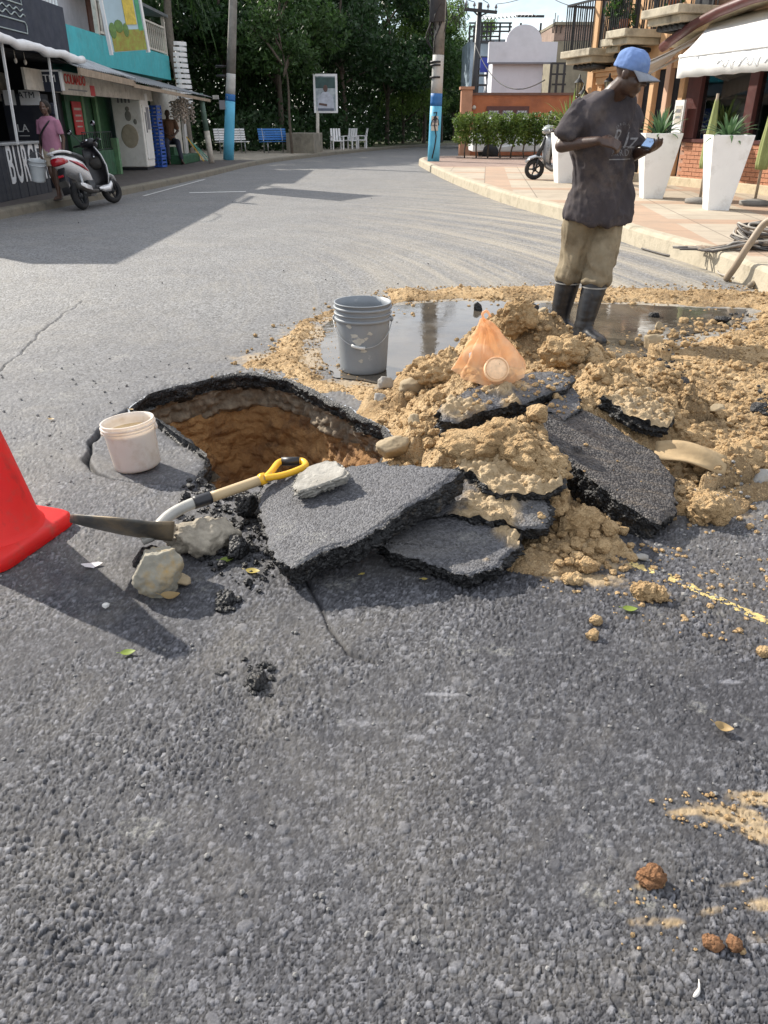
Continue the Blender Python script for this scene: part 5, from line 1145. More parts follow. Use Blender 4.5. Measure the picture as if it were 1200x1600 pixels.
WHERE = ['at the far left behind the shop roof', 'over the painted pole on the left', 'behind the white bench', 'behind the blue bench', 'rising between bench and billboard', 'right behind the billboard', 'over the far bend of the road', 'deep in the wood behind the left pole', 'in the wood left of the palm', 'at the right edge of the wood', 'leftmost at the wood edge', 'deep behind the billboard', 'beyond the road bend', 'low beyond the road bend', 'behind the shop stair', 'beside the cross-arm pole, far off', 'behind the shop wall', 'left behind the shop, in the wood', 'farthest, beyond the bend']
seen = set()
for i, (x, y, k, sc) in enumerate(plc):
    if k in seen: o = copy_tree(protos[k])
    else: o = protos[k]; seen.add(k)
    o.location = (x, y, 0); o.rotation_euler = (0, 0, i*1.9); o.scale = (sc, sc, sc); tag(o, LB[k]+' '+WHERE[i], 'tree', 'trees of the wood behind the benches')
if 3 not in seen: pass
for i, (x, y, sc, lab) in enumerate(((3.9, 58, 1.25, 'sunlit feathery tree just right of the palm-painted pole'), (1.2, 55, 1.2, 'sunlit feathery tree left of the palm-painted pole'), (6.0, 60, 1.1, 'feathery tree between the painted pole and the cross-arm pole'))):
    o = copy_tree(protos[3]); o.location = (x, y, 0); o.rotation_euler = (0, 0, 1+i*2); o.scale = (sc, sc, sc); tag(o, lab, 'tree', 'feathery trees beside the bend')
st = make_tree('young_tree', 5.2, 1.5, m_lv[1], m_bark, 2600, .2, 31, .07, .45); st.location = G(457, 241, .1); tag(st, 'slim young tree growing behind the low wall', 'tree')
# low growth under the trees, one mass
rr = np.random.default_rng(77); ucl = [(x, (41+2*math.sin(x*1.3) if x < -3.2 else 43+(x+3.2)*3.4)+2.5*rr.random(), .4+.8*rr.random(), 1.0+.7*rr.random()) for x in np.arange(-20, 7, .5)]
ucl += [(x, y+4, z+1.4, r_*1.2) for x, y, z, r_ in ucl]+[(x, y+7, z+2.8, r_*1.4) for x, y, z, r_ in ucl]+[(x*.7-6, y*.8, z*.8, r_*.8) for x, y, z, r_ in ucl if x < -4]
V, F_ = leaves(42000, crown_fn(rr, ucl), .3, rr); ucl += [(x, 72+6*rr.random()-.25*abs(x), z, 2.6) for x in np.arange(-45, 26, 1.6) for z in ((.8, 3.2, 5.6, 7.2) if x < 1 else (.8, 3.0, 4.5))]; V2, F2 = leaves(26000, crown_fn(rr, ucl[-190:]), .75, rr); F_ = np.concatenate([F_, F2+len(V)]); V = np.concatenate([V, V2])
tag(np_mesh('undergrowth', V, F_, m_lv[0], smooth=False), 'dark undergrowth filling the wood behind the benches', 'undergrowth', kind='stuff')
bl_m = MB()
# palm behind the shop post
pm = empty('palm_tree', (-8.2, 34.5, 0), 0, 'grey palm trunk with hanging fronds behind the porch post', 'palm')
MB().tube(smoothpath([(.35, 0, 0), (.25, 0, 2), (0, 0, 4.2), (.1, 0, 6.3)], 5), .14, 10).build('trunk', M('palm_bark', (.16, .14, .115), .9, .3, 12, .6, 40), pm)
for k in range(13):
    a = k*2.4; vs = []; fs = []; L_ = 2.3+.5*math.sin(k*3.1); rib = []
    for j in range(15):
        t = j/14; r_ = L_*(t-.28*t*t); z = 6.35+.55*math.sin(t*1.9)*(1 if k % 3 else .3)-1.9*t*t*(1.0 if k % 3 else 1.5); rib.append(V3((.1+r_*math.cos(a), r_*math.sin(a), z)))
    mb = MB().tube(rib, .02, 4)
    for j in range(1, 15):
        for s in (-1, 1):
            d = (rib[j]-rib[j-1]).normalized(); sd_ = d.cross(V3((0, 0, 1))).normalized()*s; l_ = .62*math.sin(math.pi*min(1, .15+j/16)); tip = rib[j]+sd_*l_*.7+d*l_*.5-V3((0, 0, l_*.5))
            mb.add([rib[j]-d*.05, rib[j]+d*.05, tip], [(0, 1, 2)])
    mb.build('frond', m_lv[1], pm)
# clipped hedge on stems
hd = empty('hedge', (4.3, 30.4, .13), 0, 'clipped green hedge on bare stems at the edge of the brick paving', 'hedge')
rr = np.random.default_rng(5); x0, x1 = 2.75, 6.2
hc = [(-1.55+3.6*i/11, .25*math.sin(i*1.9), z, .34+.06*math.sin(i*2.7+z*5)) for i in range(12) for z in (.72, 1.05, 1.28)]
V, F_ = leaves(9000, crown_fn(rr, hc), .10, rr, .1, 1.7); np_mesh('foliage', V, F_, leafmat('hedge_leaf', (.05, .11, .02), (.17, .24, .05)), hd, smooth=False)
mb = MB()
for k in range(9): MB().tube([(-1.4+.42*k+.05*math.sin(k*3), .06*math.sin(k*2), 0), (-1.42+.42*k, 0, .3), (-1.36+.42*k+.08*math.sin(k*5), 0, .75)], .03, 6).build('stem', m_bark, hd)
MB().box((.3, 0, .03), (4.0, .5, .06)).build('soil_bed', m_potsoil, hd)
# ---- far buildings on the right
wl = empty('orange_boundary_wall', (5.5, 34.5, 0), 0, 'dark orange boundary wall with a lattice window behind the hedge', 'wall')
YW = 35.0; xL = Yp(735, 170, YW).x; zt = Yp(800, 150, YW).z
part(MB().box(((xL+10)/2, YW+.15, zt/2+.05), (10-xL, .3, zt)), 'wall', m_org2, wl); part(MB().box(((xL+10)/2, YW+.15, zt+.07), (10-xL+.06, .4, .09)), 'coping', M('brown_coping', (.14, .07, .05), .8, .2), wl)
xa, xb = Yp(720, 160, YW).x, Yp(737, 160, YW).x; zp = Yp(728, 140, YW).z
part(MB().box(((xa+xb)/2, YW, zp/2), (xb-xa, .5, zp)).box(((xa+xb)/2, YW, zp+.05), (xb-xa+.12, .62, .1)), 'pillar', M('pillar_stucco', (.40, .20, .12), .85, .2, 3), wl)
part(MB().ell((xb+.1, YW-.06, Yp(740, 168, YW).z), (.08, .06, .08), n=10), 'wall_light', m_offw, wl)
wx0, wx1 = Yp(760, 175, YW).x, Yp(826, 175, YW).x; wz0, wz1 = Yp(790, 192, YW).z, Yp(790, 166, YW).z
fr = part(MB().box(((wx0+wx1)/2, YW-.04, (wz0+wz1)/2), (wx1-wx0, .12, wz1-wz0)), 'window_frame', m_brown, wl)
for k in range(3):
    cx_ = wx0+(wx1-wx0)*(k+.5)/3; w_ = (wx1-wx0)/3-.16; part(MB().box((cx_, YW-.11, (wz0+wz1)/2-.06), (w_, .03, wz1-wz0-.2)), 'window_pane', M('lattice_backing', (.5, .5, .52), .6, .1), fr)
    mb = MB()
    for j in range(5): mb.bar((cx_-w_/2+w_*j/4, YW-.13, wz0+.05), (cx_-w_/2+w_*((j+2) % 5)/4, YW-.13, wz1-.16), .035, .02)
    for z in (.3, .55): mb.ell((cx_+.1*math.sin(z*20), YW-.135, wz0+z*(wz1-wz0)), (.09, .02, .06), n=8)
    part(mb, 'lattice', M('lattice_iron', (.09, .09, .10), .6, .2), fr)
pb = empty('white_parapet_building', (6, 38, 0), 0, 'white shopfront with a rounded parapet above the orange wall', 'building')
YB = 38.0; g = lambda u, v: Yp(u, v, YB)
def facade(u0, v0, u1, v1, y, d): a = Yp(u0, v0, y); b = Yp(u1, v1, y); return (a.x+b.x)/2, (a.z+b.z)/2, b.x-a.x, a.z-b.z
m_pale = M('pale_facade', (.62, .63, .68), .8, .05, 2, .1, 30, dirt=(.52, .53, .57), dscale=.8)
x_, z_, w_, h_ = facade(770, 98, 857, 0, YB, 0); zb = g(800, 98).z; part(MB().box((x_, YB+1.5, (zb+0)/2), (w_, 3, zb)), 'lower_wall', m_pale, pb)
za = g(800, 66).z; xa, xb = g(763, 80).x, g(869, 80).x; xc0, xc1 = g(790, 66).x, g(845, 66).x; zc = g(816, 39).z
pts = [V3((xa, 0, zb)), V3((xb, 0, zb)), V3((xb, 0, za)), V3((xc1, 0, za))]
cxm = (xc0+xc1)/2; rx = (xc1-xc0)/2; pts += [V3((cxm+rx*math.cos(a), 0, za+(zc-za)*math.sin(a))) for a in [math.pi*k/18 for k in range(1, 18)]]+[V3((xc0, 0, za)), V3((xa, 0, za))]
part(MB().hexa([p+V3((0, YB+.12, 0)) for p in pts], [p+V3((0, YB-.22, 0)) for p in pts]), 'parapet', m_pale, pb)
part(MB().box(((xa+xb)/2, YB-.24, zb-.03), (xb-xa+.02, .06, .07)), 'string_course', m_grey, pb)
sb_ = empty('unfinished_block_building', (8, 42, 0), 0, 'unfinished grey brown concrete building with bare rods on its roof', 'building')
m_conc = M('raw_concrete', (.25, .22, .16), .95, .2, 2.5, .4, 25, dirt=(.14, .125, .09), dscale=1.2); m_conc2 = M('pinkish_blockwork', (.29, .21, .17), .95, .2, 2.5, .4, 25)
YU = 42.; xa, xb = Yp(862, 100, YU).x, Yp(985, 100, YU).x; z1, z2 = Yp(880, 64, YU).z, Yp(880, 39, YU).z
part(MB().box(((xa+xb)/2, YU+2, z1/2), (xb-xa, 4, z1)), 'lower_wall', m_conc, sb_); part(MB().box(((xa+xb)/2, YU+2.1, (z1+z2)/2+.02), (xb-xa-.05, 4, z2-z1)), 'upper_wall', m_conc2, sb_); part(MB().box(((xa+xb)/2, YU+2, z2+.06), (xb-xa, 4.1, .12)), 'roof_slab', m_conc, sb_)
for u, v in ((864, 30), (866, 20), (870, 24), (877, 32), (866, 34)): a = Yp(u, 40, YU); part(MB().tube([(a.x, YU, a.z-.3), (a.x+.02, YU, Yp(u, v, YU).z)], .022, 5), 'rod', m_dkmetal, sb_)
sf = empty('steel_frame', (8, 37.4, 0), 0, 'dark steel lattice frame standing right of the white parapet building', 'frame')
for u in (862, 872, 883): a = Yp(u, 98, 37.3); part(MB().bar((a.x, 37.3, 1.8), (a.x, 37.3, a.z), .09), 'upright', m_dkmetal, sf)
for v in (99, 116, 132, 148): a = Yp(862, v, 37.3); b = Yp(884, v, 37.3); part(MB().bar(a, (b.x, 37.3, a.z), .07), 'rail', m_dkmetal, sf)
rb_ = empty('rooftop_terrace_frame', (7, 47, 0), 0, 'metal framed rooftop terrace with sheet roof behind the white parapet', 'building')
YT = 47.; t = lambda u, v: Yp(u, v, YT); m_far = M('far_glass_blue', (.38, .47, .55), .4, .25, .8, 0)
a, b = t(735, 110), t(850, 45); part(MB().box(((a.x+b.x)/2, YT+3, t(0, 60).z/2), (b.x-a.x, 5, t(0, 60).z)), 'block', m_far, rb_)
for u in (733, 740, 752, 760, 766, 780, 795, 812, 843): p0 = t(u, 66); p1 = t(u, 36 if u > 750 else 40); part(MB().bar((p0.x, YT, p0.z), (p0.x, YT, p1.z), .09), 'upright', m_dkmetal, rb_)
for v, u0, u1 in ((36, 733, 800), (42, 733, 800), (49, 752, 846), (57, 733, 780)): p0 = t(u0, v); p1 = t(u1, v); part(MB().bar((p0.x, YT, p0.z), (p1.x, YT, p0.z), .07), 'rail', m_dkmetal, rb_)
p0 = t(752, 32); p1 = t(835, 26); corr((p0.x, YT-.6, p0.z), (p1.x, YT-.6, p1.z), (p1.x, YT+3, p1.z+.5), (p0.x, YT+3, p0.z+.5), 14, .05, m_zinc, 'roof_sheet', rb_); p2 = t(848, 27); part(MB().bar((p1.x-1, YT-.4, p1.z-.02), (p2.x, YT-.4, p2.z), .1), 'roof_beam', m_dkmetal, rb_)
bs = empty('blue_stacked_stair', (4.4, 40, 0), 0, 'narrow metal rack with a blue panel beside the white parapet building', 'rack')
x0_, x1_ = Yp(748, 100, 40).x, Yp(769, 100, 40).x
for v in (66, 90, 108, 118, 133, 147): zz_ = Yp(750, v, 40).z; part(MB().box(((x0_+x1_)/2, 40, zz_), (x1_-x0_, .5, .07)), 'shelf', m_dkmetal, bs)
for x in (x0_, x1_): part(MB().bar((x, 40, 0), (x, 40, Yp(750, 64, 40).z), .08), 'upright', m_dkmetal, bs)
a = Yp(751, 90, 39.7); b = Yp(768, 113, 39.7); part(MB().box(((a.x+b.x)/2, 39.7, (a.z+b.z)/2), (b.x-a.x, .06, a.z-b.z)), 'blue_panel', M('blue_panel', (.02, .04, .30), .5, .2), bs)
# wooden cross-arm pole and wires
b = V3((Yp(737, 170, 36.2).x, 36.2, 0)); tp = Yp(750, 4, 36.2); cp = empty('crossarm_pole', b, 0, 'dark wooden power pole with one cross-arm and insulators', 'utility pole')
MB().tube([(0, 0, 0), tp-b], [.15, .10], 10).build('pole', m_dkmetal, cp); ca = Yp(725, 15, 36.2)-b; cb_ = Yp(776, 20, 36.2)-b
MB().bar(ca-V3((0, .13, 0)), cb_-V3((0, .13, 0)), .10, .11).build('cross_arm', m_dkmetal, cp)
for tt_ in (.05, .3, .72, .96):
    p = ca.lerp(cb_, tt_); MB().lathe([(.02, .02), (.02, .12), (.06, .14), (.05, .2), (.03, .26), (0, .27)], 8, p-V3((0, .13, 0))).build('insulator', m_grey, cp)
MB().bar(ca.lerp(cb_, .28), (tp-b)*.915, .05).bar(ca.lerp(cb_, .75), (tp-b)*.915, .05).build('brace', m_dkmetal, cp)
def wire(name, a, b, sag, r_, lab):
    a = V3(a); b = V3(b); o = MB().tube([a.lerp(b, k/24)-V3((0, 0, sag*4*(k/24)*(1-k/24))) for k in range(25)], r_, 5).build(name, m_black); tag(o, lab, 'cable', 'overhead cables'); return o
top = Yp(690, 0, 30.9)
wire('overhead_cable', (1.95, 30.9, 6.0), b+ca.lerp(cb_, .3)+V3((0, 0, .3)), .25, .014, 'thin cable from the painted pole to the cross-arm, lower one'); wire('overhead_cable', (1.95, 30.9, 6.4), b+ca.lerp(cb_, .72)+V3((0, 0, .3)), .2, .014, 'thin cable from the painted pole to the cross-arm, upper one')
wire('overhead_cable', Yp(868, 0, 30), Yp(925, 14, 24), .05, .012, 'cable crossing the sky beside the orange building'); wire('overhead_cable', b+cb_+V3((0, 0, .3)), Yp(830, -8, 30), .05, .012, 'cable leaving the cross-arm to the right'); wire('overhead_cable', b+V3((0, 0, 4.2)), F(8.4, .1, 2.3), .75, .016, 'slack black cable drooping across the white parapet building')
wire('overhead_cable', (1.9, 30.9, 6.2), (-6.0, 33.6, 7.0), .3, .012, 'cable between the two painted poles')
# white car behind the hedge
cr = empty('parked_car', (4.75, 32.6, 0), 0, 'white car parked between the hedge and the orange wall, only its roof showing', 'car')
x0_, x1_ = Yp(728, 186, 32.6).x-4.3-.35, Yp(822, 186, 32.6).x-4.3+.8; zr = Yp(770, 184, 32.6).z; L_ = x1_-x0_
prof = [(x0_+.12, .35), (x0_+.12, .8), (x0_+.22, .95), (x0_+.5, zr-.08), (x0_+.8, zr), (x1_-1.3, zr), (x1_-.5, zr-.12), (x1_+.2, .95), (x1_+.7, .85), (x1_+.75, .35)]
MB().hexa([V3((x, -.8 if z < .9 else -.66, z)) for x, z in prof], [V3((x, .8 if z < .9 else .66, z)) for x, z in prof]).build('body', m_white, cr, bev=.05)
MB().hexa([V3((x, -.75, z)) for x, z in ((x0_+.5, .95), (x1_-.1, .98), (x1_-.62, zr-.16), (x0_+.75, zr-.14))], [V3((x, .75, z)) for x, z in ((x0_+.5, .95), (x1_-.1, .98), (x1_-.62, zr-.16), (x0_+.75, zr-.14))]).build('window', m_void, cr)
for x in (x0_+.8, x1_-.1):
    for s in (-.72, .72): MB().lathe([(.0, -.09), (.3, -.09), (.32, 0), (.3, .09), (0, .09)], 18, (x, s, .32), 0, Matrix.Rotation(R(90), 3, 'X')).build('wheel', m_black, cr)
# ---- bundle of cables and a hose on the right kerb
cb0 = G(1200, 392, .17); ce = empty('cable_coil', cb0, 0, 'tangle of old grey brown cables dumped over the right kerb', 'cables'); rr = random.Random(9); m_cab = [M('cable_brown', (.24, .18, .13), .7, .3), M('cable_grey', (.33, .30, .26), .7, .3), M('cable_black', (.07, .062, .058), .6, .3)]
for i in range(34):
    a0 = rr.random()*6.28; r_ = .22+.2*rr.random(); pts = []; z0 = .02+.13*rr.random(); tl = rr.uniform(-.5, .5)
    for k in range(9+rr.randrange(5)):
        a = a0+k*.62; pts.append(V3((.18+r_*1.25*math.cos(a), .12+r_*.8*math.sin(a), z0+.07*math.sin(a+tl*4)+.05*rr.random())))
    if i % 2: pts += [V3((-.1-.3*rr.random(), -.15+.2*rr.random(), .10)), V3((-.35-.35*rr.random(), -.25+.3*rr.random(), .03)), V3((-.45-.5*rr.random(), -.1+.35*rr.random(), .02))]
    MB().tube(smoothpath(pts, 4), .008+.006*rr.random(), 5).build('cable', m_cab[i % 3], ce)
hs = MB().tube(smoothpath([G(1135, 436, .02), G(1150, 415, .16), G(1172, 380, .36), G(1200, 345, .55), G(1240, 340, .6)], 6), .032, 9).build('hose', M('brown_hose', (.26, .20, .14), .6, .2), None); tag(hs, 'thick brown hose leaning from the gutter over the cable tangle', 'hose')
h2 = MB().tube(smoothpath([G(1172, 446, .03), G(1190, 435, .05), G(1215, 424, .10), G(1260, 410, .2)], 6), .026, 9).build('hose', M('brown_hose_end', (.22, .18, .13), .6, .2), None); tag(h2, 'shorter hose end lying in the gutter below the cables', 'hose')
for i, pts in enumerate((((1082, 397, .03), (1100, 385, .12), (1130, 376, .17), (1165, 380, .18)), ((1090, 405, .02), (1108, 388, .10), (1128, 380, .17), (1160, 384, .2)), ((1080, 402, .02), (1110, 415, .02), (1140, 415, .04), (1170, 395, .16)), ((1115, 388, .15), (1118, 400, .06), (1120, 415, .02), (1125, 428, .02), (1165, 436, .02)))):
    c_ = MB().tube(smoothpath([G(*p) for p in pts], 6), .009, 5).build('loose_cable', m_cab[i % 2]); tag(c_, ['thin loose cable looping over the kerb edge, top one', 'thin loose cable looping under the top loop', 'thin pale cable running along the foot of the kerb', 'thin cable hanging down the kerb face into the gutter'][i], 'cable', 'loose cables at the right kerb')
gt = MB().tube(smoothpath([G(1003, 388, .01), G(1035, 397, .012), G(1055, 401, .01), G(1078, 407, .012)], 5), [.012]*16, 5).build('gutter_strip', m_cab[2]); tag(gt, 'dark strip of cable lying in the gutter behind the man', 'cable')
# ================================================================== PEOPLE AND SCOOTERS
def caps(segs, n=12):
    """tapered limbs: (p0, p1, r0, r1) with round ends"""
    mb = MB()
    for s in segs:
        p0, p1, r0, r1 = V3(s[0]), V3(s[1]), s[2], s[3]; d = p1-p0; L_ = d.length; d.normalize(); x = d.orthogonal().normalized(); y = d.cross(x); rings = []
        fl = s[4] if len(s) > 4 else 1.0; fx = V3(s[5]) if len(s) > 5 else None
        if fx is not None: x = (fx-d*fx.dot(d)).normalized(); y = d.cross(x)
        for t in (-1, -.85, -.5, 0): rings.append((p0+d*r0*t, r0*math.sqrt(max(0.0004, 1-t*t))))
        for t in (0, .5, .85, 1): rings.append((p1+d*r1*t, r1*math.sqrt(max(0.0004, 1-t*t))))
        mb.loft([[c+(x*math.cos(2*math.pi*k/n)+y*math.sin(2*math.pi*k/n)*fl)*r for k in range(n)] for c, r in rings])
    return mb
def skin(mb, name, mat, parent, vox, smooth=4, fac=.5, post=None):
    """weld everything in mb into one continuous surface"""
    off = V3(parent.location); o = MB(); o.v = [tuple(V3(v)-off) for v in mb.v]; o.f = mb.f; o.m = mb.m; o.sm = mb.sm; ob = o.build(name, mat)
    r_ = ob.modifiers.new('weld', 'REMESH'); r_.mode = 'VOXEL'; r_.voxel_size = vox; r_.use_smooth_shade = True
    if smooth: s = ob.modifiers.new('smooth', 'SMOOTH'); s.iterations = smooth; s.factor = fac
    bpy.context.view_layer.update(); me = bpy.data.meshes.new_from_object(ob.evaluated_get(bpy.context.evaluated_depsgraph_get())); ob.modifiers.clear(); old = ob.data; ob.data = me; bpy.data.meshes.remove(old); me.name = name
    if post is not None:
        n = len(me.vertices); co = np.empty(n*3, np.float32); me.vertices.foreach_get('co', co); nr_ = np.empty(n*3, np.float32); me.vertices.foreach_get('normal', nr_); co = co.reshape(-1, 3).astype(float); nr_ = nr_.reshape(-1, 3)
        co = post(co+np.array(off), nr_)-np.array(off); me.vertices.foreach_set('co', co.astype(np.float32).ravel()); me.update()
    me.polygons.foreach_set('use_smooth', np.ones(len(me.polygons), bool)); ob.parent = parent
    return ob
def head(mb, c, f, up, k=1.0):
    """head with brow, nose, lips, chin, ears; f = where the face looks"""
    f = V3(f).normalized(); up = V3(up); up = (up-f*up.dot(f)).normalized(); s = f.cross(up); c = V3(c)
    Rm = Matrix((s, f, up)).transposed(); P_ = lambda x, y, z: c+(s*x+f*y+up*z)*k
    E = lambda p, r, n=14: mb.ell(P_(*p), [q*k for q in r], Rm, n)
    E((0, -.012, .035), (.074, .093, .082), 18); E((0, .018, -.035), (.060, .072, .075), 16); E((0, .055, -.088), (.030, .028, .022)); E((0, .083, .022), (.052, .014, .012))
    E((-.032, .064, -.028), (.024, .022, .022)); E((.032, .064, -.028), (.024, .022, .022))
    E((0, .098, -.022), (.014, .018, .012)); E((0, .090, -.004), (.010, .012, .028)); E((-.014, .090, -.026), (.010, .010, .009)); E((.014, .090, -.026), (.010, .010, .009))
    E((0, .083, -.055), (.026, .012, .007)); E((0, .080, -.067), (.022, .012, .008)); E((-.076, -.01, -.005), (.010, .022, .034)); E((.076, -.01, -.005), (.010, .022, .034))
    return Rm, P_
def hand(mb, wrist, d, palm, k=1.0, curl=(.5, .55, .6, .7), thumb=.5, side=1):
    """palm and five bent fingers; d = along the hand, palm = the way the palm faces, side = which side the thumb leaves"""
    d = V3(d).normalized(); pn_ = V3(palm); pn_ = (pn_-d*pn_.dot(d)).normalized(); x = d.cross(pn_)*side; w = V3(wrist); segs = [(w, w+d*.035*k, .024*k, .026*k, .72, x)]
    for i, o in enumerate((-.027, -.009, .009, .026)):
        segs.append((w+d*.03*k+x*o*.7*k, w+d*.085*k+x*o*k, .013*k, .0115*k))
    L4 = ((.040, .026, .020), (.044, .029, .022), (.041, .027, .021), (.032, .021, .018))[::1]
    for i, o in enumerate((.027, .009, -.010, -.027)):
        p = w+d*.088*k+x*o*k; a = 0
        for j, l in enumerate(L4[i]):
            a += curl[i]*(.9 if j else .75); v = d*math.cos(a)+pn_*math.sin(a)+x*o*1.2*(1 if j == 0 else 0); q = p+v.normalized()*l*k; segs.append((p, q, (.0092-.0009*j)*k, (.0085-.0010*j)*k)); p = q
    p = w+d*.022*k+x*.024*k; v = (d*.65+x*.75+pn_*.25*thumb).normalized(); q = p+v*.042*k; segs.append((p, q, .0125*k, .0105*k)); v2 = (d*.85+x*.15+pn_*.65*thumb).normalized(); q2 = q+v2*.034*k; segs.append((q, q2, .0105*k, .0095*k)); v3 = (d*.9-x*.1+pn_*.7*thumb).normalized(); segs.append((q2, q2+v3*.026*k, .0095*k, .008*k))
    m2 = caps(segs, 10); b = len(mb.v); mb.v += m2.v; mb.f += [tuple(i+b for i in f) for f in m2.f]; mb.m += m2.m; mb.sm += m2.sm
def join(a, b):
    k = len(a.v); a.v += b.v; a.f += [tuple(i+k for i in f) for f in b.f]; a.m += b.m; a.sm += b.sm; return a
def skinmat(name, col):
    t = NT(name); v = t.n('ShaderNodeTexCoord').outputs['Object']; t.l(t.ramp(t.noise(v, 22, 5, .6), .3, .7, c4(col, .8), c4(col, 1.2)), t.b.inputs['Base Color'])
    t.b.inputs['Roughness'].default_value = .42; t.b.inputs['Specular IOR Level'].default_value = .55; t.b.inputs['Subsurface Weight'].default_value = .06; t.b.inputs['Subsurface Radius'].default_value = (.01, .004, .002)
    t.l(t.bump(t.noise(v, 260, 4), .0008, .6), t.b.inputs['Normal']); return t.m
m_skin = skinmat('dark_skin', (.060, .032, .022)); m_skin2 = skinmat('brown_skin', (.10, .055, .038))
def cloth(name, col, var=.2, dirt=None, stretch=None, scale=4): return M(name, col, .9, var, scale, .5, 900, .0012, spec=.2, dirt=dirt, dscale=5, dlo=.5, dhi=.72, stretch=stretch)
m_shirt = cloth('charcoal_tee', (.052, .045, .049), .3, dirt=(.12, .098, .088)); m_trous = cloth('khaki_trousers', (.225, .185, .125), .35, dirt=(.12, .09, .055)); m_cap = cloth('blue_cap', (.15, .235, .46), .3, dirt=(.27, .36, .52)); m_capw = cloth('grey_brim', (.27, .29, .33), .2, dirt=(.16, .16, .17))
m_boot = M('rubber_boot', (.014, .014, .016), .38, .3, 6, .2, 60, .003, dirt=(.16, .12, .075), dscale=7, dlo=.56, dhi=.78); m_sole = M('boot_sole', (.10, .085, .065), .8, .3, 14, .4, 80); m_bband = M('boot_band', (.30, .29, .27), .6, .3, 20)
def wrinkle(seed, amp, fx=9, fz=5):
    def f(co, nr_):
        p = co.copy(); q = np.stack([p[:, 0]*fx+p[:, 2]*fz*.6, p[:, 1]*fx, p[:, 2]*fz], 1); d = fbm3(q, 4, seed)-.5; r_ = 1-np.abs(fbm3(q*1.4+5, 3, seed+3)-.5)*4
        return co+nr_*(amp*(d*1.6+.5*np.maximum(r_-.55, 0)))[:, None]
    return f
# ---- the workman
man = empty('person', (1.38, 5.28, 0), 0, 'man in blue cap, dark tee and rubber boots looking at a phone by the puddle', 'person')
f = V3((.50, -.866, 0)); rt = V3((-.866, -.50, 0)); up = V3((0, 0, 1))
SH = V3((1.35, 5.30, 1.435)); rs, lsn = V3((1.185, 5.215, 1.395)), V3((1.515, 5.40, 1.395)); neck = V3((1.395, 5.245, 1.485)); hc = V3((1.445, 5.165, 1.575)); fl_ = V3((.80, -.50, -.36)).normalized()
re, rw = V3((1.085, 5.20, 1.195)), V3((1.262, 5.02, 1.225)); le, lw_ = V3((1.575, 5.40, 1.13)), V3((1.592, 5.19, 1.165))
hipR, hipL = V3((1.30, 5.33, .84)), V3((1.46, 5.38, .84)); kR, kL = V3((1.270, 5.37, .49)), V3((1.425, 5.25, .49)); aR, aL = V3((1.225, 5.40, .09)), V3((1.345, 5.19, .09))
b = caps([(re, rs, .040, .044), (re, rw, .041, .027), (le, lsn, .040, .044), (le, lw_, .041, .027), (SH+V3((0, 0, -.02)), neck+V3((0, 0, .01)), .075, .060), (neck, hc-fl_*.02-V3((0, 0, .04)), .062, .056), (rs-V3((0, 0, .03)), lsn-V3((0, 0, .03)), .05, .05), (V3((1.35, 5.30, 1.28)), V3((1.38, 5.32, .9)), .12, .11), (hipR, kR, .075, .055), (kR, aR, .055, .04), (hipL, kL, .075, .055), (kL, aL, .055, .04), (hipR, hipL, .1, .1)])
hR, hP = head(b, hc, fl_, up)
hand(b, rw, V3((.80, -.28, -.10)), V3((.1, .75, -.75)), 1.0, (.75, .85, .9, .95), .9, 1)
hand(b, lw_, V3((.30, -.86, .10)), V3((-.35, -.1, .95)), 1.0, (.45, .6, .7, .8), .8, -1)
skin(b, 'body', m_skin, man, .0065, 3, .4)
for s in (-1, 1):
    MB().ell(hP(.031*s, .076, .006)-man.location, (.012, .012, .012), n=10).build('eye', M('eye_white', (.55, .5, .46), .3, .1, bump=0), man); 
# tee: torso rings that follow the body, plus two short sleeves
def R_(c, rx, ry, yaw=None, n=28, p=2.5): return ring(c, rx*1.07, ry*1.05, -rt, f, n, p)
tor = [R_((1.385, 5.27, 1.49), .066, .066, p=2), R_((1.372, 5.282, 1.478), .095, .078, p=2.2), R_((1.355, 5.292, 1.445), .165, .095, p=2.2), R_((1.350, 5.298, 1.39), .205, .115), R_((1.352, 5.298, 1.31), .210, .132), R_((1.366, 5.30, 1.22), .205, .14), R_((1.380, 5.305, 1.08), .190, .135), R_((1.392, 5.32, .96), .195, .135), R_((1.40, 5.33, .88), .215, .15), R_((1.405, 5.335, .795), .228, .155), R_((1.407, 5.335, .765), .226, .153)]
# hem dips at the front
for rg in tor[-2:]:
    for i, v in enumerate(rg): rg[i] = v+V3((0, 0, -.035*max(0, (v-V3((1.405, 5.335, v.z))).normalized().dot(f))+.006*math.sin(i*.9)))
sh = MB().loft(tor)
for sj, ej, k in ((rs, re, 1), (lsn, le, 1)):
    d = (ej-sj); a = sj+V3((0, 0, .005)); rgs = []
    for t, r_ in ((-.30, .012), (-.26, .040), (-.16, .062), (.0, .074), (.3, .077), (.6, .082), (.78, .088), (.79, .082)):
        c = sj+d*t; x = d.normalized().orthogonal().normalized(); y = d.normalized().cross(x); rgs.append([c+(x*math.cos(q)+y*math.sin(q))*r_ for q in [2*math.pi*i/18 for i in range(18)]])
    sh.loft(rgs)
def tee_folds(co, nr_):
    co = wrinkle(3, .034, 7, 4)(co, nr_); z = co[:, 2]; h_ = np.clip((1.10-z)/.35, 0, 1); q = (co[:, 0]*.866+co[:, 1]*.5)
    drape = np.sin(q*42+z*7+2.5*fbm3(co*4, 2, 8)*3)*.008*h_; diag = np.sin((q*30-z*26)+fbm3(co*5, 2, 9)*5)*.016*np.clip((z-.95)/.2, 0, 1)
    return co+nr_*(drape+diag)[:, None]
tee = skin(sh, 'tee_shirt', m_shirt, man, .0085, 5, .5, tee_folds)
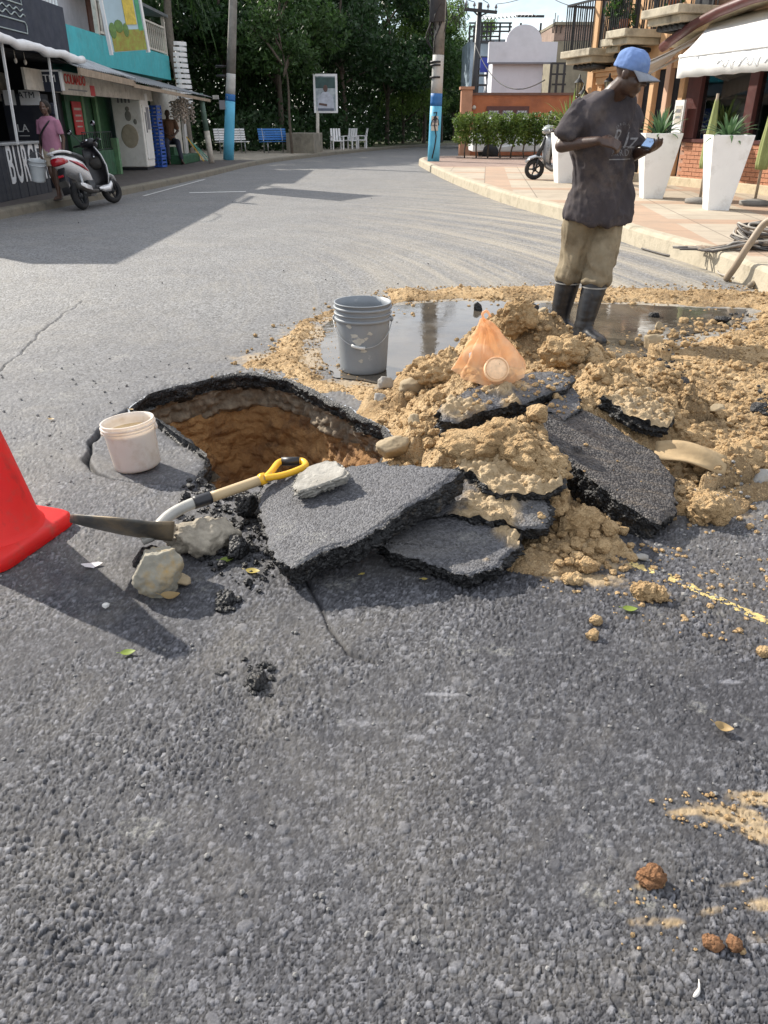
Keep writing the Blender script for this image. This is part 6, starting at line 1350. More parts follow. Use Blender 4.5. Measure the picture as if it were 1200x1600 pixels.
def onto(surface, mesh_ob, origin, ax, ay, az, lift):
    """lay a flat print (local x, y) onto the surface by shooting along az"""
    me = surface.data; bm = bmesh.new(); bm.from_mesh(me); tr = BVHTree.FromBMesh(bm); off = V3(surface.parent.location)+surface.location
    for v in mesh_ob.data.vertices:
        w = V3(origin)+ax*v.co.x+ay*v.co.y-off; hit = tr.ray_cast(w-az*.4, az)
        if hit[0] is not None: v.co = hit[0]+(-az)*lift+off-V3(mesh_ob.parent.location)
        else: v.co = w+off-V3(mesh_ob.parent.location)
    bm.free()
def cut(o, n=2):
    bm = bmesh.new(); bm.from_mesh(o.data); bmesh.ops.triangulate(bm, faces=bm.faces); bmesh.ops.subdivide_edges(bm, edges=[e for e in bm.edges if e.calc_length() > .012], cuts=n, use_grid_fill=True); bm.to_mesh(o.data); bm.free()
m_prn = M('faded_tee_print', (.19, .185, .19), .9, .35, 60)
fv = (V3((1.43, 5.17, 0))-V3((0, 0, 0))).normalized(); az = V3((-.42, .90, 0)).normalized(); axp = V3((.90, .42, 0)).normalized(); og = V3((1.455, 5.20, 1.20))
def tprint(body, size, x, y, sx=1, shear=0, rot=0, name='shirt_print'):
    o = text_mesh(name, body, size, m_prn, Matrix.Translation((x, y, 0)) @ Matrix.Rotation(rot, 4, 'Z'), man, extrude=0, sx=sx, shear=shear, res=4); cut(o); onto(tee, o, og, axp, up, az, .003); return o
for i, ch in enumerate('ARRDI'): tprint(ch, .052, -.066+.033*i, -.045, .8)
tprint('R', .13, -.075, .035, 1.1, .3); tprint('lz', .13, .045, .02, 1.0, .35)
for i, ch in enumerate('CAROLINA'): a = R(140-100*i/7); tprint(ch, .02, .085*math.cos(a)-.01, .055+.06*math.sin(a), 1, 0, a-math.pi/2)
ln = bpy.data.meshes.new('shirt_print'); ln.from_pydata([(-.095+.0107*i, -.083+.006*j, 0) for j in range(2) for i in range(19)]+[(-.095+.0107*i, -.012+.004*j, 0) for j in range(2) for i in range(10, 19)], [], [(i, i+1, 20+i, 19+i) for i in range(18)]+[(38+i, 39+i, 48+i, 47+i) for i in range(8)]); ln.materials.append(m_prn); lo_ = bpy.data.objects.new('shirt_print', ln); C.objects.link(lo_); lo_.parent = man; onto(tee, lo_, og, axp, up, az, .003)
# trousers tucked into boots
def legrings(h, k, a, rr_, zt=.36):
    h, k, a = V3(h), V3(k), V3(a); t_ = (k.z-zt)/(k.z-a.z); bt = k.lerp(a, t_); pts = [h+V3((0, 0, .06)), h, h.lerp(k, .35), h.lerp(k, .7), k, k.lerp(bt, .5), bt+V3((0, 0, .03)), bt]; rg = []
    for p_, r_ in zip(pts, rr_): rg.append([p_+(V3((1, 0, 0))*math.cos(q)+V3((0, 1, 0))*math.sin(q))*r_ for q in [2*math.pi*i/20 for i in range(20)]])
    return rg
tr_ = MB().loft(legrings(hipR, kR, aR, (.095, .114, .112, .101, .093, .092, .098, .084))).loft(legrings(hipL, kL, aL, (.095, .114, .112, .101, .091, .089, .095, .082))).loft([R_((1.40, 5.345, z), a_, b_) for z, a_, b_ in ((.96, .14, .10), (.90, .16, .115), (.82, .17, .122), (.77, .16, .115))])
def leg_folds(co, nr_):
    co = wrinkle(13, .024, 11, 4)(co, nr_); z = co[:, 2]; k = np.clip(1-np.abs(z-.45)/.14, 0, 1); return co+nr_*(.007*k*np.sin(z*60+co[:, 0]*50+9*fbm3(co*6, 2, 4))+.006*np.sin(co[:, 0]*70+co[:, 1]*40+7*fbm3(co*3, 2, 6)))[:, None]
skin(tr_, 'trousers', m_trous, man, .009, 4, .5, leg_folds)
# rubber boots
def boot(k, a, yaw, top=.40):
    k, a = V3(k), V3(a); t_ = (k.z-top)/(k.z-a.z); tp_ = k.lerp(a, t_); fd = V3((math.sin(yaw), -math.cos(yaw), 0)); sd_ = V3((math.cos(yaw), math.sin(yaw), 0)); mb = MB()
    rg = []
    for t, rx, ry in ((0, .080, .086), (.3, .076, .083), (.6, .067, .076), (.85, .057, .070), (1.0, .054, .078)): c = tp_.lerp(a, t); rg.append(ring(c, rx, ry, sd_, fd, 20))
    mb.loft(rg); g0 = V3((a.x, a.y, 0))
    rg = [ring(g0+fd*x+V3((0, 0, z)), w, h, sd_, up, 18, 2.4) for x, w, h, z in ((-.075, .030, .035, .055), (-.06, .042, .050, .055), (0, .045, .062, .062), (.06, .046, .052, .052), (.12, .052, .040, .042), (.17, .048, .032, .038), (.205, .030, .022, .034), (.215, .012, .012, .032))]
    mb.loft(rg); o = skin(mb, 'boot', m_boot, man, .008, 4, .5, lambda co, n_: co+n_*((fbm3(co*np.array([8, 8, 30]), 3, 5)-.5)*.006)[:, None])
    so = MB(); n = 26; prof = []
    for i in range(n):
        a_ = 2*math.pi*i/n; x = .068+.150*math.cos(a_); w = (.052 if x > .05 else .046)*math.sin(a_); prof.append(g0+fd*x+sd_*w)
    so.hexa([p+V3((0, 0, .002)) for p in prof], [p+V3((0, 0, .026)) for p in prof]); so.v = [tuple(V3(v)-man.location) for v in so.v]; so.build('sole', m_sole, o)
    bd = MB()
    for dz_ in (.015, .045): c = tp_.lerp(a, dz_/.28)-man.location; bd.loft([ring(c+V3((0, 0, q)), .083-dz_*.04, .089-dz_*.04, sd_, fd, 20) for q in (-.004, .004)], cap=False)
    bd.build('band', m_bband, o)
boot(kR, aR, R(38)); boot(kL, aL, R(30))
# cap
s_ = fl_.cross(up).normalized(); cu = s_.cross(fl_); 
cf = (V3((fl_.x, fl_.y, fl_.z+.10))).normalized(); cu = s_.cross(cf).normalized(); cu = cu if cu.z > 0 else -cu
cb_o = hc+cu*.030-cf*.012; rg = []
for t, r_ in ((-.012, 1.0), (.015, 1.01), (.04, .97), (.065, .86), (.085, .66), (.097, .38), (.101, .06)): rg.append(ring(cb_o+cu*t, .085*r_, .103*r_, s_, cf, 26))
rg = [rg[0]]+rg; rg[0] = [p.lerp(cb_o-cu*.012, .06) for p in rg[0]]
cp_ = MB().loft(rg); skin(cp_, 'cap', m_cap, man, .006, 3, .4, lambda co, n_: co+n_*((fbm3(co*26, 3, 15)-.5)*.012)[:, None])
br = MB(); top_ = []; bot = []
nU, nV = 17, 9; vs = []
for j in range(nV):
    t = j/(nV-1)
    for i in range(nU):
        q = -1+2*i/(nU-1); a_ = q*1.15; base_ = cb_o+s_*(.086*math.sin(a_))+cf*(.104*math.cos(a_)*.96)-cu*.006; L_ = .088*(1-.35*abs(q)**2.4); vs.append(base_+cf*(L_*t)-cu*(.012*t+.030*q*q*t+.006*t*t))
fs = [(j*nU+i, j*nU+i+1, (j+1)*nU+i+1, (j+1)*nU+i) for j in range(nV-1) for i in range(nU-1)]
o = MB().add([v-man.location for v in vs], fs, 0, True).build('cap_brim', m_capw, man); m_ = o.modifiers.new('thick', 'SOLIDIFY'); m_.thickness = .005; m_.offset = 0
# phone in his left hand
pc = lw_+V3((-.015, -.115, .045)); ph = empty('mobile_phone', pc, 0, 'small flip-sized mobile phone with pale blue screen held by the man', 'phone'); pr = frame((0, 0, 0), (.78, -.50, -.15), (.35, .66, .42)).to_3x3()
MB().box((0, 0, 0), (.062, .105, .010), pr).build('body', m_black, ph, bev=.003); MB().box(pr @ V3((0, 0, .0062)), (.055, .085, .002), pr).build('screen', M('phone_screen', (.30, .46, .72), .15, .1, bump=0), ph)
# ---- woman walking with a bucket
wo_ = empty('person', (-5.62, 14.40, .13), 0, 'woman in pink tee and beige shorts carrying a white bucket past the kiosk', 'person'); B0 = V3((-5.62, 14.40, .13)); fw = V3((-.25, -.97, 0)); wr = V3((-.97, .25, 0))
Q = lambda x, y, z: B0+(-wr)*x+fw*y+up*z        # x: her left, y: forward
b = caps([(Q(-.16, 0, 1.33), Q(-.22, -.02, 1.05), .042, .036), (Q(-.22, -.02, 1.05), Q(-.20, .10, .82), .036, .024), (Q(.16, 0, 1.33), Q(.21, -.08, 1.06), .042, .036), (Q(.21, -.08, 1.06), Q(.20, -.02, .80), .036, .024), (Q(0, 0, 1.30), Q(0, .01, 1.45), .07, .046), (Q(0, .01, 1.42), Q(0, .03, 1.52), .046, .045), (Q(-.09, 0, .84), Q(-.07, .06, .47), .085, .055), (Q(-.07, .06, .47), Q(-.07, -.08, .09), .055, .034), (Q(.09, 0, .84), Q(.06, .10, .46), .085, .055), (Q(.06, .10, .46), Q(.05, .12, .07), .055, .034), (Q(0, 0, 1.25), Q(0, 0, .85), .11, .12), (Q(-.07, -.10, .04), Q(-.07, .06, .035), .034, .028), (Q(.05, .10, .03), Q(.05, .26, .025), .034, .028)])
head(b, Q(0, .04, 1.555), fw+V3((.25, 0, 0)), up, .98); hand(b, Q(-.20, .10, .82), V3((0, 0, -1)), wr*-1, .95, (.9, .9, .9, .9), 1, 1); hand(b, Q(.20, -.02, .80), V3((0, 0, -1)), wr, .95, (.3, .35, .4, .45), .6, -1)
skin(b, 'body', m_skin2, wo_, .010, 3, .4)
hm = MB().ell(Q(0, .01, 1.60), (.088, .098, .085), n=14).ell(Q(0, -.05, 1.53), (.075, .06, .09), n=12).ell(Q(0, -.10, 1.58), (.05, .05, .05), n=10); skin(hm, 'hair', M('black_hair', (.018, .014, .012), .8, .3, 60, .8, 200), wo_, .012, 2, .4)
m_pink = cloth('pink_tee', (.36, .17, .245), .2); rgw = lambda z, rx, ry, y=0: ring(Q(0, y, z), rx, ry, -wr, fw, 22, 2.4)
sh = MB().loft([rgw(1.42, .08, .06), rgw(1.39, .15, .08), rgw(1.33, .19, .10), rgw(1.22, .17, .125, .01), rgw(1.08, .165, .125), rgw(.95, .18, .125), rgw(.80, .19, .13)])
for s in (-1, 1): sh.loft([[Q(s*.16+s*.05*t, -.02*t*(1 if s > 0 else .3), 1.36-.24*t)+(up*.0+fw*math.cos(q)+(-wr)*math.sin(q))*.068 for q in [2*math.pi*i/14 for i in range(14)]] for t in (0, .5, 1)])
skin(sh, 'pink_tee', m_pink, wo_, .012, 4, .5, wrinkle(23, .012))
st_ = MB().loft([rgw(.96, .165, .115), rgw(.84, .185, .13), rgw(.74, .185, .13)])
for s in (-1, 1): st_.loft([ring(Q(s*.088, .03*t+(0.02 if s > 0 else 0), .84-.26*t), .095, .10, -wr, fw, 16) for t in (0, .5, 1)])
skin(st_, 'shorts', cloth('beige_shorts', (.46, .38, .29), .15), wo_, .012, 4, .5, wrinkle(24, .010))
s2 = MB(); s2.tube([V3(p)-B0 for p in smoothpath([Q(.13, .0, 1.40), Q(.05, .125, 1.28), Q(-.10, .145, 1.10), Q(-.185, .06, .93)], 6)], .016, 6); s2.build('shoulder_strap', m_black, wo_)
for p_ in (Q(-.07, -.02, .012), Q(.05, .18, .012)): MB().ell(p_-B0, (.05, .13, .014), Matrix.Rotation(math.atan2(-fw.x, fw.y), 3, 'Z'), 12).build('sandal', m_black, wo_)
def pail(name, p, r0, r1, h, mat, label, tilt=0, wall=.004, rims=(), cat='bucket', n=40):
    e = empty(name, p, 0, label, cat); prof = [(0, .004), (r0-.008, .002), (r0, .010)]
    m_ = 14
    for i in range(1, m_+1): t = i/m_; prof.append((r0+(r1-r0)*t, .01+(h-.01)*t))
    prof += [(r1+.004, h+.001), (r1+.004, h+.006), (r1-wall, h+.006)]+[(r1-wall-(r1-r0)*t-.001, h-(h-.02)*t) for t in (.1, .4, .7, 1)]+[(0, .016)]
    MB().lathe(prof, n).build('body', mat, e)
    for z, w in rims:
        r_ = r0+(r1-r0)*z/h; MB().lathe([(r_+.001, z-w/2), (r_+.008, z-w/2+.002), (r_+.009, z+w/2-.002), (r_+.001, z+w/2)], n).build('rim', mat, e)
    if tilt: e.rotation_euler = tilt
    return e
wbk = pail('bucket', Q(-.25, .24, .33), .11, .14, .33, M('white_pail', (.62, .66, .68), .5, .1), 'white bucket hanging from the walking woman hand', (R(8), R(10), 0), rims=((.27, .015),))
MB().tube([(.135*math.cos(a), -.01, .31+.16*math.sin(a)) for a in [math.pi*k/14 for k in range(15)]], .004, 5).build('handle', m_metal, wbk)
for o_ in (wo_,): o_.scale = (.91, .91, .91)
wbk.location = wo_.location+(wbk.location-wo_.location)*.91
# ---- man sitting on the green step
sm_ = empty('person', (-6.85, 27.25, .4), 0, 'man sitting in shadow on the green step under the shell strings', 'person'); B0 = V3((-6.85, 27.3, 0)); fw = V3((.35, -.93, 0)).normalized(); wr = V3((-fw.y, fw.x, 0)); Q = lambda x, y, z: B0+wr*x+fw*y+up*z
sk = [(Q(-.2, 0, 1.35), Q(-.27, .08, 1.10), .05, .042), (Q(-.27, .08, 1.10), Q(-.1, .30, .98), .042, .03), (Q(.2, 0, 1.35), Q(.27, .08, 1.10), .05, .042), (Q(.27, .08, 1.10), Q(.12, .30, .97), .042, .03), (Q(0, 0, 1.32), Q(0, .02, 1.48), .07, .05), (Q(-.2, 0, 1.33), Q(.2, 0, 1.33), .06, .06), (Q(0, 0, 1.28), Q(0, -.03, .85), .14, .14), (Q(-.1, 0, .80), Q(-.16, .42, .80), .09, .065), (Q(-.16, .42, .80), Q(-.15, .45, .25), .065, .04), (Q(.1, 0, .80), Q(.18, .40, .78), .09, .065), (Q(.18, .40, .78), Q(.25, .52, .25), .065, .04), (Q(-.15, .43, .2), Q(-.15, .6, .17), .045, .035), (Q(.25, .50, .2), Q(.27, .66, .17), .045, .035)]
b = caps(sk); head(b, Q(0, .04, 1.58), fw+V3((-.3, 0, 0)), up, 1.0); hand(b, Q(-.1, .30, .98), fw*.6-wr*-.5, V3((0, 0, -1)), 1, (.4, .4, .5, .5), .5, 1); hand(b, Q(.12, .30, .97), fw*.6-wr*.5, V3((0, 0, -1)), 1, (.4, .4, .5, .5), .5, -1)
skin(b, 'body', m_skin, sm_, .013, 3, .4)
sh = caps([(Q(-.2, 0, 1.36), Q(-.25, .06, 1.17), .068, .07), (Q(.2, 0, 1.36), Q(.25, .06, 1.17), .068, .07), (Q(-.17, 0, 1.35), Q(.17, 0, 1.35), .075, .075), (Q(0, 0, 1.28), Q(0, -.02, .86), .165, .17)]); skin(sh, 'shirt', cloth('brown_shirt', (.13, .075, .05), .3), sm_, .014, 3, .5, wrinkle(33, .012))
tr_ = caps([(Q(-.1, 0, .80), Q(-.16, .42, .80), .105, .085), (Q(-.16, .42, .80), Q(-.15, .45, .32), .085, .065), (Q(.1, 0, .80), Q(.18, .40, .78), .105, .085), (Q(.18, .40, .78), Q(.24, .50, .32), .085, .065), (Q(-.08, 0, .82), Q(.08, 0, .82), .13, .13)]); skin(tr_, 'trousers', cloth('dark_trousers', (.045, .05, .07), .3), sm_, .014, 3, .5, wrinkle(34, .012))
# ---- scooters. local axes: x forward, y left, z up
m_sw = M('scooter_white', (.70, .70, .71), .25, .05, 3, 0, coat=.6); m_sr = M('scooter_red', (.45, .015, .03), .3, .1, 3, 0, coat=.6); m_sblk = M('scooter_black', (.016, .016, .019), .4, .2, 6, .15, 90); m_tyre = M('tyre', (.018, .018, .019), .85, .2, 20, .4, 120); m_sgr = M('scooter_grey', (.30, .31, .33), .3, .1, 3, 0, metal=.3, coat=.5); m_tail = M('tail_lens', (.35, .01, .02), .12, .2, 30, .2, 150, coat=.8); m_chr = M('chrome', (.6, .62, .65), .15, .1, 4, 0, metal=1.0); m_dust = M('dusty_plastic', (.05, .046, .042), .7, .35, 5, .3, 60)
def scooter(p, yaw, lean, label, body, accent, steer=0, stripe=True):
    e = empty('motor_scooter', p, 0, label, 'scooter'); e.rotation_euler = Euler((lean, 0, yaw), 'XYZ')
    def rg(x, zc, hw, hh, p=2.6, n=18): return ring((x, 0, zc), hw, hh, (0, 1, 0), (0, 0, 1), n, p)
    WB, WR = .62, .215
    for x0, nm, y0, st in ((-WB, 'rear_wheel', 0, 0), (WB, 'front_wheel', 0, steer)):
        w = empty(nm); w.parent = e; w.location = (x0, y0, WR); w.rotation_euler = (0, 0, st); Mx = Matrix.Rotation(R(90), 3, 'X')
        MB().lathe([(.135, -.05), (.17, -.058), (.20, -.045), (WR, -.015), (WR, .015), (.20, .045), (.17, .058), (.135, .05)], 30, (0, 0, 0), 0, Mx).build('tyre', m_tyre, w)
        mb = MB().lathe([(.14, -.048), (.125, -.03), (.125, .03), (.14, .048)], 24, (0, 0, 0), 0, Mx).lathe([(.0, -.05), (.045, -.045), (.045, .045), (0, .05)], 16, (0, 0, 0), 0, Mx)
        for k in range(5): a = k*1.2566; mb.bar((.03*math.cos(a), 0, .03*math.sin(a)), (.13*math.cos(a), 0, .13*math.sin(a)), .03, .025, (0, 1, 0))
        mb.build('rim', m_dkmetal, w)
    MB().loft([rg(-.98, .80, .05, .045), rg(-.93, .78, .10, .085), rg(-.78, .74, .145, .125), rg(-.55, .68, .165, .15), rg(-.32, .60, .155, .17), rg(-.18, .52, .12, .14), rg(-.10, .42, .09, .08)]).build('rear_body', body, e)
    if stripe:
        for s in (-1, 1): MB().loft([[V3((x, s*(y+.004), z+dz_)) for dz_, y in ((-h, w), (0, w+.005), (h, w))] for x, z, h, w in ((-.80, .76, .006, .148), (-.6, .70, .03, .168), (-.42, .64, .035, .166), (-.26, .56, .008, .145))], cap=False).build('red_flash', accent, e)
    MB().loft([rg(-.99, .775, .055, .05, 3), rg(-.965, .77, .10, .062, 3), rg(-.90, .765, .125, .064, 3), rg(-.83, .755, .148, .045, 3)]).build('tail_light', m_tail, e)
    MB().loft([rg(-.80, .885, .08, .03), rg(-.70, .875, .135, .05), rg(-.45, .835, .145, .055), rg(-.22, .79, .12, .06), rg(-.08, .74, .07, .045)]).build('seat', m_sblk, e)
    gr = MB()
    for s in (-1, 1): gr.tube(smoothpath([(-.62, .135*s, .87), (-.80, .13*s, .90), (-.95, .09*s, .91), (-1.0, 0, .905)], 4), .02, 7)
    gr.build('grab_rail', body, e)
    MB().loft([[V3((x, y, z)) for y in (-.07, -.03, .03, .07) for z in (0,)] if False else ring((x, 0, z), w, .012, (0, 1, 0), V3((nx, 0, nz)).normalized(), 10, 3) for x, z, w, nx, nz in ((-.86, .70, .06, 1, 0), (-.93, .56, .075, 1, 0), (-.97, .42, .08, 1, .15), (-.98, .27, .07, 1, .2))]).build('rear_fender', m_sblk, e)
    MB().box((-.975, 0, .55), (.02, .09, .035)).build('reflector', m_tail, e); MB().box((-.985, 0, .42), (.012, .15, .11), Matrix.Rotation(R(-12), 3, 'Y')).build('number_plate', m_dust, e)
    MB().loft([rg(-.10, .30, .13, .05, 4), rg(.05, .27, .15, .045, 4), rg(.30, .27, .155, .045, 4), rg(.40, .32, .15, .06, 4)]).build('floorboard', m_sblk, e)
    for s in (-1, 1): MB().loft([[V3((x, s*.158, z-h)), V3((x, s*.166, z)), V3((x, s*.158, z+h))] for x, z, h in ((-.12, .27, .02), (.05, .255, .055), (.28, .255, .06), (.42, .32, .05))], cap=False).build('side_sill', body, e)
    # leg shield, black inside, painted outside
    def shield(off, w, mat, nm):
        rgs = []
        for x, z, hw in ((.40, .30, .12), (.44, .45, .17), (.455, .62, .19), (.44, .80, .165), (.405, .95, .11)):
            rgs.append([V3((x+off-.09*(y*y)/(hw*hw), y*w, z)) for y in [hw*(-1+2*i/12) for i in range(13)]]+[V3((x+off-.025-.09*(y*y)/(hw*hw), y*w, z)) for y in [hw*(1-2*i/12) for i in range(13)]])
        MB().loft(rgs).build(nm, mat, e)
    shield(0, 1.0, m_sblk, 'inner_panel'); shield(.028, 1.045, body, 'leg_shield')
    MB().loft([rg(.36, .70, .10, .04), rg(.39, .70, .11, .1), rg(.42, .70, .12, .11)]).build('glove_box', m_dust, e); MB().lathe([(.0, 0), (.022, 0), (.022, .012), (0, .014)], 14, (.372, -.02, .80), 0, Matrix.Rotation(R(-90), 3, 'Y')).build('ignition', m_chr, e)
    hb = empty('steering'); hb.parent = e; hb.location = (.40, 0, .95); hb.rotation_euler = (0, 0, steer)
    MB().loft([ring((x, 0, z), w, h, (0, 1, 0), (0, 0, 1), 16, 2.6) for x, z, w, h in ((-.10, .07, .08, .03), (-.05, .08, .17, .06), (.02, .07, .16, .085), (.09, .05, .11, .075), (.13, .04, .06, .05))]).build('handlebar_cover', body if not stripe else m_sblk, hb)
    MB().ell((.115, 0, .045), (.035, .085, .05), n=14).build('headlight', m_chr, hb); MB().ell((-.055, 0, .115), (.05, .085, .03), n=14).build('dashboard', m_chr, hb)
    for s in (-1, 1):
        MB().tube([(0, .14*s, .08), (-.05, .34*s, .09)], .017, 8).build('grip', m_sblk, hb); MB().tube([(.03, .2*s, .10), (.02, .32*s, .07)], .007, 6).build('brake_lever', m_metal, hb)
        mr = MB().tube(smoothpath([(0, .17*s, .10), (.0, .25*s, .22), (-.03, .30*s, .30)], 4), .007, 6).build('mirror_stem', m_sblk, hb)
        MB().ell((-.035, .32*s, .335), (.016, .065, .045), n=14).build('mirror', m_sblk, mr); MB().ell((-.045, .32*s, .335), (.010, .057, .038), n=14).build('mirror_glass', M('mirror_glass', (.75, .8, .85), .05, .02, bump=0, metal=1), mr)
    MB().tube([(.43, .0, .86), (WB, .0, .40)], .045, 10).tube([(WB-.04, .085, .44), (WB, .085, WR)], .024, 8).tube([(WB-.04, -.085, .44), (WB, -.085, WR)], .024, 8).build('fork', m_sblk, e)
    MB().loft([ring((x, 0, z), w, .018, (0, 1, 0), V3((nx, 0, nz)).normalized(), 12, 2.5) for x, z, w, nx, nz in ((.42, .40, .05, -1, .3), (.50, .47, .085, -.5, 1), (.62, .485, .09, 0, 1), (.75, .45, .085, .6, 1), (.84, .36, .06, 1, .5))]).build('front_fender', body, e)
    MB().box((-.38, .08, .27), (.52, .12, .16)).box((-.20, 0, .34), (.24, .2, .2)).build('engine', m_dkmetal, e, bev=.02); MB().tube(smoothpath([(-.20, -.15, .24), (-.45, -.17, .25), (-.60, -.17, .29), (-.86, -.17, .37)], 4), [.03]*5+[.055]*8, 10).build('exhaust', m_dust, e)
    MB().loft([ring((x, -.228, z), .004, h, (0, 1, 0), (0, 0, 1), 10) for x, z, h in ((-.85, .375, .02), (-.7, .335, .045), (-.52, .29, .035))]).build('exhaust_guard', body, e)
    for s in (-1, 1): MB().tube([(-.62, .13*s, .23), (-.58, .13*s, .55)], .025, 8).build('shock', m_metal, e)
    MB().tube([(-.12, .10, .26), (-.06, .26, .03)], .012, 6).build('side_stand', m_dkmetal, e)
    MB().ell((-.07, .16, .30), (.06, .04, .025), n=10).build('footrest', m_sblk, e)
    return e
p0 = G(131, 326); p1 = G(186, 318); yaw = math.atan2(p1.y-p0.y, p1.x-p0.x); c = (p0+p1)/2
s1_ = scooter((c.x-.02, c.y, .0), R(83), R(-14), 'white scooter with red flashes and red tail light leaning at the left kerb', m_sw, m_sr, R(-22))
s2_ = scooter((3.95, 18.75, .19), R(186), R(-9), 'grey and black scooter half hidden behind the far white planter', m_sgr, m_sgr, R(-8), False)
# ================================================================== THE DIG: SLABS, BUCKETS, CONE, SHOVEL, STONES
def slab(label, anchors, outline, thick, seed, sand=0.0, sandfn=None, rough=1.0, group='broken slabs of road asphalt', mats=None, name='asphalt_slab', cat='asphalt slab'):
    A_ = [G(*a) for a in anchors]; nrm_ = (A_[1]-A_[0]).cross(A_[2]-A_[0]).normalized(); nrm_ = nrm_ if nrm_.z > 0 else -nrm_
    top = []
    for u, v in outline:
        r = ray(u, v); o = V3((0, 0, CH)); t = (A_[0]-o).dot(nrm_)/r.dot(nrm_); top.append(o+r*t)
    c = sum(top, V3())/len(top); ex = (top[0]-c); ex = (ex-nrm_*ex.dot(nrm_)).normalized(); ey = nrm_.cross(ex)
    P2 = jag([((p-c).dot(ex), (p-c).dot(ey)) for p in top], .008, .028*rough, seed); P2 = P2*(1+.035*(fbm(np.arange(len(P2))*.35, np.arange(len(P2))*0+seed, 3, seed)-.5)*2)[:, None]
    n = len(P2); rings = 46; ts = (np.arange(rings+1)/rings)**.8; XX = (P2[None, :, 0]*ts[:, None]).ravel(); YY = (P2[None, :, 1]*ts[:, None]).ravel()
    ZZ, tone = road_z(XX+seed*3.1, YY+seed*1.7); w_ = c+V3((0, 0, 0))
    ZZ = ZZ*.6+.014*(fbm(XX*5, YY*5, 3, seed)-.5)
    rim = np.repeat(ts, n); ZZ -= .005*np.clip((rim-.95)/.05, 0, 1)**2+.008*(rim > .93)*fbm(XX*40, YY*40, 2, seed+1)
    wp = np.array(c)[None, :]+XX[:, None]*np.array(ex)+YY[:, None]*np.array(ey)+ZZ[:, None]*np.array(nrm_)
    dust = np.zeros(len(XX))
    if sandfn:
        for u, v, rp, k in sandfn: q = G(u, v, c.z); dust = np.maximum(dust, k*np.exp(-(((wp[:, 0]-q.x)**2+(wp[:, 1]-q.y)**2)/rp**2)))
    dust = np.clip(sstep(.3, .8, np.maximum(dust, sand)*(.1+1.5*fbm(XX*22, YY*22, 4, seed+2))), 0, 1); dd_, _ = domes(XX+seed, YY, .022, seed+3, .3, .8, .8); d2_, _ = domes(XX, YY+seed, .045, seed+4, .3, .7, .5); wp = wp+(dust*(.006+dd_*.9+d2_*.7))[:, None]*np.array(nrm_)
    F1 = grid_faces(rings+1, n, True)
    # ragged broken sides
    L_ = 11; side = []; s_ = np.concatenate([[0], np.cumsum(np.linalg.norm(np.diff(P2, axis=0), axis=1))]); rad = P2/np.linalg.norm(P2, axis=1)[:, None]
    for j in range(1, L_+1):
        z = -thick*j/L_*(1+.25*(fbm(s_*5, s_*0, 3, seed+8)-.5)); a_, g_, _ = chips(s_, np.full(n, j*thick/L_), .020, seed+5, .8); off = (a_-.5)*.022+.030*(fbm(s_*9, np.full(n, j*.5), 3, seed+6)-.5)-.012*(j/L_)**2
        side.append(np.array(c)[None, :]+(P2[:, :1]+rad[:, :1]*off[:, None])*np.array(ex)+(P2[:, 1:]+rad[:, 1:]*off[:, None])*np.array(ey)+z[:, None]*np.array(nrm_) if np.ndim(z) else None)
    e = empty(name, c, 0, label, cat, group); mt_, me_ = mats or (MAT['slabtop'], MAT['tar'])
    loc = np.array(c); np_mesh('worn_top', wp-loc, F1, mt_, e, attrs={'tone': tone*.92, 'dust': dust})
    S = np.concatenate([wp[-n:]]+side+[np.repeat((np.array(c)-np.array(nrm_)*thick)[None, :], n, 0)]); np_mesh('broken_edge', S-loc, grid_faces(L_+2, n, True), me_, e)
    return e, c, nrm_
def undermat():
    t = NT('slab_underside'); v = t.n('ShaderNodeNewGeometry').outputs['Position']; vo = t.n('ShaderNodeTexVoronoi', {'Vector': v, 'Scale': 120.0}); cc = t.n('ShaderNodeSeparateColor', {0: vo.outputs['Color']}).outputs[0]
    c = t.ramp(cc, .2, 1.0, (.016, .014, .015, 1), (.10, .092, .088, 1)); st = t.n('ShaderNodeMapping', {'Vector': v, 'Rotation': (0, 0, .9), 'Scale': (4, 22, 10)}).outputs['Vector']
    c = t.mix(t.math('MULTIPLY', t.ramp(t.noise(st, 1.0, 6, .7), .5, .75), .6), c, (.20, .155, .11)); c = t.mix(t.ramp(t.noise(v, 30, 6, .7), .6, .75), c, (.22, .17, .11)); t.l(c, t.b.inputs['Base Color']); t.b.inputs['Roughness'].default_value = .6
    t.l(t.bump(t.math('ADD', t.math('MULTIPLY', vo.outputs['Distance'], -1), t.noise(v, 45, 5)), .008, .9), t.b.inputs['Normal']); return t.m
m_under = undermat()
slabA = slab('largest tilted asphalt slab in front of the pothole with a grey chunk on it', [(428,868,.10),(410,758,.14),(713,737,.27)], [(407,757),(425,744),(480,737),(540,729),(600,722),(650,722),(712,734),(700,752),(655,784),(610,810),(560,836),(515,858),(470,877),(446,884),(428,873),(417,845),(411,805)], .09, 201, 0, [(690,738,.06,1.1),(640,725,.12,.8),(560,730,.1,.5)])
slab('flat asphalt slab with a white scratch lying in front of the soil heap', [(600,850,.075),(735,898,.065),(810,838,.095)], [(598,848),(612,828),(650,808),(700,797),(760,808),(812,830),(816,850),(800,870),(785,884),(740,898),(715,893),(690,882),(650,871),(612,862)], .065, 202, 0, [(800,840,.07,1.2),(760,872,.02,.6)])
slab('sandy asphalt slab lying between the largest slab and the flat one', [(690,790,.135),(850,818,.13),(760,745,.20)], [(640,795),(650,765),(690,745),(760,738),(830,760),(864,792),(856,818),(820,826),(760,816),(700,800),(665,806)], .06, 203, .3, [(760,790,.12,1.3),(800,770,.12,1.2),(700,765,.04,.6)])
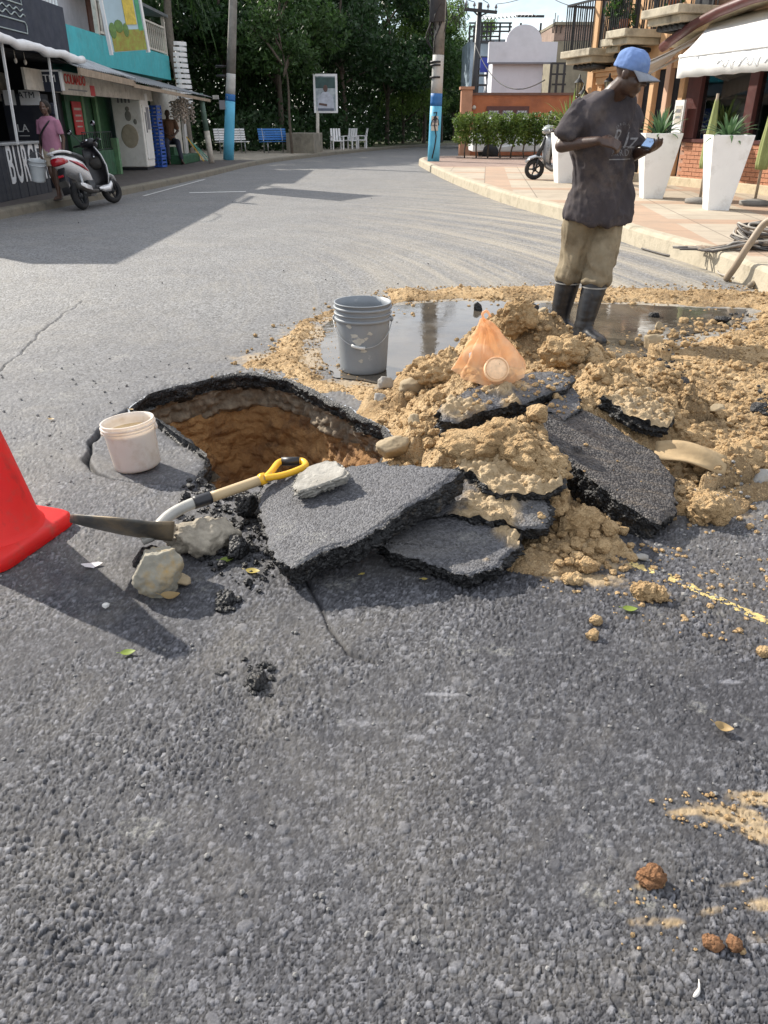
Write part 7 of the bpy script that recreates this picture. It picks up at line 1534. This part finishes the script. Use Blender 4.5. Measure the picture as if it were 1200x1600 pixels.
slab('asphalt slab buried under the biggest soil lump, only its black edge showing', [(740,746,.215),(860,762,.205),(800,690,.29)], [(712,726),(724,690),(780,668),(850,680),(884,722),(876,760),(842,774),(790,770),(745,754)], .055, 204, 1.4)
slabE = slab('topmost asphalt slab carrying the orange plastic bag', [(690,645,.30),(890,596,.33),(800,585,.355)], [(683,640),(700,622),(735,605),(790,588),(840,578),(890,577),(896,592),(880,606),(840,620),(800,630),(750,641),(715,656),(693,656)], .085, 205, 0, [(720,630,.10,1.4),(780,605,.12,1.4),(800,625,.05,1.2)])
slab('long steep asphalt slab sliding down the right side of the heap', [(845,650,.27),(1040,812,.07),(1050,735,.11)], [(838,650),(868,640),(905,632),(950,655),(1000,690),(1035,712),(1053,742),(1056,790),(1048,808),(1036,822),(1000,802),(950,764),(900,724),(870,697),(845,673)], .18, 206, 0, [(850,665,.06,1.2),(900,715,.03,1.0),(955,690,.03,.5)], mats=(m_under, MAT['tar']))
slab('small asphalt slab half buried at the back right of the heap', [(950,622,.275),(1035,667,.20),(1010,615,.245)], [(945,622),(975,605),(1020,615),(1052,645),(1042,670),(1010,662),(975,642)], .06, 207, 1.3)
slab('small pale asphalt piece poking out under the topmost slab', [(860,640,.275),(905,618,.28),(890,605,.295)], [(852,640),(870,618),(900,604),(912,620),(906,638),(880,652)], .06, 208, .2)
# ---- soil lumps as bodies of their own
def lump(label, u, v, z, rx, ry, rz_, seed, mat=None, rot=0.0, name='soil_lump', cat='soil lump', group='large lumps of dug soil', rough=.5, sub=5, crumb=1.0, tilt=0.0):
    bm = bmesh.new(); bmesh.ops.create_icosphere(bm, subdivisions=sub, radius=1); p = np.array([q.co[:] for q in bm.verts]); sc3 = np.array([rx, ry, rz_])/max(rx, ry, rz_); p0_ = p; k = 1+rough*(fbm3(p*sc3*1.8+seed, 4, seed)-.5)*2
    if crumb:
        for cell, am in ((.36, .34), (.19, .30), (.09, .30)):
            g = p*sc3/cell+.03*seed; i0 = np.floor(g).astype(np.int64); best = np.zeros(len(p))
            for dx in (-1, 0, 1):
                for dy in (-1, 0, 1):
                    for dz in (-1, 0, 1):
                        c_ = i0+np.array([dx, dy, dz]); q = np.stack([hsh(c_[:, 0], c_[:, 1], c_[:, 2], seed+s) for s in (1, 2, 3)], 1); d2 = ((g-c_-q)**2).sum(1)/(.35+.4*hsh(c_[:, 0], c_[:, 1], c_[:, 2], seed+4))**2; best = np.maximum(best, np.sqrt(np.maximum(0, 1-d2)))
            k = k+am*best*cell*crumb*2
    else:
        ax = np.random.default_rng(seed).normal(size=(13, 3)); ax /= np.linalg.norm(ax, axis=1)[:, None]
        for a, c_ in zip(ax, .50+.40*np.random.default_rng(seed+1).random(13)): dot = p@a; k = np.minimum(k, np.where(dot > .05, c_/np.maximum(dot, .05), 9)*(1+.05*(fbm3(p*4, 3, seed)-.5)))
        k = k*(1+.10*(fbm3(p*6+seed, 4, seed+2)-.5)*2)
    q = p*k[:, None]*np.array([rx, ry, rz_])
    for vtx, co in zip(bm.verts, q): vtx.co = co
    me = bpy.data.meshes.new(name); bm.to_mesh(me); bm.free(); me.polygons.foreach_set('use_smooth', np.ones(len(me.polygons), bool)); me.materials.append(mat or MAT['clod']); o = bpy.data.objects.new(name, me); C.objects.link(o); o.location = G(u, v, z); o.rotation_euler = (tilt, 0, rot); return tag(o, label, cat, group)
lump('biggest soil lump resting on the buried slab in the middle of the heap', 785, 700, .265, .17, .11, .075, 301, rot=-.25, sub=6)
lump('soil lump sliding off the right end of the buried slab', 850, 735, .215, .08, .08, .06, 302)
lump('rounded soil lump below the buried slab, against the long steep slab', 862, 785, .12, .055, .055, .06, 303)
lump('broad flattened soil lump at the right edge of the spread soil', 1140, 722, .07, .14, .085, .065, 304, rot=.5)
lump('blocky soil lump on the bare road right of the long steep slab', 1105, 800, .035, .065, .05, .05, 305)
lump('soil lump at the foot of the small half buried slab', 1070, 690, .10, .09, .07, .05, 306)
lump('soil lump left of the orange bag at the top of the heap', 690, 585, .22, .10, .08, .06, 307)
lump('soil lump crowning the heap just left of the man', 810, 498, .40, .085, .07, .075, 308)
lump('soil lump on the heap behind the topmost slab', 880, 550, .33, .10, .08, .06, 309)
lump('double soil clod on the road next to the yellow line, larger half', 1008, 924, .022, .036, .03, .026, 310, rough=.4); lump('double soil clod on the road next to the yellow line, smaller half', 1030, 929, .018, .022, .026, .022, 311, rough=.4)
lump('soil clump at the front foot of the heap', 905, 815, .07, .07, .05, .04, 312); lump('soil clump on the road before the flat slab and the yellow line', 895, 905, .014, .03, .022, .018, 313, sub=4)
lump('pair of tiny soil clods below the front heap, upper one', 931, 970, .012, .016, .014, .013, 314, sub=3); lump('pair of tiny soil clods below the front heap, lower one', 926, 992, .012, .016, .015, .014, 315, sub=3)
m_redclod = soilmat('reddish_clod', (.20, .10, .05), (.36, .20, .11), attr=False)
lump('reddish clod alone on the lower right road', 1019, 1371, .014, .022, .019, .018, 316, m_redclod, sub=4); lump('dark red clod near the bottom right sand streaks, left of two', 1115, 1474, .010, .015, .013, .012, 317, m_redclod, sub=3); lump('dark red clod near the bottom right sand streaks, right of two', 1148, 1475, .009, .012, .013, .011, 318, m_redclod, sub=3)
lump('soil clod at the right picture edge below the yellow line', 1194, 1018, .012, .018, .015, .013, 319, sub=3)
# ---- stones
m_gst = M('grey_stone', (.30, .285, .26), .9, .25, 9, .6, 60, .004, dirt=(.22, .17, .10), dscale=6); m_tst = M('limestone', (.33, .26, .165), .9, .25, 9, .6, 60, .004, dirt=(.25, .18, .10), dscale=5); m_cst = M('concrete_chunk', (.31, .295, .265), .95, .3, 24, 1, 60, .008, dirt=(.17, .155, .13), dscale=8); m_pst = M('pale_rock', (.27, .25, .20), .9, .3, 7, .8, 50, .006, dirt=(.36, .25, .11), dscale=9, dlo=.5, dhi=.66); m_brk = M('base_rubble', (.30, .265, .21), .95, .35, 18, .9, 60, .006)
def stone(label, u, v, z, rx, ry, rz_, seed, mat, rot=0.0, sub=4, rough=.35, tilt=0.0): return lump(label, u, v, z, rx, ry, rz_, seed, mat, rot, 'stone', 'stone', 'loose stones round the dig', rough, sub, 0, tilt)
slab('flat grey concrete chunk lying on the largest slab', [(470,764,.205),(540,740,.255),(490,728,.235)], [(459,758),(468,738),(484,725),(508,716),(534,719),(545,733),(540,742),(515,752),(490,762),(468,769)], .04, 231, 0, None, .8, None, (m_cst, m_cst), 'concrete_chunk', 'rubble')
stone('upper of two small grey stones beside the grey bucket', 603, 600, .045, .045, .04, .045, 402, m_gst); stone('lower of two small grey stones beside the grey bucket', 594, 624, .03, .05, .042, .036, 403, m_gst)
stone('broad tan stone right of the two small grey stones', 656, 606, .13, .10, .07, .055, 404, m_tst, .3); stone('angular tan stone at the right end of the pothole', 615, 700, .09, .075, .06, .055, 405, m_tst, .4); stone('upright narrow stone above the pothole end', 648, 668, .13, .04, .04, .07, 406, m_tst)
stone('large pale stone standing in front of the shovel blade', 243, 893, .07, .085, .07, .105, 437, m_pst, .5, 5); stone('small tan stone against the large pale stone', 284, 905, .022, .034, .03, .026, 408, m_tst)
lump('broken gravelly chunk under the shovel shaft', 312, 840, .045, .10, .07, .06, 409, m_brk, .4, 'stone', 'stone', 'loose stones round the dig', .5, 5, .6); stone('dark stone under the shovel blade', 232, 872, .03, .06, .05, .045, 410, MAT['tar'])
stone('rounded tan stone near the man boots at the puddle edge', 1018, 534, .10, .065, .06, .06, 411, m_tst); stone('small tan stone at the far side of the puddle by the man', 1028, 510, .06, .035, .03, .03, 412, m_tst)
stone('dark wet stone in the puddle behind the orange bag', 747, 482, .02, .04, .035, .05, 413, MAT['tar']); stone('dark stone left of the man boots', 832, 482, .05, .06, .05, .04, 414, MAT['tar']); stone('brown stone left of the man boots', 850, 488, .05, .055, .05, .045, 415, m_tst); stone('black lump in the puddle right of the man', 1022, 492, .02, .05, .04, .03, 416, MAT['tar'])
stone('grey flat rock at the right picture edge beside the soil', 1185, 748, .03, .11, .06, .04, 417, m_gst, .3); stone('white pebble in the cone shadow', 166, 946, .008, .013, .011, .010, 418, M('white_pebble', (.6, .58, .55), .8, .1), sub=3); stone('grey pebble on the road right of the heap', 1000, 870, .012, .028, .02, .014, 419, m_gst, sub=3)
stone('tan stone at the far right of the spread soil', 1120, 640, .06, .05, .04, .035, 420, m_tst); stone('black asphalt lump in the spread soil right of the man', 1055, 594, .06, .075, .05, .03, 421, MAT['tar']); stone('black asphalt lump at the far right edge', 1190, 638, .05, .07, .05, .035, 422, MAT['tar']); stone('dark stone at the back right of the spread soil', 1130, 500, .03, .07, .05, .035, 423, MAT['tar'])
stone('black asphalt clod between shovel and largest slab', 372, 855, .03, .06, .05, .045, 424, MAT['tar'], .2, 5, .5); stone('black crumbly clod on the road below the shovel', 352, 938, .014, .036, .03, .022, 425, MAT['tar'], .2, 4, .6); stone('black crumbly clod alone on the road further down', 402, 1062, .014, .034, .045, .022, 426, MAT['tar'], .4, 4, .7); stone('black broken lump at the chunk edge behind the shovel', 385, 790, .05, .07, .06, .06, 427, MAT['tar'], .1, 5, .5); stone('small black flake on the road above the lone clod', 346, 1052, .006, .018, .010, .008, 428, MAT['tar'], sub=3)
# curled sheet half buried
cs0 = G(1078, 712, .12); vs = []
for j in range(7):
    for i in range(15):
        a = -.25+1.9*i/14; vs.append(V3((.17*(i/14-.5)*1.6, .10*(j/6-.5)-.03*(i/14), .045*math.sin(a*1.6)+.012*math.sin(j*1.1+i*.4))))
o = MB().add(vs, [(j*15+i, j*15+i+1, (j+1)*15+i+1, (j+1)*15+i) for j in range(6) for i in range(14)], 0, True).build('curled_sheet', M('dusty_card', (.36, .26, .145), .9, .3, 6, .5, 40)); o.location = cs0; o.rotation_euler = (.55, .1, -.3); s_ = o.modifiers.new('thick', 'SOLIDIFY'); s_.thickness = .006; tag(o, 'curled dusty sheet half buried in the soil right of the steep slab', 'sheet')
# ---- traffic cone
def conemat():
    t = NT('cone_plastic'); v = t.n('ShaderNodeTexCoord').outputs['Object']; c = t.ramp(t.noise(v, 5, 6, .6), .3, .75, (.80, .018, .022, 1), (.92, .045, .035, 1)); c = t.mix(t.math('MULTIPLY', t.ramp(t.noise(v, 14, 6, .7), .54, .72), .6), c, (.42, .14, .10)); c = t.mix(t.math('MULTIPLY', t.ramp(t.noise(t.n('ShaderNodeMapping', {'Vector': v, 'Scale': (9, 9, 3)}).outputs['Vector'], 1.5, 7, .75), .58, .70), .55), c, (.22, .05, .045))
    t.l(c, t.b.inputs['Base Color']); t.b.inputs['Roughness'].default_value = .5; t.b.inputs['Subsurface Weight'].default_value = .25; t.b.inputs['Subsurface Radius'].default_value = (.03, .006, .004)
    t.l(t.bump(t.noise(v, 30, 5), .002, .3), t.b.inputs['Normal']); tl = t.n('ShaderNodeBsdfTranslucent', {'Color': (1, .03, .02, 1)}); ms = t.n('ShaderNodeMixShader', {0: .35, 1: t.b.outputs[0], 2: tl.outputs[0]}); t.l(ms.outputs[0], t.out.inputs['Surface']); return t.m
cor = G(119, 797, .05); d1 = V3((-.29, -.957, 0)); d2 = V3((-.957, .29, 0)); sd_ = .40; cc_ = cor+(d1+d2)*sd_/2; cn_ = empty('traffic_cone', (cc_.x, cc_.y, 0), math.atan2(d1.y, d1.x), 'bright red orange traffic cone cut off by the left picture edge', 'cone'); m_cone = conemat()
MB().loft([ring((0, 0, z), r_, r_, (1, 0, 0), (0, 1, 0), 40, 9) for z, r_ in ((.0, .192), (.004, .2), (.044, .198), (.052, .190))]).build('base', m_cone, cn_)
MB().lathe([(.178, .050), (.170, .060), (.160, .075), (.143, .17), (.113, .33), (.078, .50), (.046, .66), (.040, .72), (.034, .725), (.030, .72), (.065, .5), (.15, .06)], 48).build('body', m_cone, cn_)
MB().lathe([(.0985, .41), (.0705, .545)], 48).lathe([(.0995, .41), (.0715, .545)], 48).build('reflective_band', M('reflective_band', (.75, .75, .76), .35, .05), cn_)
# ---- buckets
m_gry = M('grey_pail', (.215, .235, .255), .5, .12, 4, .1, 40, dirt=(.36, .37, .37), dscale=9, dlo=.62, dhi=.7)
gp = G(568, 577, .005); gb = pail('bucket', gp, .138, .162, .395, m_gry, 'dented grey plastic bucket with wire handle standing at the puddle edge', None, .004, ((.372, .016), (.340, .010), (.308, .018)))
gb.rotation_euler = (0, 0, R(20)); ha = []
for k in range(21):
    a = math.pi*k/20; ha.append(V3((.168*math.cos(a), -.165*math.sin(a)-.004*math.sin(a*3), .305-.135*math.sin(a)-.01*math.sin(2*a))))
gb.rotation_euler = (0, 0, R(-4)); MB().tube(ha, .0028, 6).build('wire_handle', m_metal, gb); MB().tube(ha[9:13], .009, 8).build('grip', M('pale_grip', (.55, .56, .55), .5, .1), gb)
for s in (-1, 1): MB().ell((s*.166, 0, .305), (.012, .018, .018), n=10).build('handle_ear', m_gry, gb)
for i, (a, z, w) in enumerate(((-95, .20, .022), (-105, .235, .014), (-85, .15, .012), (-70, .25, .010), (-115, .29, .012), (-90, .09, .009), (-78, .22, .008))):
    r_ = .138+.024*z/.395+.0012; vs = [V3((r_*math.cos(R(a)+w*1.4*math.cos(q)*(1+.4*math.sin(3*q+i))/r_), r_*math.sin(R(a)+w*1.4*math.cos(q)*(1+.4*math.sin(3*q+i))/r_), z+w*math.sin(q)*(1+.3*math.sin(2*q+i)))) for q in [2*math.pi*k/16 for k in range(16)]]
    MB().add(vs, [tuple(range(16))]).build('paint_splash', M('dried_splash', (.40, .39, .35), .85, .15, 30), gb)
def milk():
    t = NT('milky_plastic'); v = t.n('ShaderNodeTexCoord').outputs['Object']; c = t.ramp(t.noise(v, 7, 5), .35, .7, (.80, .76, .71, 1), (.88, .85, .81, 1)); c = t.mix(t.math('MULTIPLY', t.ramp(t.noise(v, 11, 6, .7), .50, .68), .6), c, (.50, .40, .29))
    t.l(c, t.b.inputs['Base Color']); t.b.inputs['Roughness'].default_value = .4; tl = t.n('ShaderNodeBsdfTranslucent', {'Color': (.85, .78, .70, 1)}); ms = t.n('ShaderNodeMixShader', {0: .45, 1: t.b.outputs[0], 2: tl.outputs[0]}); t.l(ms.outputs[0], t.out.inputs['Surface']); return t.m
wp_ = G(216, 728, -.012); wb_ = pail('bucket', wp_, .098, .108, .205, milk(), 'small translucent whitish tub standing on the cracked asphalt at the hole', (R(-2), R(-5), R(10)), .003, ((.192, .010), (.178, .005)))
MB().lathe([(0, .15), (.05, .153), (.098, .148), (.1, .165)], 30).build('dried_mix', M('dried_mix', (.62, .50, .32), .9, .2, 14), wb_)
for s in (-1, 1): MB().ell((s*.112, 0, .168), (.008, .014, .014), n=8).build('handle_ear', milk(), wb_)
# ---- orange plastic bag
def bagmat():
    t = NT('orange_bag'); v = t.n('ShaderNodeTexCoord').outputs['Object']; c = t.ramp(t.noise(v, 8, 5), .35, .7, (.94, .47, .20, 1), (.96, .74, .52, 1)); pr_ = t.n('ShaderNodeBsdfPrincipled', {'Base Color': c, 'Roughness': .28}); tl = t.n('ShaderNodeBsdfTranslucent', {'Color': c}); tp = t.n('ShaderNodeBsdfTransparent', {'Color': (1, .86, .72, 1)})
    m1 = t.n('ShaderNodeMixShader', {0: .34, 1: pr_.outputs[0], 2: tl.outputs[0]}); m2 = t.n('ShaderNodeMixShader', {0: .46, 1: m1.outputs[0], 2: tp.outputs[0]}); t.l(m2.outputs[0], t.out.inputs['Surface'])
    t.l(t.bump(t.noise(v, 20, 6, .75), .010, .8), pr_.inputs['Normal']); return t.m
bp = G(761, 582, .37); bag = empty('plastic_bag', bp, 0, 'crumpled translucent orange plastic bag holding a round pot, on the topmost slab', 'bag'); m_bag = bagmat()
nA, nB = 96, 44; vs = []
tipz = Yp(757, 496, bp.y+.02).z-bp.z; tipx = Yp(757, 496, bp.y+.02).x-bp.x
CN = [(-.150, -.015, .018), (-.105, -.055, -.008), (.028, -.105, -.040), (.150, -.050, -.006), (.165, -.005, .02), (.07, .09, .0), (-.07, .085, .0)]
def base_at(s):
    s = s*len(CN); k = int(s) % len(CN); f_ = s-int(s); return V3(CN[k]).lerp(V3(CN[(k+1) % len(CN)]), f_)
for j in range(nB+1):
    t = j/nB
    for i in range(nA):
        q = base_at(i/nA); k = 1-t*.965; k += .42*t*(1-t)*(1.0+.9*q.x/.16); vs.append(V3((q.x*k+tipx*t, q.y*k+.01*t, q.z*(1-t)**2+tipz*t)))
vv = np.array([v[:] for v in vs]); ang = np.arctan2(vv[:, 1], vv[:, 0]-tipx*vv[:, 2]/tipz); dn = fbm3(vv*13, 3, 55)-.5; cr2 = 1-np.abs(fbm3(vv*np.array([16, 16, 8])+3, 3, 57)-.5)*6; c0_ = vv.copy(); c0_[:, 2] = 0; c0_ /= np.linalg.norm(c0_, axis=1)[:, None]+1e-6
hgt = np.clip(vv[:, 2]/tipz, 0, 1); pleat = (np.abs(np.sin(ang*4.5+1.5*dn))-.6)*.016*np.sin(math.pi*np.clip(hgt*.9+.1, 0, 1)); vv = vv+c0_*(.022*dn+.008*np.maximum(0, cr2)+pleat)[:, None]
np_mesh('film', vv, grid_faces(nB+1, nA, True), m_bag, bag)
MB().tube(smoothpath([(tipx, 0, tipz-.01), (tipx-.012, .0, tipz+.018), (tipx+.006, .0, tipz+.03), (tipx+.022, 0, tipz+.008)], 4), .006, 6).build('knot', m_bag, bag)
MB().lathe([(0, .050), (.048, .050), (.053, .045), (.051, -.04), (0, -.04)], 28, (.026, -.050, .020), 0, Matrix.Rotation(R(62), 3, 'X')).build('round_pot', M('cream_pot', (.90, .60, .36), .45, .2, 40), bag); MB().lathe([(.043, .0515), (.045, .0535), (.047, .0515)], 28, (.026, -.050, .020), 0, Matrix.Rotation(R(62), 3, 'X')).build('pot_rim', M('pot_edge', (.62, .36, .18), .5, .2), bag)
MB().ell((-.04, .01, .07), (.07, .05, .05), n=12).build('wrapped_food', M('white_wrap', (.75, .72, .66), .6, .1), bag)
# ---- shovel
shv = empty('shovel', G(262, 815, .12), 0, 'round point shovel with wooden shaft and yellow D grip lying beside the hole', 'shovel'); so_ = V3(shv.location); m_stl = M('worn_steel', (.115, .112, .105), .5, .3, 9, .3, 60, .003, metal=.55, dirt=(.26, .20, .13), dscale=6, dlo=.42, dhi=.62); m_tub = M('grey_tube', (.36, .35, .32), .5, .15, 8, .1, 60, metal=.2, dirt=(.22, .2, .17), dscale=6); m_hwood = M('shaft_wood', (.46, .34, .19), .6, .25, 5, .2, 60, stretch=(1, 1, 1), dirt=(.28, .21, .13), dscale=5); m_yg = M('yellow_grip', (.78, .42, .02), .35, .08, 4, .1, 40)
Tp = G(108, 829, .15)-so_; Sb = G(245, 842, .10)-so_; ax_ = (Sb-Tp).normalized(); L_ = (Sb-Tp).length+.05; sid = ax_.cross(V3((0, 0, 1))).normalized(); nu = sid.cross(ax_).normalized(); nu = nu if nu.z > 0 else -nu
sid = sid if sid.y < 0 else -sid; rl = R(36); sid, nu = sid*math.cos(rl)+nu*math.sin(rl), nu*math.cos(rl)-sid*math.sin(rl)
vs = []; nI, nJ = 22, 17
for i in range(nI+1):
    t = i/nI; w = .122*min(1, (t*2.1)**.62)*(1-.72*(max(0, t-.62)/.38)**1.8)
    for j in range(nJ):
        s = -1+2*j/(nJ-1); vs.append(Tp+ax_*L_*t+sid*w*s+nu*(.045*s*s*(.5+.5*t)+.030*(1-t)**2+.014*max(0, t-.8)*5*abs(s)))
o = MB().add(vs, [(i*nJ+j, i*nJ+j+1, (i+1)*nJ+j+1, (i+1)*nJ+j) for i in range(nI) for j in range(nJ-1)], 0, True).build('blade', m_stl, shv); q = o.modifiers.new('thick', 'SOLIDIFY'); q.thickness = .004
nk = [V3(p)-so_ for p in (G(222, 846, .10), G(240, 836, .11), G(252, 818, .13), G(270, 802, .14), G(300, 787, .15), G(330, 777, .155))]; MB().tube(smoothpath(nk, 5), [.013+.007*min(1, k/8) for k in range(26)], 12).build('socket', m_tub, shv)
t0, t1 = V3(G(302, 786, .1515))-so_, V3(G(329, 777, .156))-so_; MB().tube([t0.lerp(t1, k/5) for k in range(6)], .0225, 12).build('tape', m_sblk, shv)
h1, h2 = V3(G(327, 778, .1555))-so_, V3(G(424, 744, .175))-so_; MB().tube([h1.lerp(h2, k/6) for k in range(7)], .0185, 12).build('shaft', m_hwood, shv)
g1, g2 = V3(G(412, 748, .172))-so_, V3(G(470, 727, .185))-so_; gd = (g2-g1).normalized(); gs = gd.cross(V3((0, 0, 1))).normalized(); gs = (gs*.85+V3((0, .1, .35))).normalized(); gs = (gs-gd*gs.dot(gd)).normalized(); gl = (g2-g1).length
gp_ = lambda u, v, z=.180: V3(G(u, v, z))-so_
MB().tube([g1-gd*.01, gp_(414, 747)], [.023, .021], 10).tube(smoothpath([gp_(414, 747), gp_(424, 737, .186), gp_(434, 724, .19), gp_(441, 721, .19)], 5), .0125, 10).tube(smoothpath([gp_(414, 747), gp_(440, 743), gp_(462, 736, .184), gp_(477, 728, .19), gp_(474, 721, .19), gp_(466, 720, .19)], 5), .0125, 10).tube([gp_(436, 722, .19), gp_(472, 720.5, .19)], .011, 10).build('d_grip', m_yg, shv); MB().tube([gp_(440, 721, .19), gp_(468, 720.5, .19)], .0165, 12).build('rubber_grip', m_sblk, shv)
# ---- leaves and scraps
lfm = {k: leafmat('fallen_leaf_'+k, a, b) for k, a, b in (('green', (.16, .24, .04), (.30, .36, .08)), ('yellow', (.42, .33, .08), (.55, .44, .14)), ('tan', (.36, .25, .12), (.48, .35, .18)))}
def leaf(u, v, L_, rot, k, label, curl=.3, z=.008):
    vs = []; n = 10
    for i in range(n+1):
        t = i/n; w = .30*L_*math.sin(math.pi*t**.85)**.8*(1 if 0 < i < n else .02); x = (t-.5)*L_; h_ = curl*L_*((t-.5)**2*1.4)
        vs += [V3((x, -w, h_+.35*w*curl*2)), V3((x, -w*.5, h_+.08*w)), V3((x, 0, h_-.05*L_*0)), V3((x, w*.5, h_+.10*w)), V3((x, w, h_+.5*w*curl*2))]
    mb = MB().add(vs, [(i*5+j, i*5+j+1, i*5+6+j, i*5+5+j) for i in range(n) for j in range(4)], 0, True).tube([(-L_*.5, 0, curl*L_*.35), (-L_*.72, .01*L_, curl*L_*.5)], .0011, 4); o = mb.build('fallen_leaf', lfm[k]); o.location = G(u, v, z); o.rotation_euler = (0, 0, R(rot)); return tag(o, label, 'leaf', 'fallen leaves on the road')
leaf(200, 1020, .042, 15, 'green', 'yellow green leaf alone on the road below the cone shadow'); leaf(267, 934, .060, 8, 'tan', 'curled tan leaf in front of the large pale stone', .7); leaf(395, 893, .050, -10, 'yellow', 'yellow leaf left of the largest slab corner'); leaf(355, 875, .050, 20, 'green', 'green leaf beside the shovel and the black clod'); leaf(566, 897, .020, 30, 'yellow', 'tiny yellow leaf in the shadow of the largest slab, left one'); leaf(663, 905, .022, 0, 'yellow', 'tiny yellow leaf before the flat slab, right one'); leaf(984, 952, .046, -5, 'green', 'green leaf on the road below the double soil clod'); leaf(1130, 1140, .045, -30, 'tan', 'shrivelled orange brown leaf on the right of the road', .8); leaf(205, 640, .03, -20, 'tan', 'small brown leaf left of the pothole rim'); leaf(80, 655, .035, -10, 'tan', 'small pale leaf on the road beside the cone'); leaf(1194, 650, .06, 10, 'tan', 'tan leaf at the far right soil edge')
pp = MB(); pts = [(.030*math.cos(a)*(1+.4*math.sin(3*a)), .022*math.sin(a)*(1+.3*math.cos(2*a)), .006+.003*math.sin(2*a)) for a in [2*math.pi*k/14 for k in range(14)]]; o = pp.add(pts, [tuple(range(14))]).build('paper_scrap', M('white_scrap', (.7, .66, .66), .8, .1)); o.location = G(142, 885, 0); tag(o, 'torn white paper scrap in the cone shadow', 'paper')
o = MB().tube(smoothpath([(0, 0, .004), (.012, .01, .006), (.02, .03, .004)], 4), [.002, .003, .004, .004, .003, .002, .002, .001, .001], 5).build('white_splinter', M('white_splinter', (.65, .62, .58), .8, .1)); o.location = G(1083, 1560, 0); tag(o, 'white splinter near the bottom right corner', 'splinter')

# fine crumbs over the heap, dropped on whatever lies below (bodies of the lumps and sandy slabs included)
bpy.context.view_layer.update(); VV = []; FF = []; nb_ = 0; acc = []
for o in bpy.data.objects:
    if o.type != 'MESH': continue
    if o.name.startswith('soil_lump') or (o.name.startswith('worn_top')):
        mw = o.matrix_world; VV += [mw @ v.co for v in o.data.vertices]; ok = o.name.startswith('soil_lump') or o.parent['label'].split()[0] in ('sandy', 'topmost', 'asphalt', 'small')
        for f_ in o.data.polygons: FF.append([i+nb_ for i in f_.vertices]); acc.append(ok)
        nb_ += len(o.data.vertices)
tree = BVHTree.FromPolygons(VV, FF); rg = random.Random(12)
def drop(pts):
    out = []
    for x, y, z, r_ in pts:
        h_ = tree.ray_cast(V3((x, y, 1)), V3((0, 0, -1)))
        if h_[0] is not None and h_[0].z > z:
            if not acc[h_[2]] and rg.random() > .03: continue
            z = h_[0].z
        out.append((x, y, z-r_*.15, r_))
    return out
heap_px = [(590,650),(640,590),(700,540),(800,478),(900,520),(1000,550),(1080,620),(1130,740),(1100,800),(1060,790),(960,830),(900,890),(840,870),(760,800),(690,750),(610,720)]
f1 = drop(spots(4200, heap_px, .003, .013)); f2 = drop(spots(900, heap_px, .010, .026))
f1 += drop(spots(2600, [(960,560),(1060,500),(1300,480),(1300,740),(1120,790),(1040,720)], .003, .014)); f1 += spots(1500, [(375,575),(430,535),(500,490),(600,460),(620,480),(540,500),(520,560),(600,600),(620,650),(520,605),(440,592)], .003, .011); f1 += spots(1200, [(600,448),(1300,445),(1300,478),(820,472),(600,478)], .004, .016)
scatter('fine_soil_crumbs', f1, MAT['clod'], 'fine crumbs of tan soil covering the heap and its edges', 'soil crumbs')
CRB0 = CRB, CRV, CRF
CRB = [rock_mesh('crumb', 40+i, 2, .5) for i in range(6)]; CRV = [np.array([v.co[:] for v in b.vertices]) for b in CRB]; CRF = [np.array([q.vertices[:] for q in b.polygons]) for b in CRB]
scatter('coarse_soil_crumbs', f2, MAT['clod'], 'coarse crumbs of tan soil on the heap, lumps and sandy slabs', 'soil crumbs')
CRB, CRV, CRF = CRB0
